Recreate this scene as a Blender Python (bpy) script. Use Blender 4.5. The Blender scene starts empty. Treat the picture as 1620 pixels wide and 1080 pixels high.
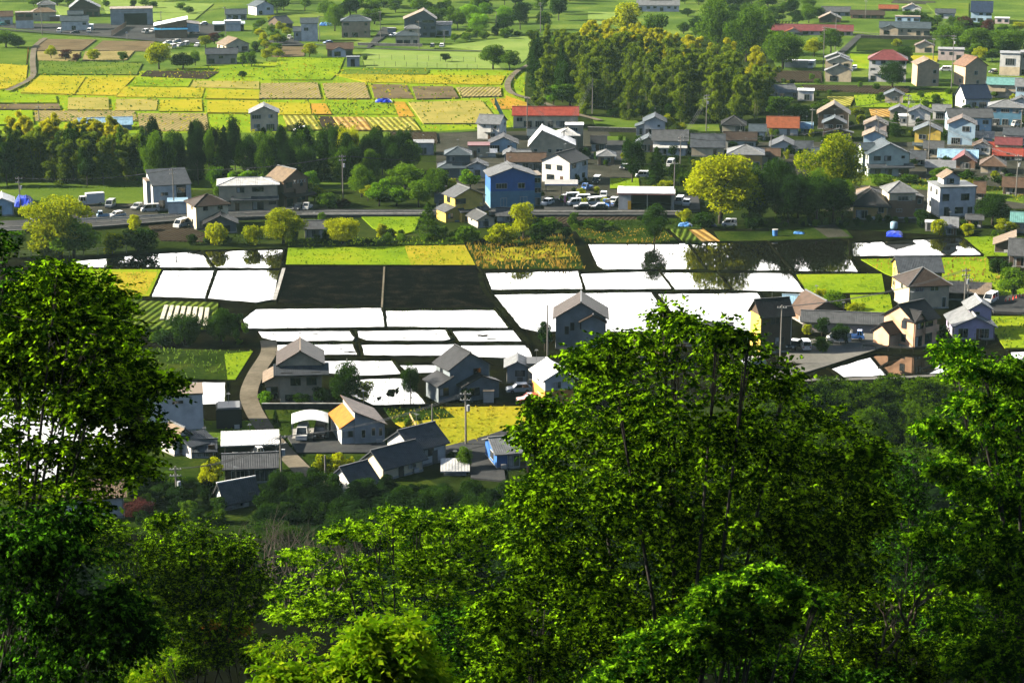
import bpy, math, random
import numpy as np
from mathutils import Vector, Matrix
R = math.radians
sc = bpy.context.scene
col = sc.collection
# ------------------------------------------------------------------ camera
FPX, CAMZ, PITCH = 3200.0, 91.0, R(14.42)
cd = bpy.data.cameras.new('camera')
cd.sensor_width = 36.0; cd.lens = FPX / 1620.0 * 36.0
cd.clip_start = 0.5; cd.clip_end = 6000
cam = bpy.data.objects.new('camera', cd); col.objects.link(cam)
cam.location = (0, 0, CAMZ); cam.rotation_euler = (R(90) - PITCH, 0, 0)
sc.camera = cam
# ------------------------------------------------------------------ light
SUN_AZ, SUN_EL = R(-88), R(27)          # azimuth from straight ahead (+Y), negative = to the left
w = bpy.data.worlds.new('World'); sc.world = w; w.use_nodes = True
nt = w.node_tree; bg = nt.nodes['Background']
sky = nt.nodes.new('ShaderNodeTexSky'); sky.sky_type = 'NISHITA'; sky.sun_disc = False
sky.sun_elevation = SUN_EL; sky.sun_rotation = SUN_AZ
sky.air_density = 0.8; sky.dust_density = 0.8; sky.ozone_density = 1.0
# added unseen sky glow straight ahead, shaped so the flooded paddies reflect white
tc = nt.nodes.new('ShaderNodeTexCoord'); sep = nt.nodes.new('ShaderNodeSeparateXYZ')
nt.links.new(tc.outputs['Generated'], sep.inputs[0])
mr = nt.nodes.new('ShaderNodeMapRange'); mr.inputs[1].default_value = 0.34; mr.inputs[2].default_value = 0.46
mr.inputs[3].default_value = 1.0; mr.inputs[4].default_value = 0.0; mr.clamp = True
nt.links.new(sep.outputs['Z'], mr.inputs[0])
mr2 = nt.nodes.new('ShaderNodeMapRange'); mr2.inputs[1].default_value = 0.74; mr2.inputs[2].default_value = 0.9; mr2.clamp = True
nt.links.new(sep.outputs['Y'], mr2.inputs[0])
mm = nt.nodes.new('ShaderNodeMath'); mm.operation = 'MULTIPLY'
nt.links.new(mr.outputs[0], mm.inputs[0]); nt.links.new(mr2.outputs[0], mm.inputs[1])
mix = nt.nodes.new('ShaderNodeMix'); mix.data_type = 'RGBA'
nt.links.new(mm.outputs[0], mix.inputs[0]); nt.links.new(sky.outputs[0], mix.inputs[6])
mix.inputs[7].default_value = (62.0, 60.0, 57.0, 1)
nt.links.new(mix.outputs[2], bg.inputs[0]); bg.inputs[1].default_value = 0.05
sd = bpy.data.lights.new('sun', 'SUN'); sd.energy = 5.0; sd.angle = R(0.5); sd.color = (1.0, 0.90, 0.72)
sun = bpy.data.objects.new('sun', sd); col.objects.link(sun)
dvec = Vector((math.sin(SUN_AZ) * math.cos(SUN_EL), math.cos(SUN_AZ) * math.cos(SUN_EL), math.sin(SUN_EL)))
sun.rotation_euler = dvec.to_track_quat('Z', 'Y').to_euler()
sc.view_settings.view_transform = 'Standard'; sc.view_settings.look = 'None'
sc.view_settings.exposure = 1.5; sc.view_settings.gamma = 1.0
sc.render.engine = 'CYCLES'
cy = sc.cycles
cy.use_denoising = True
try: cy.denoiser = 'OPENIMAGEDENOISE'
except Exception: pass
cy.max_bounces = 5; cy.diffuse_bounces = 0; cy.glossy_bounces = 3; cy.transmission_bounces = 3
cy.volume_bounces = 0; cy.transparent_max_bounces = 4; cy.sample_clamp_indirect = 4.0
cy.caustics_reflective = False; cy.caustics_refractive = False
# ------------------------------------------------------------------ helpers
CAM = Vector((0, 0, CAMZ))
FW = Vector((0, math.cos(PITCH), -math.sin(PITCH))); UPV = Vector((0, math.sin(PITCH), math.cos(PITCH)))
def ray(px, py):
    return FW + Vector((1, 0, 0)) * ((px - 810) / FPX) + UPV * ((540 - py) / FPX)
def G(px, py, z=0.0):                      # the ground point seen at a place of the photograph (1620 x 1080)
    d = ray(px, py); t = (z - CAMZ) / d.z
    return CAM + d * t
def atY(px, py, Y):
    d = ray(px, py); return CAM + d * (Y / d.y)
def scale_at(P): return FPX / (Vector(P) - CAM).dot(FW)     # photo pixels per metre
def az(px): return math.atan((px - 810) / FPX)
_HP = [(-60, 92), (0, 89.2), (25, 74.5), (60, 55), (100, 38), (150, 20), (200, 8), (250, 0), (400, 0)]
def hill(Y):
    return float(np.interp(Y, [p[0] for p in _HP], [p[1] for p in _HP]))

def tag(o, label=None, cat=None, group=None, kind=None):
    if label: o['label'] = label
    if cat: o['category'] = cat
    if group: o['group'] = group
    if kind: o['kind'] = kind
    return o
def empty(name, loc=(0, 0, 0), rz=0.0):
    o = bpy.data.objects.new(name, None); col.objects.link(o)
    o.location = loc; o.rotation_euler = (0, 0, rz); o.empty_display_size = 0.5
    return o
class MB:
    def __init__(s): s.v = []; s.f = []; s.uv = []
    def add(s, vs, fs, uvs=None):
        b = len(s.v); s.v += [tuple(p) for p in vs]
        for i, f in enumerate(fs):
            s.f.append([b + k for k in f]); s.uv.append(uvs[i] if uvs else None)
    def quad(s, a, b, c, d):
        A, B, D = Vector(a), Vector(b), Vector(d)
        u, v = (B - A).length, (D - A).length
        s.add([a, b, c, d], [[0, 1, 2, 3]], [[(0, 0), (u, 0), (u, v), (0, v)]])
    def box(s, cx, cy, cz, sx, sy, sz, rz=0.0):
        c, n = math.cos(rz), math.sin(rz); vs = []
        for dx, dy, dz in ((-1,-1,-1),(1,-1,-1),(1,1,-1),(-1,1,-1),(-1,-1,1),(1,-1,1),(1,1,1),(-1,1,1)):
            x, y = dx*sx/2, dy*sy/2
            vs.append((cx + x*c - y*n, cy + x*n + y*c, cz + dz*sz/2))
        s.add(vs, [[3,2,1,0],[4,5,6,7],[0,1,5,4],[1,2,6,5],[2,3,7,6],[3,0,4,7]])
    def prism(s, poly, z0, z1):            # poly ccw
        n = len(poly)
        vs = [(p[0], p[1], z0) for p in poly] + [(p[0], p[1], z1) for p in poly]
        s.add(vs, [list(range(n))[::-1], list(range(n, 2*n))] + [[i, (i+1) % n, n+(i+1) % n, n+i] for i in range(n)])
    def extr(s, prof, y0, y1, y0b=None):   # profile in x-z, extruded along y
        n = len(prof)
        vs = [(p[0], y0, p[1]) for p in prof] + [(p[0], y1, p[1]) for p in prof]
        s.add(vs, [list(range(n)), list(range(n, 2*n))[::-1]] + [[(i+1) % n, i, n+i, n+(i+1) % n] for i in range(n)])
    def tube(s, pts, rads, n=6):
        b = len(s.v); pts = [Vector(p) for p in pts]
        for i, p in enumerate(pts):
            t = (pts[min(i+1, len(pts)-1)] - pts[max(i-1, 0)]).normalized()
            a = t.orthogonal().normalized(); c = t.cross(a)
            for k in range(n):
                an = 2*math.pi*k/n; q = p + (a*math.cos(an) + c*math.sin(an)) * rads[i]
                s.v.append(tuple(q))
        for i in range(len(pts)-1):
            for k in range(n):
                s.f.append([b+i*n+k, b+i*n+(k+1) % n, b+(i+1)*n+(k+1) % n, b+(i+1)*n+k]); s.uv.append(None)
        s.f.append([b+k for k in range(n)][::-1]); s.uv.append(None)
        e = b+(len(pts)-1)*n; s.f.append([e+k for k in range(n)]); s.uv.append(None)
    def cyl(s, c0, c1, r, n=10): s.tube([c0, c1], [r, r], n)
    def mesh(s, name, m, smooth=False):
        me = bpy.data.meshes.new(name); me.from_pydata(s.v, [], s.f)
        if any(u is not None for u in s.uv):
            L = me.uv_layers.new(name='uv'); i = 0
            for f, u in zip(s.f, s.uv):
                for k in range(len(f)):
                    L.data[i].uv = u[k] if u else (0, 0); i += 1
        if smooth: me.polygons.foreach_set('use_smooth', [True]*len(me.polygons))
        if m is not None: me.materials.append(m)
        me.update(); return me
    def build(s, name, m, parent=None, loc=None, rz=None, smooth=False):
        return link(name, s.mesh(name, m, smooth), parent, loc, rz)
def link(name, me, parent=None, loc=None, rz=None):
    o = bpy.data.objects.new(name, me); col.objects.link(o)
    if parent: o.parent = parent
    if loc is not None: o.location = loc
    if rz is not None: o.rotation_euler = (0, 0, rz)
    return o

# ------------------------------------------------------------------ materials
_M = {}
def lin(c):
    return tuple(x/12.92 if x <= 0.04045 else ((x+0.055)/1.055)**2.4 for x in c)
def node(nt, t, **kw):
    n = nt.nodes.new(t)
    for k, v in kw.items(): setattr(n, k, v)
    return n
def noise(nt, scale, detail=4, coord='Object', vec=None, rough=0.6):
    n = node(nt, 'ShaderNodeTexNoise'); n.inputs['Scale'].default_value = scale; n.inputs['Detail'].default_value = detail
    n.inputs['Roughness'].default_value = rough
    if vec is None:
        t = node(nt, 'ShaderNodeTexCoord'); vec = t.outputs[coord]
    nt.links.new(vec, n.inputs['Vector']); return n
def ramp(nt, fac, stops):
    r = node(nt, 'ShaderNodeValToRGB'); e = r.color_ramp.elements
    while len(e) < len(stops): e.new(0.5)
    for k, (p, c) in enumerate(stops): e[k].position = p; e[k].color = (*c, 1)
    nt.links.new(fac, r.inputs[0]); return r
def bump(nt, h, strength, dist, bs):
    b = node(nt, 'ShaderNodeBump'); b.inputs['Strength'].default_value = strength; b.inputs['Distance'].default_value = dist
    nt.links.new(h, b.inputs['Height']); nt.links.new(b.outputs[0], bs.inputs['Normal'])
def base(name):
    m = bpy.data.materials.new(name); m.use_nodes = True
    return m, m.node_tree, m.node_tree.nodes['Principled BSDF']
def paint(c, rough=0.6, var=0.15, scale=0.9, name='paint', metal=0.0):     # painted / rendered surface with soft weathering
    k = ('paint', c, rough, var, metal)
    if k in _M: return _M[k]
    m, nt, bs = base(name); n = noise(nt, scale, 5)
    d = tuple(x*(1-var*1.6) for x in c); l = tuple(min(1, x*(1+var*0.6)) for x in c)
    r = ramp(nt, n.outputs[0], [(0.3, d), (0.62, l)]); nt.links.new(r.outputs[0], bs.inputs['Base Color'])
    bs.inputs['Roughness'].default_value = rough; bs.inputs['Metallic'].default_value = metal
    _M[k] = m; return m
def siding(c, name='siding'):
    k = ('siding', c)
    if k in _M: return _M[k]
    m, nt, bs = base(name); n = noise(nt, 0.7, 6)
    r = ramp(nt, n.outputs[0], [(0.3, tuple(x*0.78 for x in c)), (0.65, tuple(min(1, x*1.06) for x in c))])
    nt.links.new(r.outputs[0], bs.inputs['Base Color'])
    wv = node(nt, 'ShaderNodeTexWave', bands_direction='Z'); wv.inputs['Scale'].default_value = 1.1; wv.inputs['Distortion'].default_value = 0
    t = node(nt, 'ShaderNodeTexCoord'); nt.links.new(t.outputs['Object'], wv.inputs['Vector'])
    bump(nt, wv.outputs[0], 0.35, 0.03, bs); bs.inputs['Roughness'].default_value = 0.7
    _M[k] = m; return m
def rooftile(c, period=0.3, rough=0.45, rows=True, name='roof_tiles', spec=0.5):
    k = ('tile', c, period, rough, rows)
    if k in _M: return _M[k]
    m, nt, bs = base(name)
    t = node(nt, 'ShaderNodeTexCoord'); uv = t.outputs['UV']
    n = noise(nt, 0.8, 5, vec=uv); n2 = noise(nt, 7.0, 2, vec=uv)
    r = ramp(nt, n.outputs[0], [(0.3, tuple(x*0.62 for x in c)), (0.7, tuple(min(1, x*1.2) for x in c))])
    r2 = ramp(nt, n2.outputs[0], [(0.3, (0.72,)*3), (0.7, (1.1,)*3)])
    mx = node(nt, 'ShaderNodeMix', data_type='RGBA', blend_type='MULTIPLY'); mx.inputs[0].default_value = 1
    nt.links.new(r.outputs[0], mx.inputs[6]); nt.links.new(r2.outputs[0], mx.inputs[7]); nt.links.new(mx.outputs[2], bs.inputs['Base Color'])
    w1 = node(nt, 'ShaderNodeTexWave', bands_direction='X'); w1.inputs['Scale'].default_value = 0.314/period
    nt.links.new(uv, w1.inputs['Vector']); h = w1.outputs[0]
    if rows:
        w2 = node(nt, 'ShaderNodeTexWave', bands_direction='Y', wave_profile='SAW'); w2.inputs['Scale'].default_value = 0.314/period*1.0
        nt.links.new(uv, w2.inputs['Vector'])
        ad = node(nt, 'ShaderNodeMath', operation='ADD'); nt.links.new(w1.outputs[0], ad.inputs[0]); nt.links.new(w2.outputs[0], ad.inputs[1]); h = ad.outputs[0]
    bump(nt, h, 0.6, 0.05, bs); bs.inputs['Roughness'].default_value = rough
    bs.inputs['Specular IOR Level'].default_value = spec
    _M[k] = m; return m
def soil(name, a, b, c=None, sc1=0.12, sc2=1.6, bmp=0.7, dist=0.25, rows=None, rough=0.95):
    k = ('soil', name)
    if k in _M: return _M[k]
    m, nt, bs = base(name); t = node(nt, 'ShaderNodeTexCoord'); P = t.outputs['Object']
    n1 = noise(nt, sc1, 4, vec=P); n2 = noise(nt, sc2, 6, vec=P, rough=0.75)
    ad = node(nt, 'ShaderNodeMath', operation='MULTIPLY_ADD'); ad.inputs[1].default_value = 0.6
    nt.links.new(n1.outputs[0], ad.inputs[0])
    m2 = node(nt, 'ShaderNodeMath', operation='MULTIPLY'); m2.inputs[1].default_value = 0.45; nt.links.new(n2.outputs[0], m2.inputs[0])
    nt.links.new(m2.outputs[0], ad.inputs[2])
    st = [(0.36, a), (0.66, b)] if c is None else [(0.36, a), (0.53, b), (0.68, c)]
    r = ramp(nt, ad.outputs[0], st); out = r.outputs[0]; hgt = n2.outputs[0]
    if rows:                                # (angle, period, contrast)
        an, per, con = rows
        mp = node(nt, 'ShaderNodeMapping'); mp.inputs['Rotation'].default_value = (0, 0, an); nt.links.new(P, mp.inputs['Vector'])
        wv = node(nt, 'ShaderNodeTexWave', bands_direction='X'); wv.inputs['Scale'].default_value = 0.314/per
        wv.inputs['Distortion'].default_value = 1.2; wv.inputs['Detail'].default_value = 2; wv.inputs['Detail Scale'].default_value = 0.6
        nt.links.new(mp.outputs[0], wv.inputs['Vector'])
        r2 = ramp(nt, wv.outputs[0], [(0.2, (con,)*3), (0.7, (1.05,)*3)])
        mx = node(nt, 'ShaderNodeMix', data_type='RGBA', blend_type='MULTIPLY'); mx.inputs[0].default_value = 1
        nt.links.new(out, mx.inputs[6]); nt.links.new(r2.outputs[0], mx.inputs[7]); out = mx.outputs[2]
        a2 = node(nt, 'ShaderNodeMath', operation='ADD'); nt.links.new(hgt, a2.inputs[0]); nt.links.new(wv.outputs[0], a2.inputs[1]); hgt = a2.outputs[0]
    nt.links.new(out, bs.inputs['Base Color']); bs.inputs['Roughness'].default_value = rough
    bs.inputs['Specular IOR Level'].default_value = 0.0
    bump(nt, hgt, bmp, dist, bs); _M[k] = m; return m
def leafmat(name, a, b, trans=0.45, sc1=1.6, tint=None, pos=(.42, .78), ow=.22):
    k = ('leaf', name)
    if k in _M: return _M[k]
    m, nt, bs = base(name)
    t = node(nt, 'ShaderNodeTexCoord'); n = noise(nt, sc1, 3, vec=t.outputs['Object'])
    oi = node(nt, 'ShaderNodeObjectInfo')
    ad = node(nt, 'ShaderNodeMath', operation='MULTIPLY_ADD'); ad.inputs[1].default_value = ow; nt.links.new(oi.outputs['Random'], ad.inputs[0])
    nt.links.new(n.outputs[0], ad.inputs[2])
    r = ramp(nt, ad.outputs[0], [(pos[0], a), (pos[1], b)])
    nt.links.new(r.outputs[0], bs.inputs['Base Color']); bs.inputs['Roughness'].default_value = 0.55
    bs.inputs['Specular IOR Level'].default_value = 0.0
    tr = node(nt, 'ShaderNodeBsdfTranslucent')
    if tint:
        mx = node(nt, 'ShaderNodeMix', data_type='RGBA', blend_type='MULTIPLY'); mx.inputs[0].default_value = 1
        nt.links.new(r.outputs[0], mx.inputs[6]); mx.inputs[7].default_value = (*tint, 1); nt.links.new(mx.outputs[2], tr.inputs[0])
    else: nt.links.new(r.outputs[0], tr.inputs[0])
    ms = node(nt, 'ShaderNodeMixShader'); ms.inputs[0].default_value = trans
    nt.links.new(bs.outputs[0], ms.inputs[1]); nt.links.new(tr.outputs[0], ms.inputs[2])
    nt.links.new(ms.outputs[0], nt.nodes['Material Output'].inputs['Surface'])
    _M[k] = m; return m
def glass():
    k = 'glass'
    if k in _M: return _M[k]
    m, nt, bs = base('window_glass'); n = noise(nt, 0.35, 2)
    r = ramp(nt, n.outputs[0], [(0.4, (0.008, 0.012, 0.018)), (0.6, (0.04, 0.05, 0.06))]); nt.links.new(r.outputs[0], bs.inputs['Base Color'])
    bs.inputs['Roughness'].default_value = 0.08; _M[k] = m; return m
def water():
    k = 'water'
    if k in _M: return _M[k]
    m, nt, bs = base('paddy_water'); bs.inputs['Base Color'].default_value = (0.006, 0.006, 0.004, 1)
    bs.inputs['Roughness'].default_value = 0.02; bs.inputs['IOR'].default_value = 1.33
    n = noise(nt, 0.8, 4); bump(nt, n.outputs[0], 0.06, 0.05, bs)
    _M[k] = m; return m
# ------------------------------------------------------------------ setting: ground, fields, water, roads
rnd = random.Random(7); NR = np.random.default_rng(7)
MAT = dict(
 earth=soil('ground_earth', (0.010,0.018,0.004), (0.026,0.042,0.007), (0.05,0.065,0.014), 0.03, 0.7, 0.8, 0.35),
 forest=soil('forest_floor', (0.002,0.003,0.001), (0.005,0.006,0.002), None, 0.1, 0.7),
 bright=soil('meadow_bright', (0.085,0.17,0.008), (0.20,0.30,0.012), (0.30,0.33,0.016), 0.05, 1.3, 0.9, 0.35),
 yellow=soil('meadow_yellow', (0.22,0.25,0.014), (0.34,0.31,0.020), (0.44,0.33,0.030), 0.06, 1.3, 0.9, 0.35),
 orange=soil('dry_grass', (0.22,0.17,0.02), (0.42,0.25,0.03), (0.5,0.24,0.05), 0.12, 1.6, 0.9, 0.3),
 up=soil('hill_meadow', (0.035,0.075,0.012), (0.09,0.15,0.024), (0.19,0.24,0.04), 0.035, 0.8, 0.9, 0.35),
 mid=soil('meadow_mid', (0.05,0.10,0.012), (0.10,0.16,0.02), (0.16,0.2,0.03), 0.05, 1.2, 0.9, 0.35),
 pale=soil('meadow_pale', (0.12,0.19,0.04), (0.19,0.27,0.06), (0.24,0.29,0.08), 0.05, 1.0, 0.7, 0.25),
 dark=soil('rough_grass', (0.008,0.018,0.003), (0.026,0.05,0.006), (0.07,0.09,0.012), 0.10, 1.4, 1.0, 0.4),
 tan=soil('stubble', (0.19,0.16,0.06), (0.29,0.24,0.10), (0.36,0.29,0.12), 0.10, 2.2, 0.9, 0.2, (R(8), 1.4, 0.72)),
 tan2=soil('stubble_green', (0.20,0.20,0.04), (0.31,0.27,0.07), (0.38,0.31,0.08), 0.10, 2.0, 0.9, 0.2),
 brown=soil('tilled_brown', (0.10,0.075,0.045), (0.17,0.13,0.075), (0.23,0.18,0.10), 0.10, 2.0, 0.9, 0.2, (R(70), 1.6, 0.7)),
 dbrown=soil('tilled_dark', (0.035,0.027,0.02), (0.07,0.055,0.038), None, 0.10, 2.0, 0.9, 0.25, (R(20), 1.1, 0.65)),
 black=soil('wet_black_soil', (0.001,0.001,0.0012), (0.003,0.003,0.003), (0.022,0.018,0.012), 0.25, 2.5, 0.8, 0.15),
 bank=soil('bank_mud', (0.003,0.003,0.002), (0.007,0.007,0.003), (0.016,0.022,0.005), 0.2, 1.5, 0.9, 0.3),
 rows=soil('crop_rows', (0.05,0.09,0.012), (0.10,0.15,0.02), (0.16,0.2,0.03), 0.2, 2.0, 1.0, 0.3, (R(10), 1.5, 0.35)),
 rowsy=soil('crop_rows_yellow', (0.22,0.22,0.03), (0.36,0.34,0.06), (0.5,0.45,0.16), 0.2, 2.0, 0.8, 0.2, (R(-12), 1.8, 0.5)),
 rowso=soil('crop_rows_orange', (0.30,0.17,0.04), (0.46,0.28,0.08), (0.55,0.42,0.2), 0.2, 2.0, 0.8, 0.2, (R(-12), 1.9, 0.5)),
 asph=soil('asphalt', (0.035,0.037,0.042), (0.06,0.062,0.065), (0.09,0.09,0.085), 0.08, 1.5, 0.25, 0.03),
 gravel=soil('gravel_yard', (0.022,0.026,0.016), (0.05,0.05,0.04), (0.10,0.095,0.075), 0.10, 2.5, 0.5, 0.08),
 dirt=soil('dirt_track', (0.10,0.085,0.06), (0.16,0.14,0.105), (0.22,0.19,0.14), 0.15, 1.6, 0.6, 0.12),
 lane=soil('lane_concrete', (0.10,0.10,0.09), (0.17,0.165,0.15), (0.22,0.21,0.19), 0.1, 1.5, 0.3, 0.04),
 conc=paint((0.36,0.35,0.32), 0.85, 0.3, name='concrete'),
)
def ccw(P):
    a = sum(P[i][0]*P[(i+1) % len(P)][1] - P[(i+1) % len(P)][0]*P[i][1] for i in range(len(P)))
    return P if a > 0 else P[::-1]
def gpoly(px, z=0.0): return ccw([(G(x, y, z).x, G(x, y, z).y) for x, y in px])
def st(o): o['kind'] = 'structure'; return o
# one sheet: the hillside under the viewer and the valley floor
ys = list(np.arange(-60, 262, 6.0)) + list(np.arange(270, 1000, 30.0)) + [1050, 1150, 1300, 1500]
xs = list(np.arange(-640, 641, 16.0))
gv = []
for y in ys:
    for x in xs:
        z = hill(y + 5*math.sin(x*0.05) + 3*math.sin(x*0.021+1)) if y < 245 else (hill(y) if y < 255 else 0.0)
        gv.append((x, y, z))
nx = len(xs)
gf = [[j*nx+i, j*nx+i+1, (j+1)*nx+i+1, (j+1)*nx+i] for j in range(len(ys)-1) for i in range(nx-1)]
gb = MB(); gb.v = gv; gb.f = gf; gb.uv = [None]*len(gf)
ground = st(gb.build('ground', MAT['earth'], smooth=True))
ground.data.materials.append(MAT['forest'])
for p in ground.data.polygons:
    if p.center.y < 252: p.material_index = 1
_zc = [0]
def field(px, mat, z=None, name='field'):
    if z is None:
        _zc[0] += 1; z = 0.06 + 0.011*(_zc[0] % 40)
    b = MB(); b.prism(gpoly(px, z), -0.2, z)
    return st(b.build(name, MAT[mat]))
def tile(ox, oy, pts): return [(ox + x/4.0, oy + y/4.0) for x, y in pts]
def strip(px, wid, mat, z, name='road', kerb=None):          # px polyline, width in metres
    P = [G(x, y, z) for x, y in px]; out = []
    for i in range(len(P)-1):                                  # gentle subdivision
        for k in range(6): out.append(P[i].lerp(P[i+1], k/6))
    out.append(P[-1])
    for _ in range(6):
        out = [out[0]] + [(out[i-1] + out[i]*2 + out[i+1])/4 for i in range(1, len(out)-1)] + [out[-1]]
    def off(k):
        r = []
        for i, p in enumerate(out):
            t = (out[min(i+1, len(out)-1)] - out[max(i-1, 0)]).normalized(); r.append(p + Vector((-t.y, t.x, 0))*k)
        return r
    b = MB(); L, Q = off(wid/2), off(-wid/2); n = len(out)
    b.add(L + Q, [[n+i, n+i+1, i+1, i] for i in range(n-1)])
    o = st(b.build(name, MAT[mat]))
    if kerb:
        for s in (1, -1):
            k = MB(); A, B2 = off(s*wid/2), off(s*(wid/2+0.18)); C2 = [p + Vector((0,0,0.12)) for p in A]; D2 = [p + Vector((0,0,0.12)) for p in B2]
            k.add(A+B2+C2+D2, [[2*n+i, 2*n+i+1, 3*n+i+1, 3*n+i] for i in range(n-1)] + [[i, i+1, 2*n+i+1, 2*n+i] for i in range(n-1)] + [[n+i, n+i+1, 3*n+i+1, 3*n+i] for i in range(n-1)])
            st(k.build('kerb', MAT['conc']))
    return o
def inside_pts(poly, n):
    P = np.array(poly); lo, hi = P.min(0), P.max(0); out = np.zeros((0, 2))
    while len(out) < n:
        q = NR.uniform(lo, hi, (n*2, 2)); c = np.zeros(len(q), bool); j = len(P)-1
        for i in range(len(P)):
            a, b = P[i], P[j]
            k = ((a[1] > q[:, 1]) != (b[1] > q[:, 1])) & (q[:, 0] < (b[0]-a[0])*(q[:, 1]-a[1])/(b[1]-a[1]+1e-12)+a[0])
            c ^= k; j = i
        out = np.vstack([out, q[c]])
    return out[:n]
def quads_object(name, V, m, parent=None):                    # V: (n,4,3) leaf or blade quads
    n = len(V); me = bpy.data.meshes.new(name)
    me.vertices.add(n*4); me.vertices.foreach_set('co', V.astype(np.float32).ravel())
    me.loops.add(n*4); me.loops.foreach_set('vertex_index', np.arange(n*4, dtype=np.int32))
    me.polygons.add(n); me.polygons.foreach_set('loop_start', np.arange(0, n*4, 4, dtype=np.int32))
    me.materials.append(m); me.update(calc_edges=True)
    return me
GRASS = dict(
 bright=leafmat('grass_blades_bright', (0.10,0.20,0.006), (0.24,0.34,0.012), 0.5, 0.15),
 yellow=leafmat('grass_blades_yellow', (0.24,0.28,0.012), (0.42,0.34,0.02), 0.5, 0.15),
 dark=leafmat('grass_blades_dark', (0.02,0.045,0.005), (0.07,0.11,0.012), 0.4, 0.2),
 mid=leafmat('grass_blades_mid', (0.05,0.11,0.010), (0.12,0.2,0.02), 0.45, 0.15),
 orange=leafmat('grass_blades_dry', (0.20,0.17,0.02), (0.42,0.26,0.04), 0.45, 0.2))
def grass(px, mat, dens=0.6, h=0.35, wdt=0.5, name='grass', z=0.0):
    poly = gpoly(px, z); A = np.array(poly)
    area = 0.5*abs(np.dot(A[:, 0], np.roll(A[:, 1], -1)) - np.dot(np.roll(A[:, 0], -1), A[:, 1]))
    n = int(min(16000, max(60, area*dens))); p = inside_pts(poly, n)
    # blades gather in tussocks
    f = np.sin(p[:, 0]*0.7+np.sin(p[:, 1]*0.4)*2)*np.sin(p[:, 1]*0.35+p[:, 0]*0.2); keep = NR.uniform(-1.4, 1, n) < f; p = p[keep]; n = len(p)
    a = NR.uniform(0, 2*np.pi, n); u = np.stack([np.cos(a), np.sin(a), 0*a], 1)*(NR.uniform(0.4, 1, n)*wdt/2)[:, None]
    hh = NR.uniform(0.4, 1.0, n)*h; lean = np.stack([NR.normal(0, .35, n)*hh, NR.normal(0, .35, n)*hh, hh], 1)
    B = np.stack([p[:, 0], p[:, 1], np.full(n, z-0.03)], 1)
    V = np.stack([B-u, B+u, B+u*0.5+lean, B-u*0.6+lean*0.9], 1)
    o = link(name, quads_object(name, V, GRASS[mat])); o['kind'] = 'stuff'; return o
def bank(poly, h=0.3, wd=0.42, z=0.0):
    n = len(poly); pts = []
    for i in range(n):
        a, b = Vector(poly[i]), Vector(poly[(i+1) % n]); k = max(2, int((b-a).length/1.6))
        for j in range(k): pts.append(a.lerp(b, j/k))
    m = len(pts); b = MB(); rings = []
    hj = rnd.uniform(0, 0.05)
    off = [0.0]*m
    for (o_, zz) in ((wd+0.25, z-0.1), (wd*0.7, z+h+hj), (0.02, z+h*0.85+hj), (-0.22, z-0.1)):
        r = []
        for i in range(m):
            t = (pts[(i+1) % m] - pts[i-1]).normalized(); nn = Vector((t.y, -t.x))
            q = pts[i] + nn*(o_ + rnd.uniform(-.09, .09)); r.append((q.x, q.y, zz + (rnd.uniform(-.06, .06) if zz > z else 0)))
        rings.append(r)
    vs = sum(rings, [])
    b.add(vs, [[k*m+i, k*m+(i+1) % m, (k+1)*m+(i+1) % m, (k+1)*m+i] for k in range(3) for i in range(m)])
    return st(b.build('field_bank', MAT['bank']))
def paddy(px, h=0.28, wd=0.35):
    P = gpoly(px, 0.08); b = MB(); b.add([(x, y, 0.08) for x, y in P], [list(range(len(P)))])
    st(b.build('paddy_water', water())); bank(P, h, wd)

# --- valley floor near the paddies
field([(-200,415),(452,392),(460,385),(740,380),(925,365),(1300,360),(1620,380),(1800,420),(1800,640),(1250,620),(860,690),(300,690),(-200,800)], 'bank', 0.02, 'paddy_ground')
P_ = [
 [(115,413),(240,401),(318,397),(337,424),(120,424)], [(322,397),(450,394),(443,425),(341,424)],
 [(258,427),(339,427),(324,473),(239,470)], [(344,427),(443,426),(432,475),(405,480),(328,473)],
 [(384,505),(405,488),(604,486),(610,518),(390,521)], [(610,490),(782,489),(806,520),(612,518)],
 [(407,523),(552,522),(562,534),(558,540),(435,541),(415,535)], [(565,522),(704,520),(714,537),(702,540),(580,540),(567,534)],
 [(714,523),(812,521),(832,541),(727,541)], [(430,544),(558,543),(566,562),(440,563)],
 [(571,544),(718,543),(733,564),(576,563)], [(726,545),(835,545),(843,567),(744,566)],
 [(500,569),(620,569),(637,593),(560,596),(500,590)], [(550,599),(640,597),(676,640),(590,642),(552,625)],
 [(630,576),(690,576),(700,590),(645,592)],
 [(767,431),(914,428),(924,458),(778,459)], [(918,432),(1042,428),(1064,458),(926,459)],
 [(1046,430),(1134,430),(1158,459),(1068,459)], [(1138,431),(1250,431),(1275,463),(1162,460)],
 [(780,465),(1030,461),(1072,525),(850,526),(825,520)], [(1040,464),(1198,462),(1232,512),(1235,525),(1085,525)],
 [(929,385),(1087,384),(1116,427),(955,427),(945,422)], [(1091,384),(1213,382),(1252,429),(1120,428)],
 [(1217,383),(1330,379),(1342,381),(1344,405),(1358,431),(1257,430)], [(1347,384),(1520,375),(1555,404),(1350,406)],
 [(1312,583),(1385,561),(1520,563),(1545,575),(1540,590),(1335,598)], [(1598,556),(1700,550),(1710,585),(1606,585)],
 [(208,603),(357,603),(356,641),(210,641)], [(-120,610),(203,606),(203,700),(60,765),(-120,780)]]
for q in P_: paddy(q)
field([(452,421),(607,421),(603,485),(440,480)], 'black', 0.09); field([(611,421),(755,421),(785,487),(607,487)], 'black', 0.085)
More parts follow.
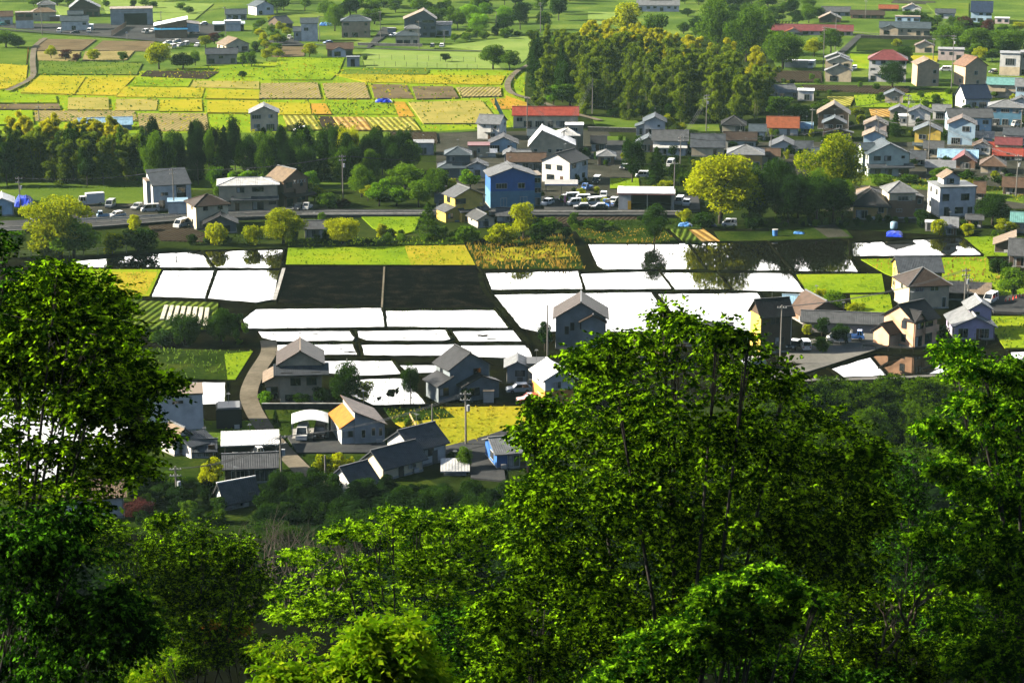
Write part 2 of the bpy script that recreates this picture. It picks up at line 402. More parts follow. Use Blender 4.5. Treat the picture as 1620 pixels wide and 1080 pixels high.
bank(gpoly([(451,421),(607,421),(604,485),(438,480)], 0.1)); bank(gpoly([(610,421),(756,421),(786,488),(607,488)], 0.1))
strip([(449,424),(440,455),(434,474)], 0.7, 'conc', 0.42, 'ditch_wall'); strip([(760,432),(764,458),(790,485),(838,545)], 1.0, 'bank', 0.40, 'path')
strip([(608,422),(604,486)], 0.35, 'dirt', 0.42, 'path')
# --- grass round the paddies
for q, m, gm, d, h in [
 ([(456,391),(735,387),(752,419),(452,418)], 'bright', 'bright', 1.1, .3), ([(640,389),(735,387),(752,419),(650,419)], 'yellow', 'yellow', .7, .3),
 ([(737,386),(905,371),(925,425),(756,425)], 'dark', 'orange', 1.6, .9), ([(760,398),(890,380),(905,405),(770,415)], 'yellow', 'dark', 1.6, .7),
 ([(60,426),(255,426),(236,468),(-20,472)], 'bright', 'bright', .9, .35), ([(165,430),(250,430),(230,466),(168,466)], 'yellow', 'orange', .9, .3),
 ([(-200,470),(225,472),(215,600),(-200,640)], 'dark', 'dark', .7, .6),
 ([(222,550),(395,555),(362,600),(205,598)], 'dark', 'mid', .9, .5), ([(355,560),(400,555),(372,600),(360,600)], 'bright', 'bright', 1.2, .4),
 ([(1260,434),(1395,433),(1400,462),(1277,464)], 'bright', 'bright', .9, .3), ([(1345,466),(1408,466),(1414,500),(1350,502)], 'bright', 'bright', 1., .4),
 ([(1362,410),(1560,406),(1590,440),(1500,470),(1400,432)], 'bright', 'orange', .8, .6), ([(1500,440),(1640,430),(1640,470),(1495,468)], 'bright', 'mid', 1., .5),
 ([(1525,376),(1580,370),(1600,405),(1558,405)], 'bright', 'bright', 1., .4), ([(1555,500),(1640,500),(1640,550),(1590,550)], 'bright', 'mid', 1., .5),
 ([(606,645),(833,642),(840,660),(828,692),(700,709),(625,668)], 'yellow', 'yellow', 1.2, .35), ([(606,645),(700,643),(720,660),(625,668)], 'dark', 'mid', 1.5, .5),
 ([(300,665),(420,665),(440,705),(330,705)], 'mid', 'bright', 1., .3), ([(415,640),(520,640),(520,690),(440,690)], 'dark', 'dark', 1., .5),
 ([(910,362),(1050,362),(1075,384),(925,384)], 'dark', 'orange', 1.2, .4), ([(570,341),(666,340),(655,366),(632,372),(590,360)], 'bright', 'bright', 1., .3),
 ([(452,378),(735,374),(735,386),(456,390)], 'dark', 'bright', 1.3, .5), ([(905,350),(1100,345),(1110,362),(910,362)], 'dark', 'dark', 1.2, .5),
 ([(965,282),(1010,282),(1012,297),(965,298)], 'bright', 'bright', 1., .3), ([(1320,288),(1330,270),(1620,300),(1620,320),(1480,300)], 'mid', 'yellow', 1., .5)]:
    field(q, m); grass(q, gm, d, h, z=0.3)
# vegetable plots
field([(195,475),(345,478),(345,520),(215,522)], 'rows', .3)
for k in range(8):
    x = 263 + k*9.3; wv = MB(); A, B = G(x, 483+k*.6, .5), G(x-7+k*.4, 505+k*1.5, .5); d_ = (B-A)
    wv.box((A.x+B.x)/2, (A.y+B.y)/2, .45, .75, d_.length, .35, math.atan2(-d_.x, d_.y))
    tag(wv.build('row_cover', paint((0.5,0.46,0.3), 0.6, .4, name='row_cover_film')), 'narrow pale plastic covered crop row in the vegetable plot', 'row cover', 'plastic covered crop rows beside the paddies')
field([(1082,361),(1112,361),(1140,382),(1108,384)], 'rowso', .12); field([(1060,362),(1085,360),(1112,384),(1085,384)], 'rows', .3)
field([(1130,366),(1240,366),(1240,381),(1140,382)], 'dark', .2); field([(1215,355),(1330,352),(1350,376),(1220,380)], 'dark', .23)
field([(1285,358),(1320,354),(1345,374),(1310,376)], 'gravel', .26)
field([(860,339),(1012,339),(1015,356),(865,358)], 'dbrown', .3); field([(235,357),(285,352),(330,372),(320,382),(255,380)], 'dbrown', .25)
grass([(285,372),(420,374),(420,388),(300,388)], 'dark', 1.2, .7)
# --- roads
strip([(-40,364),(120,358),(200,352),(280,346),(340,342),(475,337),(668,337),(860,337),(1075,337)], 4.2, 'asph', 0.75, 'road', True)
field([(-60,366),(280,348.5),(475,340),(1078,340),(1078,331),(475,331),(280,337),(-60,352)], 'asph', 0.70, 'road_verge')
strip([(424,538),(428,556),(404,590),(390,625),(406,660),(440,705),(480,745),(515,778),(570,815)], 2.9, 'dirt', 0.32, 'road')
strip([(690,715),(740,704),(790,690),(850,668)], 3.4, 'asph', 0.33, 'road'); field([(740,700),(790,690),(800,760),(745,755)], 'asph', .28, 'yard')
strip([(1190,606),(1290,577),(1396,542)], 3.6, 'lane', 0.3, 'road'); field([(1255,540),(1395,522),(1400,545),(1290,576),(1240,570)], 'lane', .22, 'yard')
strip([(1180,601),(1340,600),(1545,590),(1640,570)], 1.6, 'lane', 0.2, 'path')
field([(455,690),(528,680),(620,705),(600,715),(470,715)], 'asph', .3, 'yard'); field([(1560,470),(1640,463),(1640,495),(1572,492)], 'asph', .5, 'parking_area')
field([(858,310),(1105,310),(1108,331),(862,331)], 'asph', .72, 'parking_area'); field([(965,250),(995,235),(1000,285),(968,283)], 'gravel', .3, 'yard')
field([(1540,198),(1640,197),(1640,230),(1562,228)], 'asph', .3, 'parking_area'); field([(955,222),(990,222),(985,255),(950,250)], 'asph', .35, 'parking_area')
field([(690,210),(960,205),(1000,270),(1000,335),(690,335)], 'gravel', .05, 'yard'); field([(1195,225),(1640,225),(1640,330),(1310,335),(1195,262)], 'gravel', .045, 'yard')
field([(0,300),(235,296),(225,322),(28,322)], 'mid', .3); grass([(0,298),(235,294),(228,312),(30,318)], 'mid', .9, .5); field([(100,312),(250,312),(250,342),(120,350)], 'gravel', .25, 'yard')
field([(-300,150),(-300,-60),(1900,-60),(1900,140),(1240,140),(1210,60),(840,60),(830,140)], 'up', 0.03, 'meadow')
terr = [(-300,125),(250,112),(420,98),(560,108),(830,112),(830,200),(690,208),(40,212),(-300,205)]
field(terr, 'bright', 0.05, 'meadow'); grass(terr, 'yellow', .10, .6, 1.1, z=.4); grass(terr, 'mid', .07, .7, 1.0, z=.4)
field([(-300,300),(-300,150),(830,140),(830,200),(660,215),(640,300)], 'mid', 0.025, 'meadow')
# --- terraced fields up the valley (a tile of four times enlarged pixels each)
A_ = [
 ([(245,247),(610,250),(520,318),(232,320)], 'brown'), ([(650,258),(980,262),(940,323),(580,318)], 'brown'), ([(232,325),(510,325),(480,388),(240,380)], 'tan'),
 ([(540,325),(850,322),(800,378),(520,382)], 'tan'), ([(250,385),(900,400),(865,472),(240,468)], 'mid'), ([(250,480),(545,482),(470,595),(130,585)], 'yellow'),
 ([(555,482),(850,487),(735,603),(480,597)], 'yellow'), ([(885,492),(1220,500),(1190,548),(845,543)], 'bright'), ([(790,550),(1295,556),(1275,618),(735,612)], 'yellow'),
 ([(1225,510),(1640,515),(1640,562),(1205,550)], 'tan2'), ([(1320,566),(1640,570),(1640,626),(1305,622)], 'yellow'), ([(432,617),(685,617),(690,694),(428,694)], 'tan2'),
 ([(735,627),(1000,627),(990,698),(728,698)], 'tan2'), ([(1015,632),(1275,627),(1282,704),(1008,704)], 'yellow'), ([(1312,637),(1640,637),(1640,714),(1312,711)], 'yellow'),
 ([(-80,598),(350,600),(362,650),(-80,650)], 'bright'), ([(-80,660),(370,657),(385,690),(-80,690)], 'brown'), ([(-80,700),(205,697),(213,780),(-80,790)], 'bright'),
 ([(218,700),(852,702),(872,765),(222,765)], 'tan'), ([(872,717),(1308,717),(1320,822),(885,832)], 'tan'), ([(930,447),(1385,452),(1310,498),(890,480)], 'dbrown'),
 ([(-80,300),(175,300),(165,415),(-80,395)], 'mid'), ([(140,305),(182,300),(172,400),(142,390)], 'orange'), ([(-80,402),(175,412),(165,505),(45,560),(-80,570)], 'yellow'),
 ([(640,0),(1350,25),(1230,125),(990,130),(670,80)], 'pale'), ([(330,20),(440,20),(430,100),(385,100)], 'pale'), ([(-80,60),(120,60),(110,90),(-80,120)], 'mid')]
for q, m in A_: field(tile(0, 0, q), m, 0.25 + rnd.uniform(0, .35))
for q, m in [([(65,292),(312,296),(305,355),(150,360),(40,352)], 'brown'), ([(140,362),(560,367),(525,455),(470,505),(95,505)], 'bright'),
 ([(700,312),(1420,327),(1560,436),(700,428),(660,342)], 'pale'), ([(480,470),(1580,478),(1550,536),(700,520)], 'yellow'), ([(560,440),(1100,440),(1080,470),(540,470)], 'mid'),
 ([(32,527),(388,522),(413,622),(17,622)], 'tan'), ([(422,527),(688,522),(722,622),(447,622)], 'tan'), ([(727,532),(953,537),(998,622),(752,622)], 'brown'),
 ([(988,547),(1243,547),(1282,618),(1018,625)], 'brown'), ([(1268,552),(1545,550),(1555,608),(1302,612)], 'tan'), ([(965,647),(1428,635),(1545,780),(1060,780)], 'tan2'),
 ([(20,647),(340,652),(350,725),(150,725)], 'yellow'), ([(350,655),(440,655),(480,722),(356,722)], 'orange'), ([(445,650),(850,655),(895,722),(485,722)], 'bright'),
 ([(870,643),(940,645),(1005,738),(905,738)], 'orange'), ([(172,730),(360,732),(418,820),(205,820)], 'rowsy'), ([(388,736),(478,736),(528,828),(434,828)], 'dbrown'),
 ([(488,740),(678,740),(738,822),(548,822)], 'rowso'), ([(692,742),(985,742),(1042,825),(745,825)], 'rowsy'), ([(1200,292),(1640,232),(1640,318),(1420,318)], 'pale'), ([(1480,625),(1640,620),(1640,690),(1520,690)], 'orange'),
 ([(850,835),(1140,835),(1150,900),(860,880)], 'dbrown')]: field(tile(405, 0, q), m, 0.25 + rnd.uniform(0, .35))
for q, m in [([(505,735),(790,762),(828,800),(770,826),(540,822)], 'mid'), ([(1080,787),(1308,790),(1318,833),(1100,833)], 'mid'), ([(-40,605),(95,650),(100,690),(-40,670)], 'orange'),
 ([(0,220),(140,240),(140,330),(60,400),(0,330)], 'pale'), ([(480,75),(660,80),(640,150),(480,160)], 'pale'), ([(540,860),(720,865),(720,890),(600,890)], 'mid')]: field(tile(810, 0, q), m, 0.2 + rnd.uniform(0, .3))
for q, m in [([(0,445),(338,450),(342,518),(0,518)], 'dbrown'), ([(215,535),(900,545),(880,600),(240,562)], 'dbrown'), ([(545,602),(1165,582),(1168,690),(880,680),(565,678)], 'bright'),
 ([(375,612),(548,612),(520,668),(395,664)], 'rowsy'), ([(-40,125),(175,140),(150,165),(-40,175)], 'rows'), ([(520,340),(640,345),(640,430),(540,420)], 'bright'), ([(560,240),(1050,260),(1040,330),(560,320)], 'dark'),
 ([(900,350),(1080,355),(1070,390),(920,380)], 'yellow'), ([(800,0),(1060,10),(1050,25),(780,18)], 'gravel'), ([(640,690),(870,690),(860,740),(660,740)], 'rowso'), ([(1000,20),(1270,20),(1270,110),(1080,110)], 'mid')]: field(tile(1215, 0, q), m, 0.2 + rnd.uniform(0, .3))
for q, m, d, h in [(tile(405,0,[(140,362),(560,367),(525,455),(470,505),(95,505)]), 'bright', .35, .5), (tile(405,0,[(480,470),(1580,478),(1550,536),(700,520)]), 'yellow', .3, .5),
 (tile(0,0,[(250,385),(900,400),(865,472),(240,468)]), 'mid', .3, .6), (tile(0,0,[(-80,402),(175,412),(165,505),(45,560),(-80,570)]), 'yellow', .3, .5), (tile(0,0,[(130,480),(850,487),(735,603),(130,590)]), 'yellow', .16, .4),
 (tile(0,0,[(790,490),(1295,500),(1275,618),(735,612)]), 'bright', .16, .4), (tile(405,0,[(445,650),(850,655),(895,722),(485,722)]), 'dark', .3, .6), (tile(1215,0,[(545,602),(1165,582),(1168,690),(565,678)]), 'bright', .4, .5)]:
    grass(q, m, d, h, 0.8, z=0.55)
field(tile(0,0,[(-80,165),(240,195),(700,232),(1000,258),(1260,272),(1420,190),(1330,150),(1000,140),(800,150),(400,150),(100,150)]), 'asph', .2, 'yard')
strip([(-30,44),(60,51),(175,58),(250,65),(300,68),(340,62)], 3.2, 'asph', .62, 'road'); strip([(420,72),(500,70),(580,76),(660,79),(720,80),(770,81)], 2.6, 'asph', .62, 'road')
field(tile(405,0,[(60,255),(235,240),(310,290),(60,290)]), 'asph', .3, 'yard'); field(tile(405,0,[(720,300),(890,180),(800,170),(700,300)]), 'asph', .55, 'yard')
strip([(72,60),(53,73),(51,100),(54,117),(46,127),(12,143)], 2.2, 'dirt', .66, 'path')
strip([(846,98),(815,113),(801,131),(806,148),(850,158),(892,175),(950,190)], 2.2, 'dirt', .68, 'path'); strip([(1362,54),(1345,70),(1326,88)], 3.0, 'asph', .6, 'road')

field([(180,740),(360,735),(470,760),(640,800),(640,845),(-100,845),(-100,780)], 'dark', 0.04, 'rough_ground')
field([(-100,690),(250,700),(450,700),(600,720),(700,770),(600,800),(180,790),(-100,790)], 'dark', 0.05, 'rough_ground')
# rice seedlings and stubble standing in a few of the flooded plots
def seedlings(px, step=(.55, 1.5), h=.28, frac=1.0):
    poly = gpoly(px, .08); A = np.array(poly); lo, hi = A.min(0), A.max(0); d = A[1]-A[0]; an = math.atan2(d[1], d[0]); c, s_ = math.cos(an), math.sin(an)
    u = np.arange(-80, 80, step[0]); v = np.arange(-80, 80, step[1]); U, V_ = np.meshgrid(u, v); U = U.ravel()+NR.normal(0, .1, U.size); V_ = V_.ravel()+NR.normal(0, .06, V_.size); m = A.mean(0)
    q = np.stack([m[0]+U*c-V_*s_, m[1]+U*s_+V_*c], 1); ins = np.zeros(len(q), bool); j = len(A)-1
    for i in range(len(A)):
        a, b = A[i], A[j]; k = ((a[1] > q[:, 1]) != (b[1] > q[:, 1])) & (q[:, 0] < (b[0]-a[0])*(q[:, 1]-a[1])/(b[1]-a[1]+1e-12)+a[0]); ins ^= k; j = i
    q = q[ins]; w_ = np.sin(q[:, 0]*.33+1.3)+np.sin(q[:, 1]*.21+q[:, 0]*.1); q = q[(NR.uniform(-2, 2, len(q)) < w_*1.2+frac*2-1.4)]; n = len(q)
    if not n: return
    a = NR.uniform(0, 6.28, n); uu = np.stack([np.cos(a), np.sin(a), 0*a], 1)*.07; B = np.stack([q[:, 0], q[:, 1], np.full(n, .05)], 1); L_ = np.stack([NR.normal(0, .05, n), NR.normal(0, .05, n), NR.uniform(.5, 1, n)*h], 1)
    o = link('rice_seedlings', quads_object('rice_seedlings', np.stack([B-uu, B+uu, B+uu*.4+L_, B-uu*.4+L_], 1), GRASS['mid'])); o['kind'] = 'stuff'
for k_, fr in ((4, .5), (5, .8), (12, .5), (13, .7), (2, .3), (15, .25), (19, .15), (20, .2), (9, .3), (17, .25), (21, .2)): seedlings(P_[k_], frac=fr)
def mud(px, py, a_, b_):
    p = G(px, py, .06); n = 18; b = MB(); rr = [1+rnd.uniform(-.35, .35) for _ in range(n)]
    b.add([(p.x, p.y, .15)] + [(p.x+a_*rr[k]*math.cos(6.283*k/n), p.y+b_*rr[k]*math.sin(6.283*k/n), .06) for k in range(n)], [[0, 1+k, 1+(k+1) % n] for k in range(n)]); st(b.build('mud_patch', MAT['bank']))
for x, y, a_, b_ in [(434,529,.7,.5),(500,528,.8,.4),(640,535,.6,.4),(765,531,1.6,1.0),(776,536,1.2,.6),(555,557,1.6,.7),(500,556,.8,.3),(618,622,1.0,3),(628,618,.4,2.5),(600,630,.5,1.5),(540,552,.5,.3),(690,528,.5,.3),(283,436,.6,.5),(1103,450,.6,.5),(820,527,.6,.3)]: mud(x, y, a_, b_)
# ------------------------------------------------------------------ buildings
W = dict(white=(0.62,0.61,0.57), cream=(0.60,0.50,0.33), beige=(0.46,0.38,0.26), grey=(0.34,0.35,0.35), lgrey=(0.48,0.49,0.49), dgrey=(0.13,0.15,0.17),
 brown=(0.22,0.13,0.08), dbrown=(0.10,0.065,0.045), tan=(0.50,0.36,0.22), yellow=(0.72,0.44,0.08), blue=(0.025,0.11,0.34), lblue=(0.36,0.50,0.60), pblue=(0.09,0.22,0.32),
 orange=(0.58,0.24,0.05), peach=(0.62,0.36,0.22), lav=(0.42,0.36,0.52), black=(0.018,0.02,0.022), mint=(0.50,0.56,0.48), pink=(0.52,0.42,0.38), ochre=(0.45,0.28,0.10))
W = {k: tuple(min(.82, x*1.3) for x in v) if k not in ('black','dgrey','dbrown') else v for k, v in W.items()}
W['slateblue'] = (0.20, 0.235, 0.26)
RC = dict(slate=(0.075,0.085,0.10), dark=(0.035,0.036,0.04), black=(0.02,0.02,0.024), grey=(0.17,0.18,0.19), bgrey=(0.13,0.17,0.20), lgrey=(0.32,0.33,0.34), white=(0.62,0.62,0.60),
 brown=(0.12,0.075,0.05), dbrown=(0.06,0.042,0.033), tan=(0.36,0.27,0.18), red=(0.42,0.10,0.07), maroon=(0.20,0.055,0.06), rust=(0.40,0.13,0.06), orange=(0.62,0.28,0.05),
 navy=(0.02,0.035,0.08), blue=(0.06,0.30,0.55), sky=(0.32,0.52,0.68), teal=(0.16,0.36,0.34), cop=(0.34,0.20,0.12))
RC.update(tan=(0.23,0.165,0.105), lgrey=(0.21,0.22,0.23), grey=(0.10,0.105,0.112), bgrey=(0.075,0.10,0.12), red=(0.32,0.06,0.04), cop=(0.22,0.12,0.07), orange=(0.55,0.20,0.02), rust=(0.30,0.09,0.04))
METAL = {'white', 'sky', 'blue', 'teal', 'red', 'orange', 'cop'}
def wallm(k): return siding(W[k], 'wall_siding') if k in ('blue','brown','dgrey','pblue','tan','dbrown','ochre','lav','orange') else paint(W[k], 0.85, 0.16, 0.5, 'wall_render')
def roofm(k):
    if k in METAL: return rooftile(RC[k], 0.45, 0.4 if k in ('white', 'sky') else .6, False, 'metal_roofing', .5 if k in ('white', 'sky') else .2)
    return rooftile(RC[k], 0.32, 0.62, True, 'roof_tiles', 0.22)
FRAMES = dict(w=paint((0.6,0.6,0.58), 0.4, .08, name='white_window_frame'), d=paint((0.05,0.045,0.04), 0.4, .08, name='dark_window_frame'), s=paint((0.35,0.35,0.35), 0.35, .08, name='alloy_window_frame'))
CURT = paint((0.42,0.42,0.40), 0.8, .25, name='curtain_cloth')
GL = glass(); DARKV = paint((0.006,0.006,0.007), 0.9, .1, name='interior_shade')
CONC = MAT['conc']; STEEL = paint((0.22,0.23,0.24), 0.4, .15, name='galvanised_steel', metal=.6)
TRIMD = paint((0.03,0.028,0.027), 0.5, .1, name='dark_trim'); TRIMW = paint((0.55,0.54,0.5), 0.5, .1, name='white_trim')

def slab(b, a, c, d, e, t):       # roof plane a,c (eave, ccw seen from above) d,e (ridge): thick slab with uv on the top
    T = [Vector(p) for p in (a, c, d, e)]; D = [p - Vector((0, 0, t)) for p in T]
    u = (T[1]-T[0]).length; v = (T[3]-T[0]).length; u2 = (T[2]-T[3]).length; o = (u-u2)/2
    b.add(T + D, [[0,1,2,3],[7,6,5,4],[0,4,5,1],[1,5,6,2],[2,6,7,3],[3,7,4,0]],
          [[(0,0),(u,0),(u-o,v),(o,v)]] + [None]*5)
def gable_roof(P, m, cx, cy, w, d, z, rise, axis, oe, og, t=0.16, off=0.0, capm=None, soft=True):
    """roof over footprint w x d at (cx,cy), eaves at z; axis 'x' or 'y' is the ridge direction; off shifts the ridge sideways"""
    L = (w if axis == 'x' else d)/2 + og; S = (d if axis == 'x' else w)/2
    def tr(a, s, zz): return (cx+a, cy+s, zz) if axis == 'x' else (cx-s, cy+a, zz)
    b = MB(); lift = t
    sl1 = rise/(S+off); sl2 = rise/(S-off)
    e1, e2 = z - sl1*oe + lift, z - sl2*oe + lift; r = z + rise + lift
    slab(b, tr(-L, -S-oe, e1), tr(L, -S-oe, e1), tr(L, off, r), tr(-L, off, r), t)
    slab(b, tr(L, S+oe, e2), tr(-L, S+oe, e2), tr(-L, off+.004, r-.003), tr(L, off+.004, r-.003), t)
    o = b.build('roof', m, P)
    c = MB(); q = tr(0, off, r+0.05); 
    c.box(q[0], q[1], q[2], 2*L+.1 if axis == 'x' else .26, .26 if axis == 'x' else 2*L+.1, .2); c.build('ridge', capm or m, o)
    return o
def hip_roof(P, m, cx, cy, w, d, z, rise, oe, t=0.16, capm=None):
    w2, d2 = w/2+oe, d/2+oe; k = rise/(min(w, d)/2); e = z - k*oe + t; r = z + rise + t
    if w >= d: rl = (w-d)/2; A, B = (cx-rl, cy, r), (cx+rl+.01, cy, r)
    else: rl = (d-w)/2; A, B = (cx, cy-rl, r), (cx, cy+rl+.01, r)
    c = [(cx-w2, cy-d2, e), (cx+w2, cy-d2, e), (cx+w2, cy+d2, e), (cx-w2, cy+d2, e)]
    b = MB()
    def face(pts):
        V = [Vector(p) for p in pts]; ux = (V[1]-V[0]).normalized(); nn = None
        uv = [((p-V[0]).dot(ux), (p-V[0]-ux*(p-V[0]).dot(ux)).length) for p in V]
        b.add(pts, [list(range(len(pts)))], [uv])
    if w >= d: face([c[0], c[1], B, A]); face([c[2], c[3], A, B]); face([c[3], c[0], A]); face([c[1], c[2], B])
    else: face([c[0], c[1], A]); face([c[1], c[2], B, A]); face([c[2], c[3], B]); face([c[3], c[0], A, B])
    l = [(p[0], p[1], p[2]-t) for p in c]
    b.add(c + l, [[0,4,5,1],[1,5,6,2],[2,6,7,3],[3,7,4,0],[7,6,5,4]])
    o = b.build('roof', m, P)
    cp = MB()
    for p in c:
        q = A if (p[0] <= cx if w >= d else p[1] <= cy) else B
        cp.tube([(p[0], p[1], p[2]+.03), (q[0], q[1], q[2]+.05)], [.1, .1], 5)
    cp.tube([(A[0], A[1], A[2]+.06), (B[0]+.001, B[1]+.001, B[2]+.06)], [.14, .14], 5)
    cp.build('ridge', capm or m, o); return o
def shed_roof(P, m, cx, cy, w, d, z, rise, low, oe, t=0.16):   # low: side of the low eave 'f','b','l','r'
    w2, d2 = w/2+oe, d/2+oe; b = MB()
    sp = d if low in 'fb' else w; k = rise/sp; lo, hi = z-k*oe+t, z+rise+k*oe+t
    if low == 'f': q = [(cx-w2,cy-d2,lo),(cx+w2,cy-d2,lo),(cx+w2,cy+d2,hi),(cx-w2,cy+d2,hi)]
    if low == 'b': q = [(cx+w2,cy+d2,lo),(cx-w2,cy+d2,lo),(cx-w2,cy-d2,hi),(cx+w2,cy-d2,hi)]
    if low == 'l': q = [(cx-w2,cy+d2,lo),(cx-w2,cy-d2,lo),(cx+w2,cy-d2,hi),(cx+w2,cy+d2,hi)]
    if low == 'r': q = [(cx+w2,cy-d2,lo),(cx+w2,cy+d2,lo),(cx-w2,cy+d2,hi),(cx-w2,cy-d2,hi)]
    slab(b, *q, t); return b.build('roof', m, P)
def flat_roof(P, m, cx, cy, w, d, z, oe, t=0.25):
    b = MB(); b.box(cx, cy, z+t/2, w+2*oe, d+2*oe, t); return b.build('roof', m, P)
def wall_block(b, cx, cy, w, d, z0, z1, roof, rise, off=0.0):
    x0, x1, y0, y1 = cx-w/2, cx+w/2, cy-d/2, cy+d/2
    if roof == 'gx':
        ym = cy+off; vs = [(x0,y0,z0),(x0,y1,z0),(x0,y1,z1),(x0,ym,z1+rise),(x0,y0,z1)]
        vs += [(x1, p[1], p[2]) for p in vs]; b.add(vs, [[0,1,2,3,4][::-1],[5,6,7,8,9],[0,4,9,5],[1,6,7,2]])
    elif roof == 'gy':
        xm = cx-off; vs = [(x0,y0,z0),(x1,y0,z0),(x1,y0,z1),(xm,y0,z1+rise),(x0,y0,z1)]
        vs += [(p[0], y1, p[2]) for p in vs]; b.add(vs, [[0,1,2,3,4],[5,6,7,8,9][::-1],[0,4,9,5],[1,6,7,2]])
    elif roof and roof[0] == 's':
        hh = dict(f=(0,0,1,1), b=(1,1,0,0), l=(0,1,1,0), r=(1,0,0,1))[roof[1]]   # corners 00,10,11,01
        q = [(x0,y0),(x1,y0),(x1,y1),(x0,y1)]
        vs = [(p[0],p[1],z0) for p in q] + [(p[0],p[1],z1+rise*h) for p, h in zip(q, hh)]
        b.add(vs, [[0,1,5,4],[1,2,6,5],[2,3,7,6],[3,0,4,7],[4,5,6,7]])
    else: b.box(cx, cy, (z0+z1)/2, w, d, z1-z0)
def window(P, face, cx, cy, w, d, u, z, ww, hh, fr='w', simple=False, kind='slide', curtain=False):
    """face F/L/R of a block; u along the face from its centre"""
    if face == 'F': c = (cx+u, cy-d/2); rz = 0
    elif face == 'L': c = (cx-w/2, cy-u); rz = -math.pi/2
    else: c = (cx+w/2, cy+u); rz = math.pi/2
    def T(x, y, zz):
        k, s = math.cos(rz), math.sin(rz); return (c[0]+x*k-y*s, c[1]+x*s+y*k, zz)
    def bx(b, x, y, zz, sx, sy, sz): p = T(x, y, zz); b.box(p[0], p[1], p[2], sx, sy, sz, rz)
    if simple:
        b = MB(); bx(b, 0, -.02, z+hh/2, ww, .10, hh); return b.build('window', GL, P)
    b = MB(); f = 0.07
    # a picture-frame ring in one piece
    o = [(-ww/2-f, z-f), (ww/2+f, z-f), (ww/2+f, z+hh+f), (-ww/2-f, z+hh+f)]; i = [(-ww/2, z), (ww/2, z), (ww/2, z+hh), (-ww/2, z+hh)]
    vs = []
    for y in (-.09, .04):
        for q in (o, i): vs += [T(x, y, zz) for x, zz in q]
    fs = []
    for k in range(4):
        n = (k+1) % 4
        fs += [[k, n, 4+n, 4+k], [8+k, 12+k, 12+n, 8+n], [k, 8+k, 8+n, n], [4+k, 4+n, 12+n, 12+k]]
    b.add(vs, fs)
    if kind == 'slide' and ww > 1.1: bx(b, 0, -.05, z+hh/2, .06, .06, hh+f)
    if kind == 'slide' and ww > 2.2:
        bx(b, -ww/4, -.045, z+hh/2, .05, .05, hh+f); bx(b, ww/4, -.045, z+hh/2, .05, .05, hh+f)
    fo = b.build('window', FRAMES[fr], P)
    g = MB(); bx(g, 0, -.012, z+hh/2, ww, .03, hh); g.build('pane', GL, fo)
    if curtain:
        k = MB(); bx(k, -ww*.27, -.034, z+hh*.5, ww*.38, .012, hh*.94); k.build('curtain', CURT, fo)
    return fo
def auto_windows(P, cx, cy, w, d, z0, z1, faces, rg, fr, simple, ground, dens=1.0):
    ns = max(1, int((z1-z0+0.5)//2.6)); sh = (z1-z0)/ns
    for s in range(ns):
        zb = z0 + s*sh
        for fc in faces:
            L = w if fc == 'F' else d
            n = max(1, int(L*dens/3.1)) if fc == 'F' else max(1, int(L*dens/4.0))
            if L < 1.6: continue
            for k in range(n):
                if rg.random() < 0.12 and n > 1: continue
                u = -L/2 + L*(k+.5)/n + rg.uniform(-.15, .15)*L/n
                big = rg.random() < (0.6 if (s == 0 and ground) else 0.45) and fc == 'F'
                ww = min(L/n*0.78, rg.choice([2.4, 1.7, 2.6] if big else [1.6, 0.75, 1.2, 1.7])); hh = 1.85 if (big and s == 0 and ground) else rg.choice([1.15, 1.0, 1.2, .6 if ww < 1 else 1.1])
                hh = min(hh, sh*.68); z = zb + (0.35 if hh > 1.5 else sh*0.80-hh)
                window(P, fc, cx, cy, w, d, u, max(z, zb+.25), ww, hh, fr, simple, curtain=(rg.random() < .45))
def hcenter(a, x0, xs, x1, yb, d):
    xm = xs if a != 0 else (x0+x1)/2
    N = G(xm, yb); s = scale_at(N); rot = R(a) - az(xm)
    if a > 0: w = (x1-xs)/(s*math.cos(R(a))); dd = (xs-x0)/(s*math.sin(R(a))) if d is None else d; lc = (-w/2, -dd/2)
    elif a < 0: w = (xs-x0)/(s*math.cos(R(a))); dd = (x1-xs)/(s*math.sin(R(-a))) if d is None else d; lc = (w/2, -dd/2)
    else: w = (x1-x0)/s; dd = d or 8.0; lc = (0, -dd/2)
    k, n = math.cos(rot), math.sin(rot)
    c = N - Vector((lc[0]*k - lc[1]*n, lc[0]*n + lc[1]*k, 0)); return c, rot, w, dd, s
_hn = [0]
def put_roof(P, t, rm, cx, cy, w, d, z, rise, oe, og, off, cap):
    if t == 'gx': gable_roof(P, rm, cx, cy, w, d, z, rise, 'x', oe, og, off=off, capm=cap)
    elif t == 'gy': gable_roof(P, rm, cx, cy, w, d, z, rise, 'y', oe, og, off=off, capm=cap)
    elif t == 'hip': hip_roof(P, rm, cx, cy, w, d, z, rise, oe, capm=cap)
    elif t[0] == 's': shed_roof(P, rm, cx, cy, w, d, z, rise, t[1], oe)
    elif t == 'flat': flat_roof(P, rm, cx, cy, w, d, z, oe*.4)
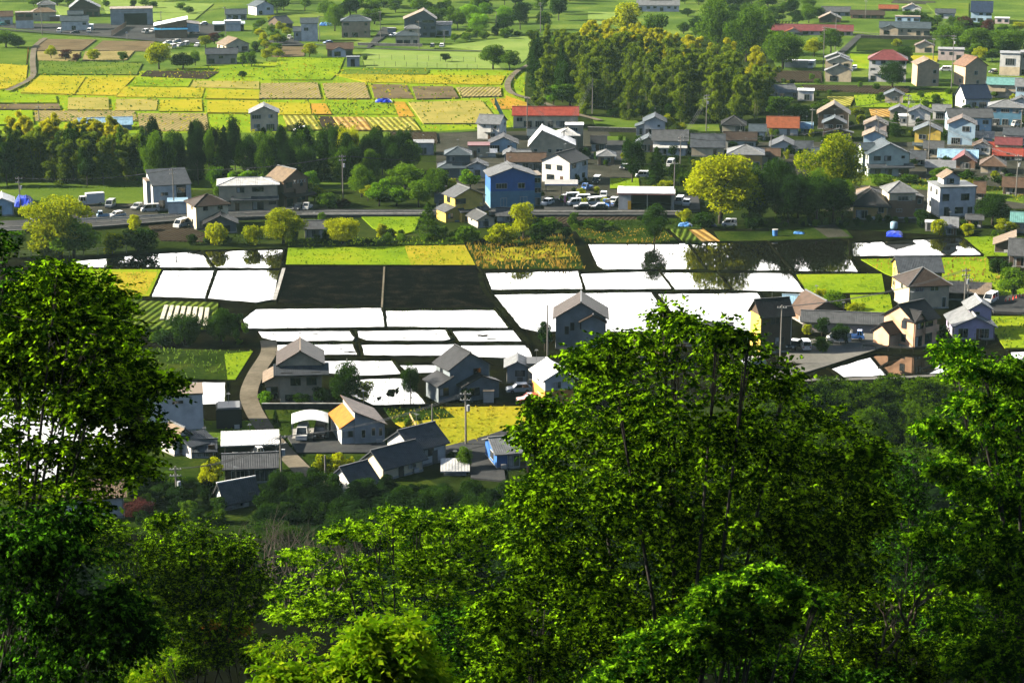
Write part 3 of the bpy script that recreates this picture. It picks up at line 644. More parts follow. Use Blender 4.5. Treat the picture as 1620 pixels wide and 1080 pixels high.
def house(label, x0, xs, x1, yb, H, roof='gx', rm='slate', wall='cream', a=0, d=None, rise=None, cat='house', name='house', oe=0.55, og=0.45, off=0.0, win='FLR', fr='w',
          extra=(), door=None, dens=1.0, cap=None, z0=0.0, opening=None, balcony=None, ac=False, found=True, group=None, band=None, antenna=False, wins=()):
    _hn[0] += 1; rg = random.Random(_hn[0]*13+5)
    c, rot, w, dd, s = hcenter(a, x0, xs, x1, yb, d); h = H/(s*0.955)
    if callable(extra): extra = extra(w, dd, h)
    P = empty(name, (c.x, c.y, z0), rot); tag(P, label, cat, group)
    far = yb < 150
    sp = (dd if roof == 'gx' else w)/2
    if rise is None: rise = dict(gx=sp*.46, gy=sp*.46, hip=min(w, dd)/2*.45, flat=0).get(roof, 1.0)
    b = MB(); wall_block(b, 0, 0, w, dd, -.2, h, roof, rise, off)
    zs = []
    capm = roofm(cap) if cap else None
    put_roof(P, roof, roofm(rm), 0, 0, w, dd, h, rise, oe, og, off, capm)
    faces = [f for f in win if f == 'F' or (f == 'L' and a >= 0) or (f == 'R' and a <= 0)] if a else [f for f in win]
    if a == 0: faces = [f for f in win if f == 'F' or (f == 'R' and xs_side(x0, x1) > 0) or (f == 'L' and xs_side(x0, x1) < 0)]
    if win: auto_windows(P, 0, 0, w, dd, 0, h, faces, rg, fr, far, True, dens)
    for q in wins: window(P, q[0], 0, 0, w, dd, q[1]*(w if q[0]=='F' else dd), q[2], q[3], q[4], fr)
    for e in extra:        # (dx, dy, w, d, z0, h, roof, rise, rm, wall?, win?)  centre offsets in metres from the main block's centre
        dx, dy, ew, ed, ez, eh, er, eri = e[:8]; erm = e[8] if len(e) > 8 and e[8] else rm
        if er == 'none': pass
        else: put_roof(P, er, roofm(erm), dx, dy, ew, ed, ez+eh, eri, oe*.85, og*.8, 0, capm)
        ewm = e[9] if len(e) > 9 and e[9] else None
        if ewm:
            eb = MB(); wall_block(eb, dx, dy, ew, ed, ez if ez else -.2, ez+eh, er, eri); eb.build('annex_wall', wallm(ewm), P)
        else: wall_block(b, dx, dy, ew, ed, ez if ez else -.2, ez+eh, er, eri)
        ewin = e[10] if len(e) > 10 else 'F'
        if ewin: auto_windows(P, dx, dy, ew, ed, ez, ez+eh, [f for f in ewin if f == 'F' or f in faces], rg, fr, far, ez == 0, dens)
    b.build('wall', wallm(wall), P)
    if found and not far:
        f = MB(); f.box(0, 0, .15, w+.12, dd+.12, .4); f.build('foundation', CONC, P)
    if band:               # differently coloured lower storey: (material, height fraction)
        q = MB(); q.box(0, 0, h*band[1]/2+.2, w+.07, dd+.07, h*band[1]-.1); q.build('lower_wall', wallm(band[0]), P)
    if opening:            # front bay(s), near black panel painted as the shade inside: (u0,u1,height fraction)
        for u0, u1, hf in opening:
            q = MB(); q.box((u0+u1)/2*w-w/2, -dd/2+.02, h*hf/2+.05, (u1-u0)*w, .12, h*hf); q.build('bay_shade_panel', DARKV, P)
    if door is None and yb > 190 and win: door = rg.uniform(-.35, .35)
    if door is not None and door is not False:
        q = MB(); q.box(door*w, -dd/2-.03, 1.05, .95, .1, 2.05); dr = q.build('door', paint(rg.choice([(0.10,0.055,0.03),(0.05,0.05,0.055),(0.16,0.15,0.14)]), .5, .15, name='door_panel'), P)
        q = MB(); q.box(door*w+.36, -dd/2-.11, 1.05, .05, .08, .22); q.build('handle', STEEL, dr)
    if balcony is None and 'F' in win and h > 4.4 and not far and rg.random() < .5: balcony = (rg.uniform(-.2, .2), w*.42, h*.5, .9)
    if not far and rg.random() < .45: antenna = True
    if balcony:            # (u centre fraction, width m, z, depth)
        u, bw, bz, bd = balcony
        q = MB(); q.box(u*w, -dd/2-bd/2, bz, bw, bd, .14); bo = q.build('balcony', wallm(wall) if band is None else wallm(wall), P)
        q = MB(); q.box(u*w, -dd/2-bd+.04, bz+.57, bw, .08, 1.0); q.box(u*w-bw/2+.04, -dd/2-bd/2, bz+.57, .08, bd-.16, 1.0); q.box(u*w+bw/2-.04, -dd/2-bd/2, bz+.57, .08, bd-.16, 1.0); q.build('railing', wallm(wall), bo)
    if ac or (not far and rg.random() < .5):
        q = MB(); u = rg.choice([-.3, .3, .1])*w; q.box(u, -dd/2-.25, .55, .8, .32, .6); q.build('air_conditioner', TRIMW, P)
    if not far and win:    # rain pipe at the near corner
        q = MB(); q.tube([(w/2-.12, -dd/2-.07, .1), (w/2-.12, -dd/2-.07, h-.1)], [.05, .05], 5); q.build('rain_pipe', TRIMD if rg.random() < .6 else TRIMW, P)
    if antenna:
        q = MB(); zt = h+rise; q.tube([(0, 0, zt), (0, 0, zt+2.2)], [.03, .03], 4)
        for k in range(5): q.box(0, -.4+.2*k, zt+2.0, .7-.08*k, .03, .03)
        q.box(0, 0, zt+2.0, .03, 1.0, .03); q.build('antenna', STEEL, P)
    return P
def xs_side(x0, x1):
    m = (x0+x1)/2
    return 1 if m < 700 else (-1 if m > 920 else 0)
# --- far left village
house('pale low house with grey brown roof at the far left end of the lane', -22, 0, 20, 40, 13, 'gx', 'brown', 'white')
house('narrow two storey block with brown upper floor and white lower floor', 26, 0, 53, 46, 24, 'flat', 'tan', 'brown', d=6, band=('white', .5))
house('large cream two storey house with stacked tan roofs beside the brown block', 52, 0, 88, 34, 14, 'hip', 'tan', 'cream', d=9, extra=lambda w, d, h: [(1.5, 3, w*.75, 6, 0, h+3, 'hip', 1.6, 'lgrey'), (w*.5, -4, w*.5, 4, 0, 2.2, 'flat', 0, 'white', 'brown', '')])
house('white house with grey stepped roofs behind three parked cars', 98, 0, 140, 49, 15, 'gx', 'bgrey', 'white', d=8, extra=lambda w, d, h: [(.5, 2.2, w*.55, 4, 0, h+2.6, 'gx', 1.2), (w*.55, -1, 3, 4, 0, 2.3, 'flat', 0, 'sky', None, '')])
house('tall dark barn like house with a long pale grey roof slope', 112, 0, 158, 27, 14, 'gy', 'lgrey', 'dbrown', d=14, rise=4.2, off=1.5)
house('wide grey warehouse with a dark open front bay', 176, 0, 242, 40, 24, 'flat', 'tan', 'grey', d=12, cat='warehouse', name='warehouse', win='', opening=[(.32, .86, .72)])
house('workshop with long white sloping roof and blue front canopy', 246, 0, 296, 60, 18, 'sl', 'white', 'brown', d=14, rise=2.6, cat='workshop', name='workshop', extra=lambda w, d, h: [(0, -d/2-1.2, w*.98, 2.4, 0, h*.72, 'sf', .5, 'blue', 'brown', ''), (w*.5+2.6, 1, 5, 12, 2.2, h*.62, 'sr', .6, 'cop', 'lblue', '')])
house('long low beige house with dark slate roof at the edge of the yellow fields', 327, 0, 375, 102, 16, 'gx', 'slate', 'beige', d=7)
house('house with a tan gabled roof and white porch behind the long beige house', 344, 358, 394, 84, 12, 'gy', 'tan', 'cream', 22)
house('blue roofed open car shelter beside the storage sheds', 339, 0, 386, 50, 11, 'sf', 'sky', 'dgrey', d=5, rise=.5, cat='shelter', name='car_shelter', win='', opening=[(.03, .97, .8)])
house('grey green gabled house behind the blue roofed shelter', 358, 0, 390, 32, 9, 'gx', 'bgrey', 'lgrey', d=8)
house('white storage shed with flat roof near the blue shelter', 356, 0, 381, 50, 15, 'flat', 'white', 'white', d=5, cat='shed', name='storage_shed', win='')
house('grey gabled house at the top edge left of the wooded slope', 393, 406, 433, 25, 14, 'gy', 'bgrey', 'white', 25)
house('low dark roofed house sunk among shrubs on the lane', 425, 445, 463, 46, 8, 'gx', 'slate', 'dbrown', 30)
house('slim white two storey house with a grey roof and one square window', 477, 0, 503, 66, 28, 'gx', 'bgrey', 'white', d=7, win='', wins=[('F', -.2, 4.6, 1.8, 1.3), ('R', 0, 1.5, 1.2, 1.2)], extra=lambda w, d, h: [(-w*.5-1.6, .5, 3.2, 6, 0, h*.55, 'gx', 1.5, None, 'grey', 'F')])
house('beige two storey house with a wide grey hip roof', 541, 0, 586, 60, 25, 'hip', 'bgrey', 'tan', d=9, balcony=(.28, 3.5, 3.0, 1.2))
house('low house with brown roof and white gable beside the vegetable strips', 518, 0, 558, 90, 12, 'gx', 'brown', 'brown', d=8, extra=lambda w, d, h: [(-.5, -d/2-.6, w*.55, 1.6, 0, h*.85, 'gy', 1.2, 'brown', 'white')])
house('small grey flat roofed field hut standing alone in the grass', 549, 0, 569, 106, 14, 'flat', 'bgrey', 'grey', d=4, cat='hut', name='field_hut', win='', opening=[(.3, .62, .8)])
house('tall dark grey gabled house with a skylight strip on its roof', 640, 0, 690, 60, 28, 'gy', 'tan', 'dgrey', d=12, rise=3.6, off=-1.6)
house('cream house with white sunlit roof standing before the dark grey house', 626, 0, 664, 72, 15, 'hip', 'bgrey', 'cream', d=7, extra=lambda w, d, h: [(w*.2, 1.5, w*.6, 4.5, 0, h+2.6, 'hip', 1.2, 'lgrey')])
house('small white annex house right of the dark grey gabled house', 690, 0, 714, 57, 16, 'sf', 'lgrey', 'white', d=5)
house('pale blue grey utility box building beside the parked car', 613, 0, 626, 54, 8, 'flat', 'lgrey', 'lgrey', d=3, cat='shed', name='utility_shed', win='')
house('cream two storey house with a white sunlit gable behind the dark trees', 397, 0, 440, 208, 28, 'gy', 'lgrey', 'cream', d=9)
house('low shed with bright blue sheet roof beside the brown field', 126, 0, 208, 207, 9, 'gx', 'sky', 'pblue', d=7, cat='shed', name='greenhouse_shed', win='')
house('small white hut glimpsed between the conifers', 358, 0, 371, 262, 22, 'flat', 'white', 'white', d=3, cat='hut', name='white_hut', win='')
# --- centre village
house('long cream building with a red metal roof below the bamboo grove', 812, 0, 914, 203, 20, 'gx', 'red', 'cream', d=8, cat='building', name='long_building', rise=1.9)
house('grey hip roofed house peeking out left of the village', 655, 0, 686, 246, 18, 'flat', 'lgrey', 'grey', d=6)
house('grey two storey house with a blue grey hip roof and broad lower eaves', 706, 0, 744, 280, 34, 'hip', 'bgrey', 'dgrey', d=7, extra=lambda w, d, h: [(-.8, -1.2, w*1.35, d*1.15, 0, h*.45, 'hip', 1.6)])
house('white two storey house with a pale gabled roof behind the low cottages', 755, 790, 798, 222, 25, 'gx', 'lgrey', 'white', -15, d=8)
house('low pale blue house with a dark green gable roof', 775, 0, 818, 242, 14, 'gy', 'dark', 'lblue', d=8)
house('low beige cottage with a flat maroon edged roof', 741, 0, 774, 250, 18, 'flat', 'maroon', 'beige', d=6)
house('white lean-to porch shed beside the low beige cottage', 772, 0, 784, 250, 8, 'sf', 'white', 'white', d=3, rise=.4, cat='shed', name='porch_shed', win='')
house('grey gabled cottage right of the grey hip roofed house', 798, 0, 818, 258, 13, 'gy', 'grey', 'grey', d=7)
house('low grey cottage with two ridges left of the blue house', 690, 0, 722, 330, 10, 'gx', 'slate', 'grey', d=6, cat='cottage')
house('beige gabled house with a long white roof edge', 838, 0, 908, 252, 22, 'gy', 'white', 'beige', d=10, rise=4.0, off=2.8, wins=[('F', -.37, 2, .9, .8), ('F', -.05, 1.9, .9, .9), ('F', .17, 1.9, 1.7, .9)], win='')
house('house with bright white roofs stacked behind the beige gable', 882, 0, 915, 240, 25, 'hip', 'white', 'beige', d=8, extra=lambda w, d, h: [(1.8, 3.5, w*.85, 5, 0, h+2.0, 'flat', 0, 'white')])
house('long pale house with rusty brown roofs below the beige gable', 803, 0, 862, 272, 16, 'gx', 'brown', 'lgrey', d=7)
house('white two storey house with dark gabled roof and two shuttered windows', 857, 902, 930, 293, 34, 'gy', 'dark', 'white', -32, balcony=None, wins=[('F', -.28, 3.6, 1.5, 1.2), ('F', .12, 3.6, 1.5, 1.2), ('F', -.2, .6, 2.2, 1.6)], win='R', fr='d')
house('blue two storey house with deep blue upper wall and grey gable roof', 768, 776, 846, 331, 50, 'gy', 'grey', 'blue', 8, d=9, rise=1.9, band=('pblue', .52), win='', wins=[('F', -.25, 5.0, 2.6, 1.2), ('F', .2, 5.0, 1.6, 1.2), ('F', .25, .6, 1.6, 2.2), ('F', -.2, .6, 1.4, 2.0)], extra=lambda w, d, h: [(w/2+1.0, 1, 2.0, d*.7, 0, h*.93, 'flat', 0, 'tan', 'pblue', 'F')])
house('yellow two storey house with stacked grey tile gables', 703, 720, 765, 351, 38, 'gy', 'grey', 'yellow', 25, cap='lgrey', fr='d', extra=lambda w, d, h: [(-w/2-1.2, -.4, 2.4, d*.85, 0, 2.6, 'sl', .9), (.9, -d/2-.7, w*.95, 1.4, 0, 2.5, 'sf', .5)])
house('small cream cottage with grey roof in front of the yellow house', 740, 756, 782, 361, 13, 'gy', 'grey', 'cream', 20, cap='lgrey', rise=1.1)
house('low white cottage with grey roof at the foot of the blue house', 787, 0, 812, 352, 11, 'gx', 'grey', 'white', d=5)
house('pale two storey house with a grey gable below the bamboo', 1019, 0, 1052, 216, 22, 'gy', 'bgrey', 'lgrey', d=9, extra=lambda w, d, h: [(-w/2-1.2, -1, 2.4, 5, 0, 2.8, 'sl', .8)])
house('long grey tiled house with white front canopy', 1033, 0, 1087, 245, 22, 'gx', 'grey', 'lgrey', d=9, extra=lambda w, d, h: [(0, -d/2-.8, w*.9, 1.6, 0, h*.55, 'sf', .4, 'white')])
house('cream house with a large blue grey tiled roof slope', 1094, 0, 1145, 248, 15, 'gx', 'slate', 'cream', d=11, rise=2.6)
house('white long house with plain brown roof beside the tiled roof', 1146, 0, 1195, 238, 16, 'gx', 'dbrown', 'white', d=7)
house('cream cottage with dark hip roof at the edge of the bamboo', 1143, 0, 1178, 210, 12, 'hip', 'dark', 'cream', d=8, rise=2.0)
house('brown house with ribbed white hip roof behind the large yellow green tree', 1152, 0, 1206, 269, 24, 'hip', 'lgrey', 'ochre', d=9, rise=1.7)
house('grey gabled cottage beside the round dark tree', 1008, 0, 1043, 241, 14, 'gy', 'bgrey', 'beige', d=7, rise=1.6)
house('house with white and tan roof glimpsed over the bamboo tops', 925, 0, 966, 74, 20, 'hip', 'tan', 'cream', d=9)
house('grey roofed farmhouse with white walls at the top of the valley', 1008, 0, 1074, 19, 10, 'gx', 'lgrey', 'white', d=9, extra=lambda w, d, h: [(1, 2, w*.45, 5, 0, h+2.2, 'gx', 1.3)])
# --- right hand village, back
house('tall pale blue house with slate roof at the top right corner', 1536, 0, 1568, 36, 16, 'gx', 'navy', 'lblue', d=14, rise=4.2)
house('pale little house with white flat roof at the top right edge', 1574, 0, 1596, 38, 8, 'flat', 'white', 'pink', d=5)
house('low house with pale brown gable roof in the trees', 1296, 0, 1330, 36, 6, 'gy', 'tan', 'dbrown', d=9, rise=2.4)
house('house with stepped grey roofs behind the pale brown gable', 1300, 0, 1344, 26, 7, 'gx', 'grey', 'grey', d=8)
house('long farm building with dull maroon roof and red porch', 1222, 0, 1348, 56, 7, 'gx', 'maroon', 'pink', d=9, cat='farm building', name='farm_building', extra=lambda w, d, h: [(-w*.24, -5, 7, 5, 0, 1.6, 'gy', 1.4, 'rust')])
house('long low house with dark brown roof before the red roofed barn', 1346, 0, 1398, 30, 6, 'gx', 'dbrown', 'brown', d=7)
house('small barn with a dull red roof behind the dark roofed house', 1391, 0, 1420, 18, 4, 'gx', 'rust', 'brown', d=6, cat='barn', name='small_barn')
house('wide farmhouse with grey tiled roof and pale blue upper storey', 1392, 0, 1470, 57, 12, 'gx', 'bgrey', 'beige', d=9, rise=2.0, extra=lambda w, d, h: [(1, 3.5, w*.5, 5, 0, h+4.2, 'flat', 0, 'tan', 'lblue'), (-w*.3, -d/2, w*.34, 1.4, 0, h*.9, 'gy', 1.4)])
house('cream house with two stepped gables facing down the valley', 1306, 0, 1346, 130, 17, 'gy', 'lgrey', 'cream', d=5, extra=lambda w, d, h: [(.3, 4, w*.95, 5, 0, h+2.9, 'gy', 1.7), (-.8, 9, w*.9, 5, 0, h+3.6, 'gy', 1.6)])
house('white two storey house with a maroon hip roof', 1374, 0, 1432, 130, 34, 'hip', 'maroon', 'white', d=10, rise=2.7, balcony=(-.2, 6, 3.1, 1.1))
house('tan gable fronted house with two small windows in a column', 1443, 1450, 1484, 137, 33, 'gy', 'tan', 'tan', 12, d=9, win='', wins=[('F', .3, 4.6, 1.1, 1.2), ('F', .3, 1.2, 1.1, 1.2)])
house('large tan house with a striped brown roof slope', 1508, 1526, 1559, 138, 32, 'gy', 'cop', 'tan', 28, rise=2.8, win='', wins=[('F', .0, 4.2, 1.2, 1.3), ('F', .1, .6, 1.0, 1.6), ('L', .1, 1.2, 1.4, 1.3)])
house('pinkish flat roofed two storey house behind the tan houses', 1484, 0, 1524, 96, 16, 'flat', 'lgrey', 'pink', d=8)
house('white boxy building with a yellow framed panel', 1581, 0, 1612, 120, 33, 'flat', 'lgrey', 'white', d=8, band=('cream', .38), win='', cat='building', name='boxy_building', wins=[('F', 0, 3.9, 3.2, 2.4)])
house('white box shaped building cut off at the right edge beside the yellow panel', 1613, 0, 1640, 120, 34, 'flat', 'lgrey', 'cream', d=8)
house('low workshop with teal metal roof', 1562, 0, 1612, 155, 20, 'gx', 'teal', 'beige', d=10, cat='workshop', name='low_workshop', rise=1.6)
house('grey house with navy roof and two skylights', 1511, 1527, 1565, 173, 17, 'gx', 'navy', 'lgrey', 22, rise=3.6)
house('pale blue house cut off by the right edge', 1606, 0, 1640, 166, 28, 'gx', 'lgrey', 'lblue', d=8)
house('blue grey two storey building with a white metal hip roof', 1564, 0, 1615, 200, 29, 'hip', 'lgrey', 'pblue', d=9, rise=1.5)
house('long white house with grey roof facing the parking area', 1496, 1500, 1567, 209, 23, 'gx', 'grey', 'lblue', 8, d=8)
house('pale house with brown and grey split gable roof', 1499, 0, 1541, 231, 33, 'gy', 'brown', 'lblue', d=8, win='', wins=[('F', .15, 4.3, 2.0, 1.4), ('F', -.2, .5, 2.4, 1.8)])
house('white house with dark gabled roof and a wide upper window', 1437, 0, 1471, 201, 22, 'gy', 'dark', 'white', d=7, extra=lambda w, d, h: [(-w/2-1.6, .5, 3, 5, 0, 2.8, 'flat', 0, 'white')])
house('cream and ochre two storey house with grey tile roof', 1446, 0, 1486, 246, 37, 'gy', 'bgrey', 'yellow', d=7, win='', wins=[('F', -.2, 4.6, 1.9, 1.2), ('F', .1, .6, 2.2, 1.8)], extra=lambda w, d, h: [(0, -d/2-.6, w*1.02, 1.2, 2.5, .5, 'sf', .4)])
house('house with black front gable and tan left slope', 1294, 0, 1342, 205, 24, 'gy', 'tan', 'dbrown', d=9, rise=2.8)
house('dark red brown house with blue grey gable before the black gable', 1302, 0, 1336, 222, 26, 'gy', 'bgrey', 'dbrown', d=6, extra=lambda w, d, h: [(1.5, -d/2-1, w*1.2, 2, 0, 2.6, 'gy', 1.0, 'grey')])
house('white house with a wide terracotta tiled roof', 1214, 0, 1262, 215, 13, 'gx', 'rust', 'white', d=9, rise=2.4)
house('grey house with slate gable and one square window', 1219, 0, 1258, 246, 14, 'gy', 'slate', 'lgrey', d=9)
house('low slate roofed annex house beside the slate gable', 1259, 0, 1284, 247, 12, 'gx', 'slate', 'lgrey', d=6)
house('little blue grey house behind the terracotta roof', 1267, 0, 1284, 212, 9, 'gx', 'sky', 'pblue', d=5)
house('pink walled house with tan gable roof', 1368, 0, 1402, 212, 14, 'gy', 'tan', 'pink', d=8)
house('pale turquoise house with tan split roof', 1366, 0, 1400, 232, 16, 'gy', 'tan', 'lblue', d=8)
house('white building block standing by the hedge under the terracotta roof', 1262, 0, 1287, 160, 15, 'flat', 'white', 'white', d=6, cat='shed', name='white_shed')
house('long grey roofed house left of the white block', 1216, 1232, 1262, 156, 9, 'gx', 'lgrey', 'grey', 24)
house('mint green two storey house with dark tiled gable and full width lower eave', 1357, 1373, 1437, 281, 36, 'gy', 'bgrey', 'mint', 14, d=9, rise=2.6, fr='d', extra=lambda w, d, h: [(.2, -d/2-.8, w*1.05, 1.6, 2.5, .4, 'sf', .55, 'slate'), (-w/2+.9, 1.5, 3.4, 5, 0, h+.6, 'gx', 1.2)])
house('long shed with a bright white blue roof', 1485, 0, 1544, 263, 13, 'gx', 'sky', 'lgrey', d=9, cat='shed', name='long_shed', rise=1.4)
house('small grey lean-to shed by the parking area', 1544, 0, 1569, 231, 12, 'sf', 'lgrey', 'lblue', d=5, cat='shed', name='lean_to_shed', win='')
house('house with two tiered red metal roofs', 1572, 0, 1616, 254, 8, 'gx', 'red', 'cream', d=6, extra=lambda w, d, h: [(0, 5, w*.9, 5, 0, h+2.2, 'gx', 1.4, 'maroon')])
house('small house with a low red roof left of the tiered red roofs', 1550, 0, 1571, 245, 9, 'gx', 'red', 'grey', d=6)
house('cottage with maroon hip roof below the white blue shed', 1507, 0, 1542, 268, 12, 'gy', 'maroon', 'brown', d=8, rise=1.8)
house('cottage with brown hip roof above the hedge', 1552, 0, 1588, 275, 13, 'hip', 'brown', 'beige', d=8, rise=1.8)
house('low flat shed with pale grey roof behind the hedge', 1466, 0, 1508, 276, 10, 'sf', 'lgrey', 'dbrown', d=5, cat='shed', name='flat_shed', win='')
house('dark shed with glassy blue roof right of the mint house', 1440, 0, 1462, 262, 10, 'gx', 'slate', 'black', d=7, cat='shed', name='dark_shed')
# --- left middle
house('small light blue shed with white roof at the left edge', -12, 0, 21, 342, 20, 'gy', 'white', 'sky' if False else 'lblue', d=8, cat='shed', name='blue_shed')
house('white modern house with a big dark sloping roof and solar panel', 234, 243, 303, 334, 38, 'sf', 'slate', 'white', 9, d=8.5, rise=2.5, oe=.2, win='', wins=[('F', -.2, 3.6, 1.7, .8), ('F', -.28, .5, 1.5, 2.0), ('L', .1, 3.4, .8, 1.2), ('L', -.2, 1.0, .8, 1.2)], extra=lambda w, d, h: [(w*.24, -d/2+.05, 2.3, .3, 0, h-.1, 'none', 0, None, 'black', 'F'), (-w/2-.5, 1.2, 1.0, 5, 0, h+.6, 'flat', 0, 'tan', 'white', '')])
house('white garage with blue roof in front of the modern house', 267, 0, 297, 343, 22, 'flat', 'sky', 'white', d=5, cat='garage', name='white_garage', win='')
house('cream two storey house with a dark hip roof beside the lane', 297, 311, 362, 364, 37, 'hip', 'dbrown', 'cream', 16, fr='d', win='', wins=[('F', -.2, 4.4, 1.0, .9), ('F', .25, 4.4, 1.0, .9), ('L', .1, 4.4, .8, .8), ('L', .1, 1, .8, 1.0), ('F', -.3, .8, 1.2, 1.2)])
house('dark garage with black gable roof joined to the cream house', 325, 0, 374, 369, 15, 'gy', 'black', 'dgrey', d=5, cat='garage', name='dark_garage', rise=1.7, win='', opening=[(.15, .8, .75)])
house('beige two storey house with white metal roof and deep eaves', 348, 0, 440, 334, 40, 'hip', 'white', 'beige', d=8, rise=1.0, fr='d', extra=lambda w, d, h: [(1.5, -d/2-.7, w*.75, 1.4, 2.5, .5, 'sf', .4, 'slate')], balcony=(-.1, 4, 3.0, 1.0))
hb_ = house('dark brown gabled house with white lattice in its gable', 424, 450, 488, 330, 43, 'gy', 'tan', 'brown', 34, rise=2.2, fr='d', cap='lgrey', extra=lambda w, d, h: [(.4, -d/2-.8, w*1.1, 1.6, 2.6, .4, 'sf', .6, 'dbrown')])
house('small white shed house with grey roof among the bushes', 483, 0, 512, 377, 15, 'gx', 'grey', 'lgrey', d=6, rise=1.1, cat='shed', name='shed_house')
# --- right middle
house('old house with dark hip roof and orange brown wall under the tall trees', 1350, 0, 1403, 348, 24, 'hip', 'dark', 'ochre', d=8, rise=2.7, oe=.9)
house('brown two storey house with white hip roof', 1396, 1405, 1446, 346, 41, 'hip', 'lgrey', 'cream', 14, d=7, rise=1.7, band=('brown', .66), win='', wins=[('F', .1, 4.3, 3.2, 1.0), ('F', -.1, 1.6, 1.3, .7)], extra=lambda w, d, h: [(w/2+1.2, .5, 2.4, 5, 0, h*.74, 'sr', .5, 'tan', 'brown')])
house('modern white three level house with roof terrace', 1466, 1485, 1541, 344, 45, 'flat', 'lgrey', 'lgrey', 20, win='L', wins=[('F', -.33, 4.0, 1.5, 1.5), ('F', .2, 4.0, 1.9, 1.5), ('F', -.3, .4, 1.0, 2.0), ('F', .05, .9, 1.9, 1.4), ('F', .35, .9, 1.0, 1.4)], fr='d', extra=lambda w, d, h: [(-.6, .8, w*.45, 4, h+.28, 1.6, 'gy', 1.2, 'tan', 'lgrey')])
house('low cream house with pale brown roof behind the dark hip roof', 1357, 0, 1393, 320, 10, 'hip', 'tan', 'cream', d=8)
house('low brown roofed house right of the modern white house', 1541, 0, 1556, 318, 13, 'gx', 'brown', 'brown', d=8)
house('garden shed with brown barrel roof among the plants', 1529, 0, 1553, 361, 14, 'gx', 'grey', 'ochre', d=3, rise=.6, cat='shed', name='garden_shed')
house('small white garden hut below the modern house', 1464, 0, 1478, 366, 13, 'flat', 'white', 'lgrey', d=2.5, cat='hut', name='garden_hut')
house('shed with teal roof at the right edge', 1600, 0, 1640, 369, 18, 'gx', 'teal', 'beige', d=6, cat='shed', name='teal_shed')
house('house with ribbed grey roof cut off by the right edge', 1597, 0, 1660, 424, 20, 'gx', 'grey', 'dbrown', d=8, rise=2.4)
house('open shed with pale beige roof beside the ribbed grey roof', 1574, 0, 1602, 401, 14, 'sl', 'tan', 'dbrown', d=7, rise=1.6, cat='shed', name='beige_shed', win='')
house('shed with a dull brown roof in the orchard', 1587, 0, 1625, 310, 14, 'gx', 'brown', 'dbrown', d=7, cat='shed', name='orchard_shed')
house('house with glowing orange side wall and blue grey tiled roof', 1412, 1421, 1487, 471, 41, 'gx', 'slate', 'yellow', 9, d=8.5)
house('grey walled house with dark pyramid roof before the orange sided house', 1422, 1437, 1499, 490, 38, 'hip', 'dbrown', 'beige', 20, d=8, rise=2.4, win='', cap='lgrey', wins=[('F', -.25, 3.6, 1.6, 1.1), ('F', .13, 3.6, 1.6, 1.1), ('L', 0, 3.4, 1.0, 1.2), ('F', .38, .2, .7, 2.0)])
house('long open carport with brown roof behind the lavender house', 1497, 0, 1563, 476, 12, 'sf', 'tan', 'dbrown', d=6, rise=.7, cat='carport', name='long_carport', win='', opening=[(.02, .98, .85)])
house('peach house with black roof and small entrance gable on the pond edge', 1397, 1444, 1480, 552, 43, 'gx', 'black', 'peach', 50, rise=2.3, fr='d', win='', wins=[('L', .18, 1.0, .9, 1.3), ('L', .18, 3.4, 1.0, 1.3), ('F', -.36, .1, 1.0, 2.2), ('F', .15, .3, 1.7, 1.9), ('F', .15, 3.2, 1.9, 1.2), ('F', -.33, 3.4, 1.2, 1.1)], balcony=(.15, 3.6, 2.7, .9), extra=lambda w, d, h: [(-w/2-1.4, d/2-1.9, 2.8, 3.6, 0, 2.7, 'gx', 1.3, 'black', 'peach', 'L'), (-w/2+1.3, -d/2+.9, 2.3, 2.2, 0, h+.25, 'gy', 1.2)])
house('lavender house with two grey tiled gables', 1504, 1510, 1571, 537, 21, 'gy', 'lgrey', 'lav', 10, d=9, rise=1.7, cap='white', extra=lambda w, d, h: [(1.6, 2.2, w*.55, 6, 0, h+2.3, 'gy', 1.2, 'lgrey', 'lav')])
house('long low building with grey roof and mauve wall beside the peach house', 1270, 0, 1395, 527, 17, 'gx', 'grey', 'pink', d=6, rise=1.1, cat='building', name='low_building', win='')
house('traditional house with brown tiled roof and pale ridge behind the long low building', 1255, 1272, 1338, 514, 15, 'gy', 'brown', 'brown', 24, d=9, rise=2.4, cap='lgrey')
house('small house with pale blue metal roof left of the traditional roof', 1240, 0, 1274, 502, 14, 'gx', 'sky', 'grey', d=7)
house('black fronted house with sunlit yellow side wall', 1186, 1203, 1251, 560, 60, 'gx', 'black', 'dbrown', 24, rise=2.2, win='F', fr='d', extra=lambda w, d, h: [(-w/2-.04, 0, .1, d*.98, 0.1, h-.3, 'none', 0, None, 'yellow', '')])  # shaded front painted dark, sunlit side a thin yellow sheet over it
# --- front houses among the paddies
house('house with two tiered tiled roof and two dark upper windows beside the paddies', 444, 0, 510, 637, 62, 'gy', 'dbrown', 'beige', d=8, rise=2.0, fr='d', cap='tan', win='', wins=[('F', -.13, 3.0, 1.5, 1.2), ('F', .25, 3.0, 1.5, 1.2), ('F', -.25, .3, 1.7, 1.1)], extra=lambda w, d, h: [(.1, -d/2-.7, w*1.18, 1.4, h-1.7, .35, 'sf', .8, 'slate'), (-w/2-1.2, 1.0, 2.4, 6, 0, 3.2, 'sl', 1.2, 'tan')])
house('dark two storey house with tiled gables and lean-to on the paddy edge', 690, 712, 775, 634, 50, 'gy', 'dark', 'slateblue', 26, rise=2.2, fr='d', extra=lambda w, d, h: [(-w/2-1.1, -.5, 2.2, d*.9, 0, 2.9, 'sl', 1.0), (1.2, -d/2-.9, w*.9, 1.8, 0, 2.7, 'gy', 1.3)])
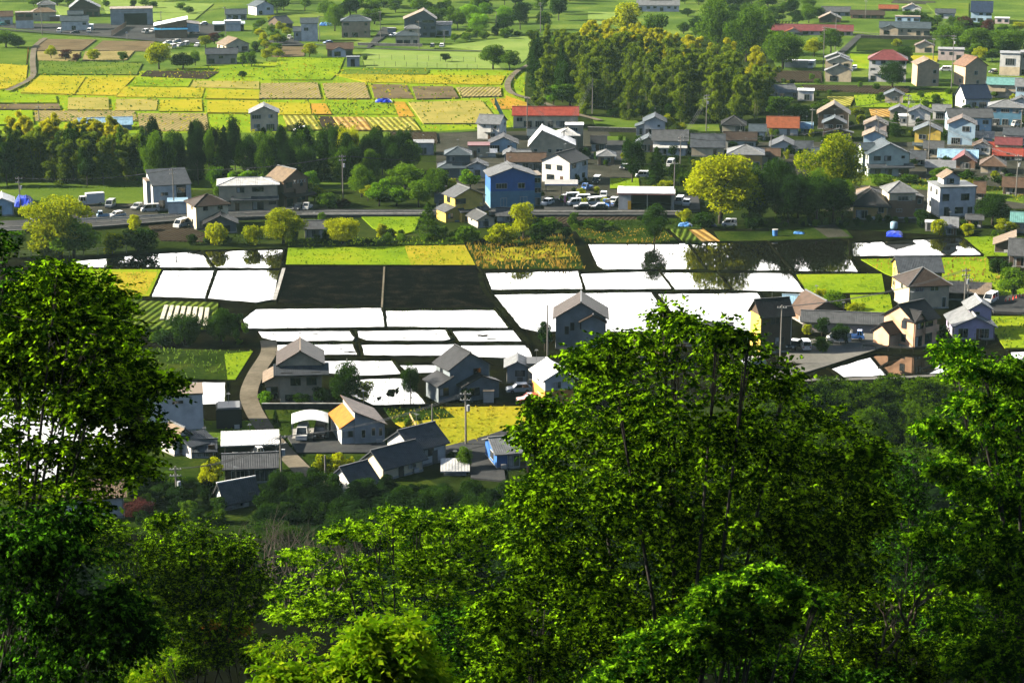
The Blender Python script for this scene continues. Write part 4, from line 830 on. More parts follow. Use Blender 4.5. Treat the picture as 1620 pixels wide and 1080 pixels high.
house('dark blue grey gabled house standing alone against the white paddies', 879, 0, 958, 553, 50, 'gy', 'dbrown', 'slateblue', d=8, rise=2.7, cap='lgrey', fr='d', win='', antenna=False, wins=[('F', -.28, 2.9, .6, 1.3), ('F', -.17, 3.6, .6, 1.3), ('F', .02, 3.8, .5, 1.2), ('F', .27, 3.0, 2.0, 1.4)], extra=lambda w, d, h: [(w*.24, -d/2-.5, w*.46, 1.2, 0, h-.5, 'gy', 1.1, 'dbrown', 'slateblue', '')])
house('white roofed house with orange side wall behind the leafy tree', 850, 862, 909, 648, 47, 'gy', 'white', 'lgrey', 17, d=7, rise=1.4, band=('orange', .6))
house('pair of small huts with pale gable roofs below the paddies', 802, 0, 835, 606, 26, 'gy', 'lgrey', 'grey', d=5, rise=.8, cat='hut', name='small_hut')
house('flat grey roofed hut beside the pale gable hut', 835, 0, 862, 607, 30, 'flat', 'grey', 'beige', d=4, cat='hut', name='flat_hut')
house('cottage with dark gable roof hidden behind the big tree', 1064, 0, 1100, 548, 18, 'gy', 'dark', 'brown', d=7)
house('cottage with grey green roof behind the big tree', 1102, 0, 1156, 548, 16, 'gx', 'grey', 'beige', d=7, rise=1.5)
house('house with tan roof glimpsed through the big tree', 1005, 0, 1040, 580, 22, 'gx', 'tan', 'beige', d=7)
house('house with orange left roof and brown right roof beside the white carport', 545, 562, 609, 705, 31, 'sr', 'cop', 'grey', 12, d=8.5, rise=2.2, oe=.35, win='', wins=[('F', -.22, 1.2, .55, 1.2), ('F', .12, 1.4, .5, 1.2), ('F', .36, 1.3, .5, 1.2)], extra=lambda w, d, h: [(-w/2-1.0, .15, 2.0, d*.95, 0, 2.9, 'sl', 1.25, 'orange', 'lgrey', 'F')])
house('traditional grey tiled house with white walls beyond the dark conifers', 613, 654, 706, 742, 32, 'gx', 'slate', 'white', 38, rise=2.0, cap='grey', fr='d', win='F')
house('lower grey tiled wing house with wide eaves', 576, 606, 670, 762, 26, 'gx', 'slate', 'cream', 38, rise=1.6, oe=.8, cap='grey', win='F')
house('grey tiled storehouse with white plaster gable at the road bend', 524, 560, 597, 788, 20, 'gx', 'slate', 'white', 38, rise=2.0, cap='grey', win='', cat='storehouse', name='storehouse')
house('bright blue shed with pale grey roof beside the lane', 777, 786, 838, 743, 26, 'gx', 'lgrey', 'blue', 14, d=7, rise=1.2, cat='shed', name='blue_workshop')
house('tiny hut with a white roof beyond the conifers', 703, 0, 737, 752, 8, 'sf', 'white', 'lgrey', d=3, rise=.5, cat='hut', name='tiny_hut', win='')
house('white box shaped modern house with two slot windows', 234, 0, 322, 683, 57, 'flat', 'tan', 'white', d=6, oe=.3, win='', wins=[('F', .06, 4.5, 1.6, .5), ('F', -.1, .9, 2.4, .7)], found=True)
house('black box garage with a pale sunken roof', 343, 0, 383, 680, 32, 'flat', 'lgrey', 'black', d=4.2, oe=-.6, cat='garage', name='black_garage', win='', found=False)
house('traditional house with brown tiles and curved ridge below the white box house', 256, 276, 308, 722, 24, 'gy', 'tan', 'white', 30, rise=1.7, cap='lgrey', extra=lambda w, d, h: [(1.5, -d/2-1.3, w*1.1, 2.6, 0, 2.0, 'sf', .8, 'slate')])
house('small tiled outhouse with grey wall right of the brown tiled house', 309, 0, 340, 725, 13, 'gx', 'slate', 'grey', d=4, cat='outhouse', name='outhouse')
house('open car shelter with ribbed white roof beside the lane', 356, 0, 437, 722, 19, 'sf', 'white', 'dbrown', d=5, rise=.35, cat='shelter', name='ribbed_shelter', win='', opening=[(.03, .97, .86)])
house('low dark wooden building with grey roof beside the lane', 357, 0, 437, 765, 26, 'gx', 'grey', 'dbrown', d=6, rise=1.0, cat='building', name='wooden_building')
house('traditional tiled roof with pale ridge at the foot of the slope', 342, 357, 408, 808, 17, 'gx', 'grey', 'white', 24, rise=1.9, cap='white')
house('white two storey house half hidden behind the left tree', 104, 0, 196, 822, 36, 'gx', 'tan', 'white', d=7, rise=1.4, win='F')
# lattice strips in the brown gable
lt = MB()
for k in range(4):
    u = -1.5+k*1.0
    for s_ in (-1, 1):
        lt.tube([(u-.3, -3.9-.0, 6.0-.45*s_), (u+.3, -3.9, 6.0+.45*s_)], [.06, .06], 4)
dd_ = [c for c in hb_.children if c.name.startswith('wall')][0]
ymin = min(v.co.y for v in dd_.data.vertices); zmax = max(v.co.z for v in dd_.data.vertices)
lt.v = [(x, y+3.9+ymin-.06, z-6.0+zmax-2.6) for x, y, z in lt.v]
lt.build('lattice', TRIMW, hb_)

# --- further roofs packed into the village
for q in [
 ('little grey cottage squeezed between the cream and blue grey houses', 1408, 0, 1436, 190, 14, 'gy', 'grey', 'beige'), ('pale cottage behind the ochre house', 1476, 0, 1502, 190, 14, 'gx', 'lgrey', 'white'), ('white cottage with brown roof left of the parking area', 1540, 0, 1566, 246, 14, 'gy', 'brown', 'white'),
 ('beige cottage with blue grey roof below the terracotta roof', 1286, 0, 1312, 262, 16, 'gx', 'bgrey', 'beige'), ('grey cottage with tan roof hidden behind the tall round tree', 1336, 0, 1364, 262, 16, 'gy', 'tan', 'lgrey'), ('cream cottage right of the mint green house', 1462, 0, 1490, 250, 15, 'gx', 'grey', 'cream'),
 ('white house with slate roof at the right edge above the red roofs', 1588, 0, 1622, 232, 18, 'gx', 'slate', 'white'), ('pale grey house with dark roof right of the teal workshop', 1596, 0, 1632, 182, 18, 'gy', 'dark', 'lgrey'), ('pink cottage with grey roof behind the maroon cottage', 1500, 0, 1524, 255, 10, 'gx', 'grey', 'pink'),
 ('beige house left of the tan gable fronted house', 1400, 0, 1428, 165, 14, 'gy', 'bgrey', 'beige'), ('white cottage between grove and terracotta roof', 1186, 0, 1210, 222, 14, 'gx', 'bgrey', 'white'), ('cream cottage with rusty roof behind the ribbed hip roof', 1206, 0, 1232, 262, 15, 'gx', 'brown', 'cream'),
 ('white cottage left of the beige gable with white roof', 820, 0, 838, 262, 13, 'gx', 'lgrey', 'white'), ('grey house with dark roof behind the yard of the blue house', 740, 0, 770, 282, 18, 'gy', 'slate', 'lgrey'), ('small white cottage by the dark pole below the red roof', 836, 0, 858, 228, 13, 'gx', 'bgrey', 'white'),
 ('brown cottage with pale roof left of the gabled grey cottage', 946, 0, 972, 262, 15, 'hip', 'lgrey', 'brown'), ('grey cottage behind the dark two storey shutter house', 936, 0, 958, 240, 13, 'gx', 'dark', 'grey'), ('white house with blue grey roof at the far right below the leafy trees', 1560, 0, 1592, 150, 12, 'gx', 'bgrey', 'white'),
 ('cream cottage in the upper right orchard', 1448, 0, 1476, 84, 11, 'gy', 'brown', 'cream'), ('small grey house at the top right among farm trees', 1480, 0, 1510, 30, 9, 'gx', 'slate', 'lgrey'), ('white house with tan roof on the top right slope', 1428, 0, 1456, 22, 8, 'gy', 'tan', 'white'), ('pale blue cottage below the modern white house', 1490, 0, 1512, 372, 12, 'sf', 'lgrey', 'lblue')]: house(*q, d=6)
# ------------------------------------------------------------------ vehicles
CC = dict(white=(0.72,0.72,0.70), silver=(0.42,0.44,0.46), black=(0.012,0.012,0.014), blue=(0.05,0.16,0.48), dark=(0.03,0.035,0.045), red=(0.55,0.05,0.03), sky=(0.25,0.45,0.65), teal=(0.08,0.4,0.4))
def carpaint(c): return paint(CC[c], 0.25, 0.04, name='car_paint')
TYRE = paint((0.012,0.012,0.012), .8, .1, name='tyre_rubber'); LAMP = paint((0.75,0.75,0.7), .15, .03, name='lamp_glass'); RLAMP = paint((0.4,0.02,0.02), .2, .03, name='rear_lamp')
_car = {}
def car_parts(kind, c):
    k = (kind, c)
    if k in _car: return _car[k]
    out = []; pm = carpaint(c)
    if kind == 'van':      L, Wd, prof, cab, top = 4.3, 1.7, [(-2.15,.3),(-2.15,.95),(-1.9,1.02),(2.12,1.02),(2.15,.3)], (-1.72,-1.02,2.1,2.0), 1.9
    elif kind == 'minivan': L, Wd, prof, cab, top = 3.4, 1.48, [(-1.7,.3),(-1.7,.85),(-1.45,.98),(1.68,.98),(1.7,.3)], (-1.35,-.75,1.64,1.55), 1.75
    elif kind == 'car':    L, Wd, prof, cab, top = 4.1, 1.68, [(-2.05,.28),(-2.05,.68),(-1.9,.82),(-1.0,.92),(1.95,.95),(2.05,.7),(2.05,.28)], (-1.0,-.35,1.75,1.25), 1.48
    elif kind == 'pickup': L, Wd, prof, cab, top = 3.4, 1.46, [(-1.7,.35),(-1.7,.95),(-1.55,1.0),(-.35,1.0),(-.35,.62),(1.7,.62),(1.7,.35)], (-1.5,-1.2,-.38,-.5), 1.75
    else:                  L, Wd, prof, cab, top = 6.2, 2.0, [(-3.1,.4),(-3.1,1.25),(-1.5,1.25),(-1.5,.75),(3.1,.75),(3.1,.4)], (-3.0,-2.7,-1.5,-1.6), 2.25
    b = MB(); b.extr(prof, -Wd/2, Wd/2); out.append(('body', b.mesh('body', pm), None))
    zb = prof[2][1] if kind != 'car' else .92
    i = .10; x0, x1, x3, x2 = cab[0], cab[1], cab[2], cab[3]
    g = MB(); y = Wd/2-.03
    g.add([(x0,-y,zb),(x3,-y,zb),(x3,y,zb),(x0,y,zb),(x1,-y+i,top-.06),(x2,-y+i,top-.06),(x2,y-i,top-.06),(x1,y-i,top-.06)], [[3,2,1,0],[4,5,6,7],[0,1,5,4],[1,2,6,5],[2,3,7,6],[3,0,4,7]])
    out.append(('windows', g.mesh('windows', GL), None))
    r = MB(); r.box((x1+x2)/2, 0, top, abs(x2-x1)+.12, Wd-2*i, .1)
    for sy in (-1, 1):
        for a_, b_ in (((x0,sy*(y+.01),zb),(x1,sy*(y-i+.01),top)), ((x3,sy*(y+.01),zb),(x2,sy*(y-i+.01),top)), (((x0+x3)/2+.1,sy*(y+.01),zb),((x1+x2)/2,sy*(y-i+.01),top))): r.tube([a_, b_], [.06, .06], 4)
    if kind in ('van', 'minivan'):
        for sy in (-1, 1): r.box((x2+x3)/2-.42, sy*(y-i*.5), (zb+top)/2, .5, .06, top-zb)
    out.append(('roof', r.mesh('roof', pm), None))
    ax = (-L*.30, L*.30) if kind != 'truck' else (-2.1, 1.9)
    w_ = MB(); w_.tube([(0,-.1,0),(0,.1,0)], [.31,.31], 12); wm = w_.mesh('wheel', TYRE)
    h_ = MB(); h_.tube([(0,-.115,0),(0,.115,0)], [.17,.17], 8); hm_ = h_.mesh('rim', STEEL)
    for x in ax:
        for sy in (-1, 1): out.append(('wheel', wm, (x, sy*(Wd/2-.07), .31), hm_))
    l_ = MB(); l_.box(0,0,0,.06,.32,.18); lm = l_.mesh('headlight', LAMP); rm_ = MB(); rm_.box(0,0,0,.06,.18,.3); rl = rm_.mesh('tail_light', RLAMP)
    for sy in (-1, 1):
        out.append(('headlight', lm, (-L/2-.015, sy*(Wd/2-.24), .72))); out.append(('tail_light', rl, (L/2+.015, sy*(Wd/2-.16), .75)))
    bp = MB(); bp.box(-L/2-.04, 0, .4, .12, Wd*.96, .22); out.append(('front_bumper', bp.mesh('front_bumper', TRIMD if c != 'white' else pm), None))
    wp = MB(); wp.box(L/2+.02, 0, .62, .04, .36, .18); out.append(('number_plate', wp.mesh('number_plate', TRIMW), None))
    if kind == 'pickup':
        q = MB()
        for sy in (-1, 1): q.box(.67, sy*(Wd/2-.02), .78, 2.05, .05, .32)
        q.box(1.69, 0, .78, .05, Wd, .32); out.append(('cargo_bed', q.mesh('cargo_bed', pm), None))
    if kind == 'truck':
        q = MB(); q.box(.85, 0, 1.85, 4.4, 2.05, 2.2); out.append(('cargo_box', q.mesh('cargo_box', pm), None))
    _car[k] = out; return out
def car(kind, c, px, py, head, label, group=None, z=0.0):
    """head: degrees, 0 = nose to the left, 90 = nose to the camera, -90 = tail to the camera"""
    p = G(px, py, z); nm = dict(van='white_van' if c == 'white' else 'van', minivan='minivan', car='parked_car', pickup='pickup_truck', truck='box_truck')[kind]
    P = empty(nm, (p.x, p.y, z), R(head) - az(px)); tag(P, label, dict(van='van', minivan='van', car='car', pickup='truck', truck='truck')[kind], group)
    for q in car_parts(kind, c):
        o = link(q[0], q[1], P, q[2])
        if len(q) > 3: link('rim', q[3], o)
    return P
LOT = 'vehicles in the garage yard'; FAR = 'cars in the far left village'
for a in [
 ('van','white',94,52,80,'white van parked left of the white house with grey stepped roofs',FAR,.3), ('car','dark',119,54,5,'dark car standing before the white house with grey stepped roofs',FAR,.3),
 ('van','white',141,52,85,'white van parked right of the white house with grey stepped roofs',FAR,.3), ('van','silver',230,53,65,'silver van parked left of the white roofed workshop',FAR,.3),
 ('car','white',241,51,70,'white car parked behind the silver van near the workshop',FAR,.3), ('pickup','dark',304,54,75,'dark pickup truck under the brown canopy of the workshop',FAR,.3),
 ('pickup','white',312,52,80,'white pickup truck beside the dark pickup under the canopy',FAR,.3), ('car','silver',322,40,20,'silver car behind the workshop canopy',FAR,.3),
 ('car','white',266,70,30,'white car at the back left of the six car cluster by the yellow fields',FAR,.2), ('car','white',279,68,30,'white car at the back of the six car cluster by the yellow fields',FAR,.2),
 ('van','white',273,77,60,'white van at the front left of the six car cluster by the yellow fields',FAR,.2), ('car','white',284,74,60,'white car at the middle front of the six car cluster by the yellow fields',FAR,.2),
 ('van','silver',294,73,65,'silver van at the right end of the six car cluster by the yellow fields',FAR,.2), ('car','white',312,74,75,'lone white car between the car cluster and the round yellow bush',FAR,.2),
 ('car','teal',3,41,20,'teal car beside the low house at the far left end of the lane',FAR,.2), ('truck','white',363,48,40,'white box truck in front of the blue roofed shelter',FAR,.2),
 ('pickup','white',459,62,70,'white pickup truck left of the slim white house',None,.2), ('car','blue',519,70,20,'blue car parked under the trees beside the beige two storey house',None,.3),
 ('car','white',623,58,30,'white car beside the pale utility building',None,.3), ('car','dark',684,75,85,'dark car in front of the dark grey gabled house',None,.6), ('car','white',699,75,85,'white car right of the dark car on the grass edge',None,.6),
 ('car','white',476,208,10,'white car partly hidden behind the dark conifers',None,.3), ('truck','white',1284,108,80,'white box truck beside the grey container',None,.2), ('van','white',1496,113,5,'white van parked between the two tan gabled houses',None,.3),
 ('car','dark',1571,116,60,'dark car beside the white boxy building',None,.2), ('pickup','white',1609,200,40,'white pickup truck on the grey parking area of the blue grey building',None,.3), ('car','white',1352,110,85,'white car behind the cream house with two stepped gables',None,.1),
 ('car','white',962,254,20,'white car on the yard left of the round dark tree',None,.3), ('minivan','white',1016,281,5,'white van on the lawn right of the round dark tree',None,.3), ('car','dark',988,268,70,'dark car behind the round dark tree',None,.3), ('van','white',1061,263,80,'white van beside the long grey tiled house',None,.1),
 ('van','dark',944,290,80,'dark van beside the white shuttered house',None,.1), ('pickup','blue',929,300,60,'blue pickup truck behind the garage yard',None,.1),
 ('car','white',955,313,85,'white car at the back of the garage yard',LOT,.74), ('van','white',903,317,15,'tall white van at the back left of the garage yard',LOT,.74), ('van','white',920,320,15,'white van in the middle of the garage yard',LOT,.74),
 ('van','white',938,324,25,'white van nearest the blue car ramp in the garage yard',LOT,.74), ('minivan','white',909,325,20,'small white van at the front left of the garage yard',LOT,.74), ('car','black',921,331,5,'black car at the front of the garage yard',LOT,.74),
 ('car','black',948,331,8,'black car right front of the garage yard beside the blue ramp',LOT,.74), ('pickup','blue',962,327,-60,'blue flatbed pickup angled beside the black car',LOT,.74), ('car','white',971,322,70,'white car left of the white roofed garage building',LOT,.74),
 ('car','white',866,324,60,'white car under the flat canopy beside the blue house',LOT,.74), ('car','dark',893,318,70,'dark car under the right side of the flat canopy',LOT,.74), ('van','white',1075,323,80,'white van right of the white roofed garage building',LOT,.74), ('car','white',1086,325,85,'white car under the large yellow green tree',LOT,.74),
 ('minivan','white',1154,358,2,'white van parked below the tall dark trees by the vegetable plots',None,.2),
 ('van','silver',175,328,75,'silver van in the meadow behind the guard rail',None,.3), ('van','white',238,335,8,'white van left of the modern white house',None,.1), ('car','silver',218,331,60,'silver car left of the white van near the modern house',None,.1),
 ('truck','white',145,324,10,'white truck with blue load at the edge of the meadow',None,.3), ('pickup','sky',165,345,8,'pale blue pickup truck behind the guard rail',None,.2), ('car','white',185,344,30,'white car beside the pale blue pickup behind the guard rail',None,.2),
 ('van','white',287,359,55,'white van beside the cream house with the dark hip roof',None,.1), ('pickup','white',487,331,70,'white pickup truck before the brown lattice gabled house',None,.72), ('car','dark',472,332,70,'dark car beside the white pickup before the lattice gabled house',None,.72),
 ('car','dark',1256,551,70,'dark car on the gravel left of the white estate car',None,.42), ('minivan','white',1274,552,-80,'white van seen from behind on the gravel yard',None,.42), ('van','white',1327,541,5,'long white van before the low mauve walled building',None,.42), ('pickup','blue',1352,537,178,'blue pickup truck behind the long white van',None,.42),
 ('van','white',1567,478,70,'white van on the grey parking area with cones',None,.52), ('van','white',479,692,84,'white van parked under the arched white carport',None,.32), ('van','black',507,690,84,'black van parked under the arched white carport',None,.32),
 ('car','white',821,620,10,'white car before the pair of small huts',None,.05), ('car','red',838,637,10,'small red car at the corner of the yellow meadow',None,.05), ('pickup','white',419,723,20,'white pickup truck under the ribbed white shelter',None,.05), ('car','silver',1192,577,20,'silver car on the lane left of the pond',None,.5)]:
    car(*a)
# ------------------------------------------------------------------ poles and wires
WOODP = paint((0.16,0.15,0.135), .8, .2, name='concrete_pole')
POLE_TOP = []
def pole(px, yb, yt, label, arms=2, trans=False, lean=0.0, z=0.0):
    p = G(px, yb, z); s = scale_at(p); h = max(4.0, (yb-yt)/(s*.965)); P = empty('utility_pole', (p.x, p.y, z), -az(px)+rnd.uniform(-.5, .5)); tag(P, label, 'utility pole', 'utility poles')
    b = MB(); b.tube([(0,0,-.3),(lean*h,0,h)], [.17,.11], 8); b.build('pole', WOODP, P)
    for k in range(arms):
        q = MB(); zz = h-.5-.9*k; q.box(lean*zz, -.12, zz, 1.7, .10, .12); co = q.build('crossarm', STEEL, P)
        for u in (-.7, -.25, .25, .7):
            i = MB(); i.tube([(lean*zz+u,-.12,zz+.06),(lean*zz+u,-.12,zz+.28)], [.06,.04], 6); i.build('insulator', TRIMW, co)
    if trans:
        q = MB(); q.tube([(lean*h+.38,-.05,h-3.1),(lean*h+.38,-.05,h-2.2)], [.27,.27], 10); q.build('transformer', paint((0.4,0.42,0.43), .5, .15, name='transformer_paint'), P)
    POLE_TOP.append((p.x+lean*h, p.y, h+z)); return POLE_TOP[-1]
PL = {}
for k, a in dict(a=(33,338,281,'pole with two crossarms by the blue sheds at the left edge',2,True), b=(276,342,268,'slender pole before the modern white house',2), c=(543,326,247,'tall pole with a white transformer at the bend by the bushes',2,True), d=(451,327,292,'short pole in front of the beige house with white roof',1),
 e=(937,180,126,'lone pale pole before the bamboo grove',0), f=(1117,210,151,'pole with crossarms at the right foot of the bamboo grove',2,True), g=(834,221,155,'dark pole in front of the red roofed long building',1), h=(892,246,207,'thin pole beside the beige gable with white roof',1), i=(1076,268,217,'pole behind the large yellow green tree',2), j=(1066,331,258,'dark pole at the right end of the white roofed garage',1),
 k=(1505,140,59,'tall pole between the two tan gabled houses',2,True), l=(1302,113,45,'pole left of the cream house with stepped gables',2), m=(1321,80,26,'pole beside the red farm building',1), n=(1369,31,2,'pole at the lane by the dark roofed farm houses',1), o=(1476,97,62,'pole left of the pinkish flat roofed house',1), p=(1435,201,151,'pole at the corner of the dark gabled white house',2,True),
 q=(1469,252,190,'pole in front of the cream and ochre house',2), r=(1388,232,188,'pole in front of the turquoise house',1), s=(1284,213,173,'pole right of the terracotta roof',1), t=(1614,225,175,'pole on the grey parking area at the right edge',1), u=(1607,312,246,'pole above the orchard shed at the right edge',2,True), v=(1219,249,214,'pole left of the slate gabled house',1), w=(1525,490,425,'pole right of the dark pyramid roofed house',2,True), x=(1530,488,440,'shorter pole just behind the pole of the pyramid roofed house',1),
 y=(67,56,6,'pole before the large cream house in the far left village',1), z=(62,192,168,'pole standing in the brown field at the left',1), aa=(256,61,20,'pole at the corner of the white roofed workshop',1), ab=(357,56,13,'pole by the blue roofed car shelter',1), ac=(506,67,27,'pole at the right corner of the slim white house',1), ad=(602,65,20,'pole right of the beige hip roofed house',1), ae=(663,78,35,'pole in front of the cream house with sunlit roof',1), af=(703,74,48,'pole at the small white annex house',1), ag=(785,56,21,'pole alone before the wooded slope',0),
 ah=(737,705,618,'pole with transformer in the yellow meadow below the dark gabled house',2,True), ai=(446,787,686,'tall pole with stay at the road bend by the dark wooden building',2,True), aj=(515,762,728,'thin post beside the clipped hedge at the road bend',0), ak=(280,797,736,'pole with boxes before the brown tiled traditional house',2,True), al=(550,627,567,'slim dark pole beside the two tiered house',0), am=(866,572,483,'slim dark pole left of the dark blue grey gabled house',0), an=(1234,577,483,'pole before the house with the shade darkened front',1), ao=(855,52,6,'pole in the green strip left of the grove',2), ap=(684,678,653,'short post standing in the yellow meadow',0)).items():
    PL[k] = pole(*a)
CABLE = paint((0.02,0.02,0.02), .6, .1, name='cable')
def cables(a, b, label, n=3, sag=1.2):
    A, B = Vector(PL[a]), Vector(PL[b]); P = empty('power_lines', ((A.x+B.x)/2, (A.y+B.y)/2, 0)); tag(P, label, 'power lines', 'overhead power lines'); o = Vector(P.location)
    for k in range(n):
        q = MB(); pts = []
        for t in range(11):
            f = t/10; p = A.lerp(B, f) + Vector(((k-1)*.5, 0, -.3-sag*4*f*(1-f))) - o; pts.append(p)
        q.tube(pts, [.034]*11, 4); q.build('cable', CABLE, P)
for a, b, l in [('ai','ah','power lines crossing the yard of the orange roofed house'), ('ak','ai','power lines above the dark wooden building'), ('a','b','power lines over the parked trucks at the left'), ('b','c','power lines along the lane from the modern house'), ('c','j','power lines across the blue house'), ('f','i','power lines from the grove to the large green tree'), ('k','l','power lines over the tan and cream houses'), ('p','q','power lines over the ochre house'), ('w','an','power lines above the peach house'), ('q','u','power lines over the red roofs'), ('g','h','power lines above the beige gable with white roof'), ('h','e','power lines from the beige gable up to the grove pole'), ('i','v','power lines behind the two yellow green trees'), ('v','r','power lines over the slate gabled houses'), ('r','q','power lines over the turquoise and cream houses'), ('s','p','power lines over the terracotta roof'), ('y','aa','power lines along the far left yards'), ('aa','ab','power lines between the white workshop and the shelter'), ('ac','ad','power lines before the beige hip roofed house'), ('ae','af','power lines by the dark grey gabled house'), ('j','c','second power lines along the lane past the blue house'), ('w','x','short power lines right of the pyramid roofed house')]: cables(a, b, l)
# ------------------------------------------------------------------ open roofs, walls, fences, odds and ends
def thing(name, px, py, label, cat, z=0.0, rz=0.0, group=None):
    p = G(px, py, z); P = empty(name, (p.x, p.y, z), -az(px)+rz); tag(P, label, cat, group); return P
P = thing('arched_carport', 491, 692, 'white arched carport sheltering two vans', 'carport', .3); s = scale_at(G(491, 692)); w_ = 58/s
b = MB(); N = 12; v = []
for zt in (0, .09):
    for k in range(N+1):
        x = -w_/2 + w_*k/N; v += [(x, -.4, 2.2+.75*math.sin(math.pi*k/N)*.8+.1+zt), (x, 5.0, 2.2+.75*math.sin(math.pi*k/N)*.8+.1+zt)]
M_ = 2*(N+1); f = [[2*k, 2*k+1, 2*k+3, 2*k+2] for k in range(N)] + [[M_+2*k, M_+2*k+2, M_+2*k+3, M_+2*k+1] for k in range(N)] + [[2*k, 2*k+2, M_+2*k+2, M_+2*k] for k in range(N)] + [[2*k+1, M_+2*k+1, M_+2*k+3, 2*k+3] for k in range(N)]
b.add(v, f); b.build('roof', paint((.7,.7,.66), .35, .1, name='carport_sheet'), P)
for x in (-w_/2+.05, w_/2-.05):
    for y in (.1, 2.4, 4.7): q = MB(); q.box(x, y, 1.15, .12, .12, 2.35); q.build('post', TRIMW, P)
q = MB(); q.box(0, 2.3, .03, w_, 5.2, .06); q.build('floor_slab', CONC, P)
P = thing('garage_building', 1022, 332, 'open fronted garage building with a flat white roof and red trim', 'garage', .7); s = scale_at(G(1022, 332)); w_ = 87/s; hh = 25/s
q = MB(); q.box(0, 8, hh/2, w_, .3, hh); q.build('back_wall', wallm('dgrey'), P)
for x in (-w_/2+.15, w_/2-.15): q = MB(); q.box(x, 4.05, hh/2, .3, 7.6, hh); q.build('side_wall', wallm('white'), P)
q = MB(); q.box(-w_*.39, .1, hh/2, w_*.2, .25, hh); q.build('front_wall', wallm('lgrey'), P)
q = MB(); q.box(-w_*.30, -.06, 1.1, .8, .08, 2.1); q.build('yellow_sign', paint((.75,.45,.04), .5, .05, name='sign_yellow'), P)
for x in (-w_*.28, .02*w_, w_*.46): q = MB(); q.box(x, .1, hh/2, .22, .22, hh); q.build('post', TRIMW, P)
q = MB(); q.box(0, 3.9, hh+.2, w_+.5, 9.0, .35); ro = q.build('roof', paint((.72,.70,.66), .3, .1, name='garage_roof_sheet'), P)
q = MB(); q.box(0, 3.9, hh+.0, w_+.62, 9.1, .10); q.build('roof_trim', paint((.5,.06,.05), .4, .05, name='red_trim'), ro)
q = MB(); q.box(.1*w_, 7.4, hh*.4, w_*.7, .6, hh*.6); q.build('tool_shelves', paint((.03,.03,.035), .7, .2, name='tool_shelf'), P)
P = thing('flat_canopy', 888, 309, 'flat grey canopy with blue edge on posts beside the blue house', 'canopy', .7); s = scale_at(G(888, 309)); w_ = 52/s
q = MB(); q.box(0, 3, 2.75, w_, 7, .22); ro = q.build('roof', paint((.30,.29,.27), .6, .2, name='canopy_sheet'), P)
q = MB(); q.box(0, -.55, 2.70, w_, .08, .34); q.build('blue_edge', paint(CC['blue'], .5, .1, name='blue_edge'), ro)
for x in (-w_/2+.3, 0, w_/2-.3):
    for y in (0, 6): q = MB(); q.box(x, y, 1.32, .14, .14, 2.65); q.build('post', STEEL, P)
P = thing('storage_container', 1260, 108, 'grey corrugated storage container beside the white box truck', 'container'); s = scale_at(G(1260, 108)); w_ = 38/s
b = MB(); n = 24
b.box(0, 1.3, 1.5, w_, 2.5, 2.6)
for k in range(n): b.box(-w_/2+w_*(k+.5)/n, .03, 1.5, w_/n*.5, .08, 2.4)
b.build('container_body', paint((.30,.36,.40), .5, .15, name='container_paint'), P); q = MB(); q.box(0, 1.3, 2.9, w_+.1, 2.6, .15); q.build('container_roof', paint((.5,.5,.5), .4, .15, name='container_top'), P)
def run_fence(name, pts, label, cat, hgt, post_m, rail_m, style, step=2.2, z=0.0):
    W_ = [G(x, y, z) for x, y in pts]; o = W_[0].copy(); P = empty(name, o); tag(P, label, cat)
    for i in range(len(W_)-1):
        A, B = W_[i]-o, W_[i+1]-o; L = (B-A).length; n = max(1, int(L/step)); an = math.atan2((B-A).y, (B-A).x)
        for k in range(n+ (i == len(W_)-2)):
            p = A.lerp(B, k/n); q = MB(); q.box(p.x, p.y, hgt/2, .12, .12, hgt); q.build('post', post_m, P)
        m = (A+B)/2
        if style == 'rail':
            q = MB(); q.box(m.x, m.y, hgt*.78, L, .07, .3, an); q.build('rail', rail_m, P)
        if style == 'board':
            for k in range(int(L/.5)):
                p = A.lerp(B, (k+.5)/int(L/.5)); q = MB(); q.box(p.x, p.y-.08, hgt*.5, .44, .05, hgt*rnd.uniform(.93, 1.02), an); q.build('board', rail_m, P)
        if style == 'wire':
            for zz in (.35, .65, .95):
                q = MB(); q.box(m.x, m.y, hgt*zz, L, .025, .03, an); q.build('wire', rail_m, P)
    return P
run_fence('guard_rail', [(128,352),(200,349),(281,343)], 'white guard rail along the lane left of the modern house', 'guard rail', 1.0, TRIMW, TRIMW, 'rail', 3.0, .72)
run_fence('wire_fence', [(30,408),(110,406),(200,400)], 'thin wire fence along the far bank of the upper left paddy', 'fence', 1.5, STEEL, STEEL, 'wire', 2.5)
run_fence('board_fence', [(177,57),(200,42)], 'brown board fence beside the wide grey warehouse', 'fence', 2.2, paint(W['brown'], .8, .2, name='fence_wood'), paint((.26,.13,.06), .8, .2, name='fence_wood'), 'board', 3, .3)
run_fence('post_fence', [(580,94),(660,96),(752,99)], 'row of dark fence posts across the upper pale pasture', 'fence', 2.0, TRIMD, STEEL, 'wire', 4.5, .5)
run_fence('post_fence', [(575,104),(660,106),(755,110)], 'row of dark fence posts along the lower edge of the pale pasture', 'fence', 1.8, TRIMD, STEEL, 'wire', 3.6, .5)
run_fence('yard_fence', [(648,663),(660,686)], 'low yellow plank fence beside the orange roofed house', 'fence', 1.2, TRIMW, paint((.6,.42,.15), .7, .1, name='yellow_plank'), 'rail', 1.4)
run_fence('net_fence', [(783,165),(795,190),(800,205)], 'teal net fence by the cottage roofs below the stubble field', 'fence', 2.5, paint((.1,.25,.25), .6, .1, name='net_post'), paint((.1,.25,.25), .6, .1, name='net_post'), 'wire', 1.6, .3)
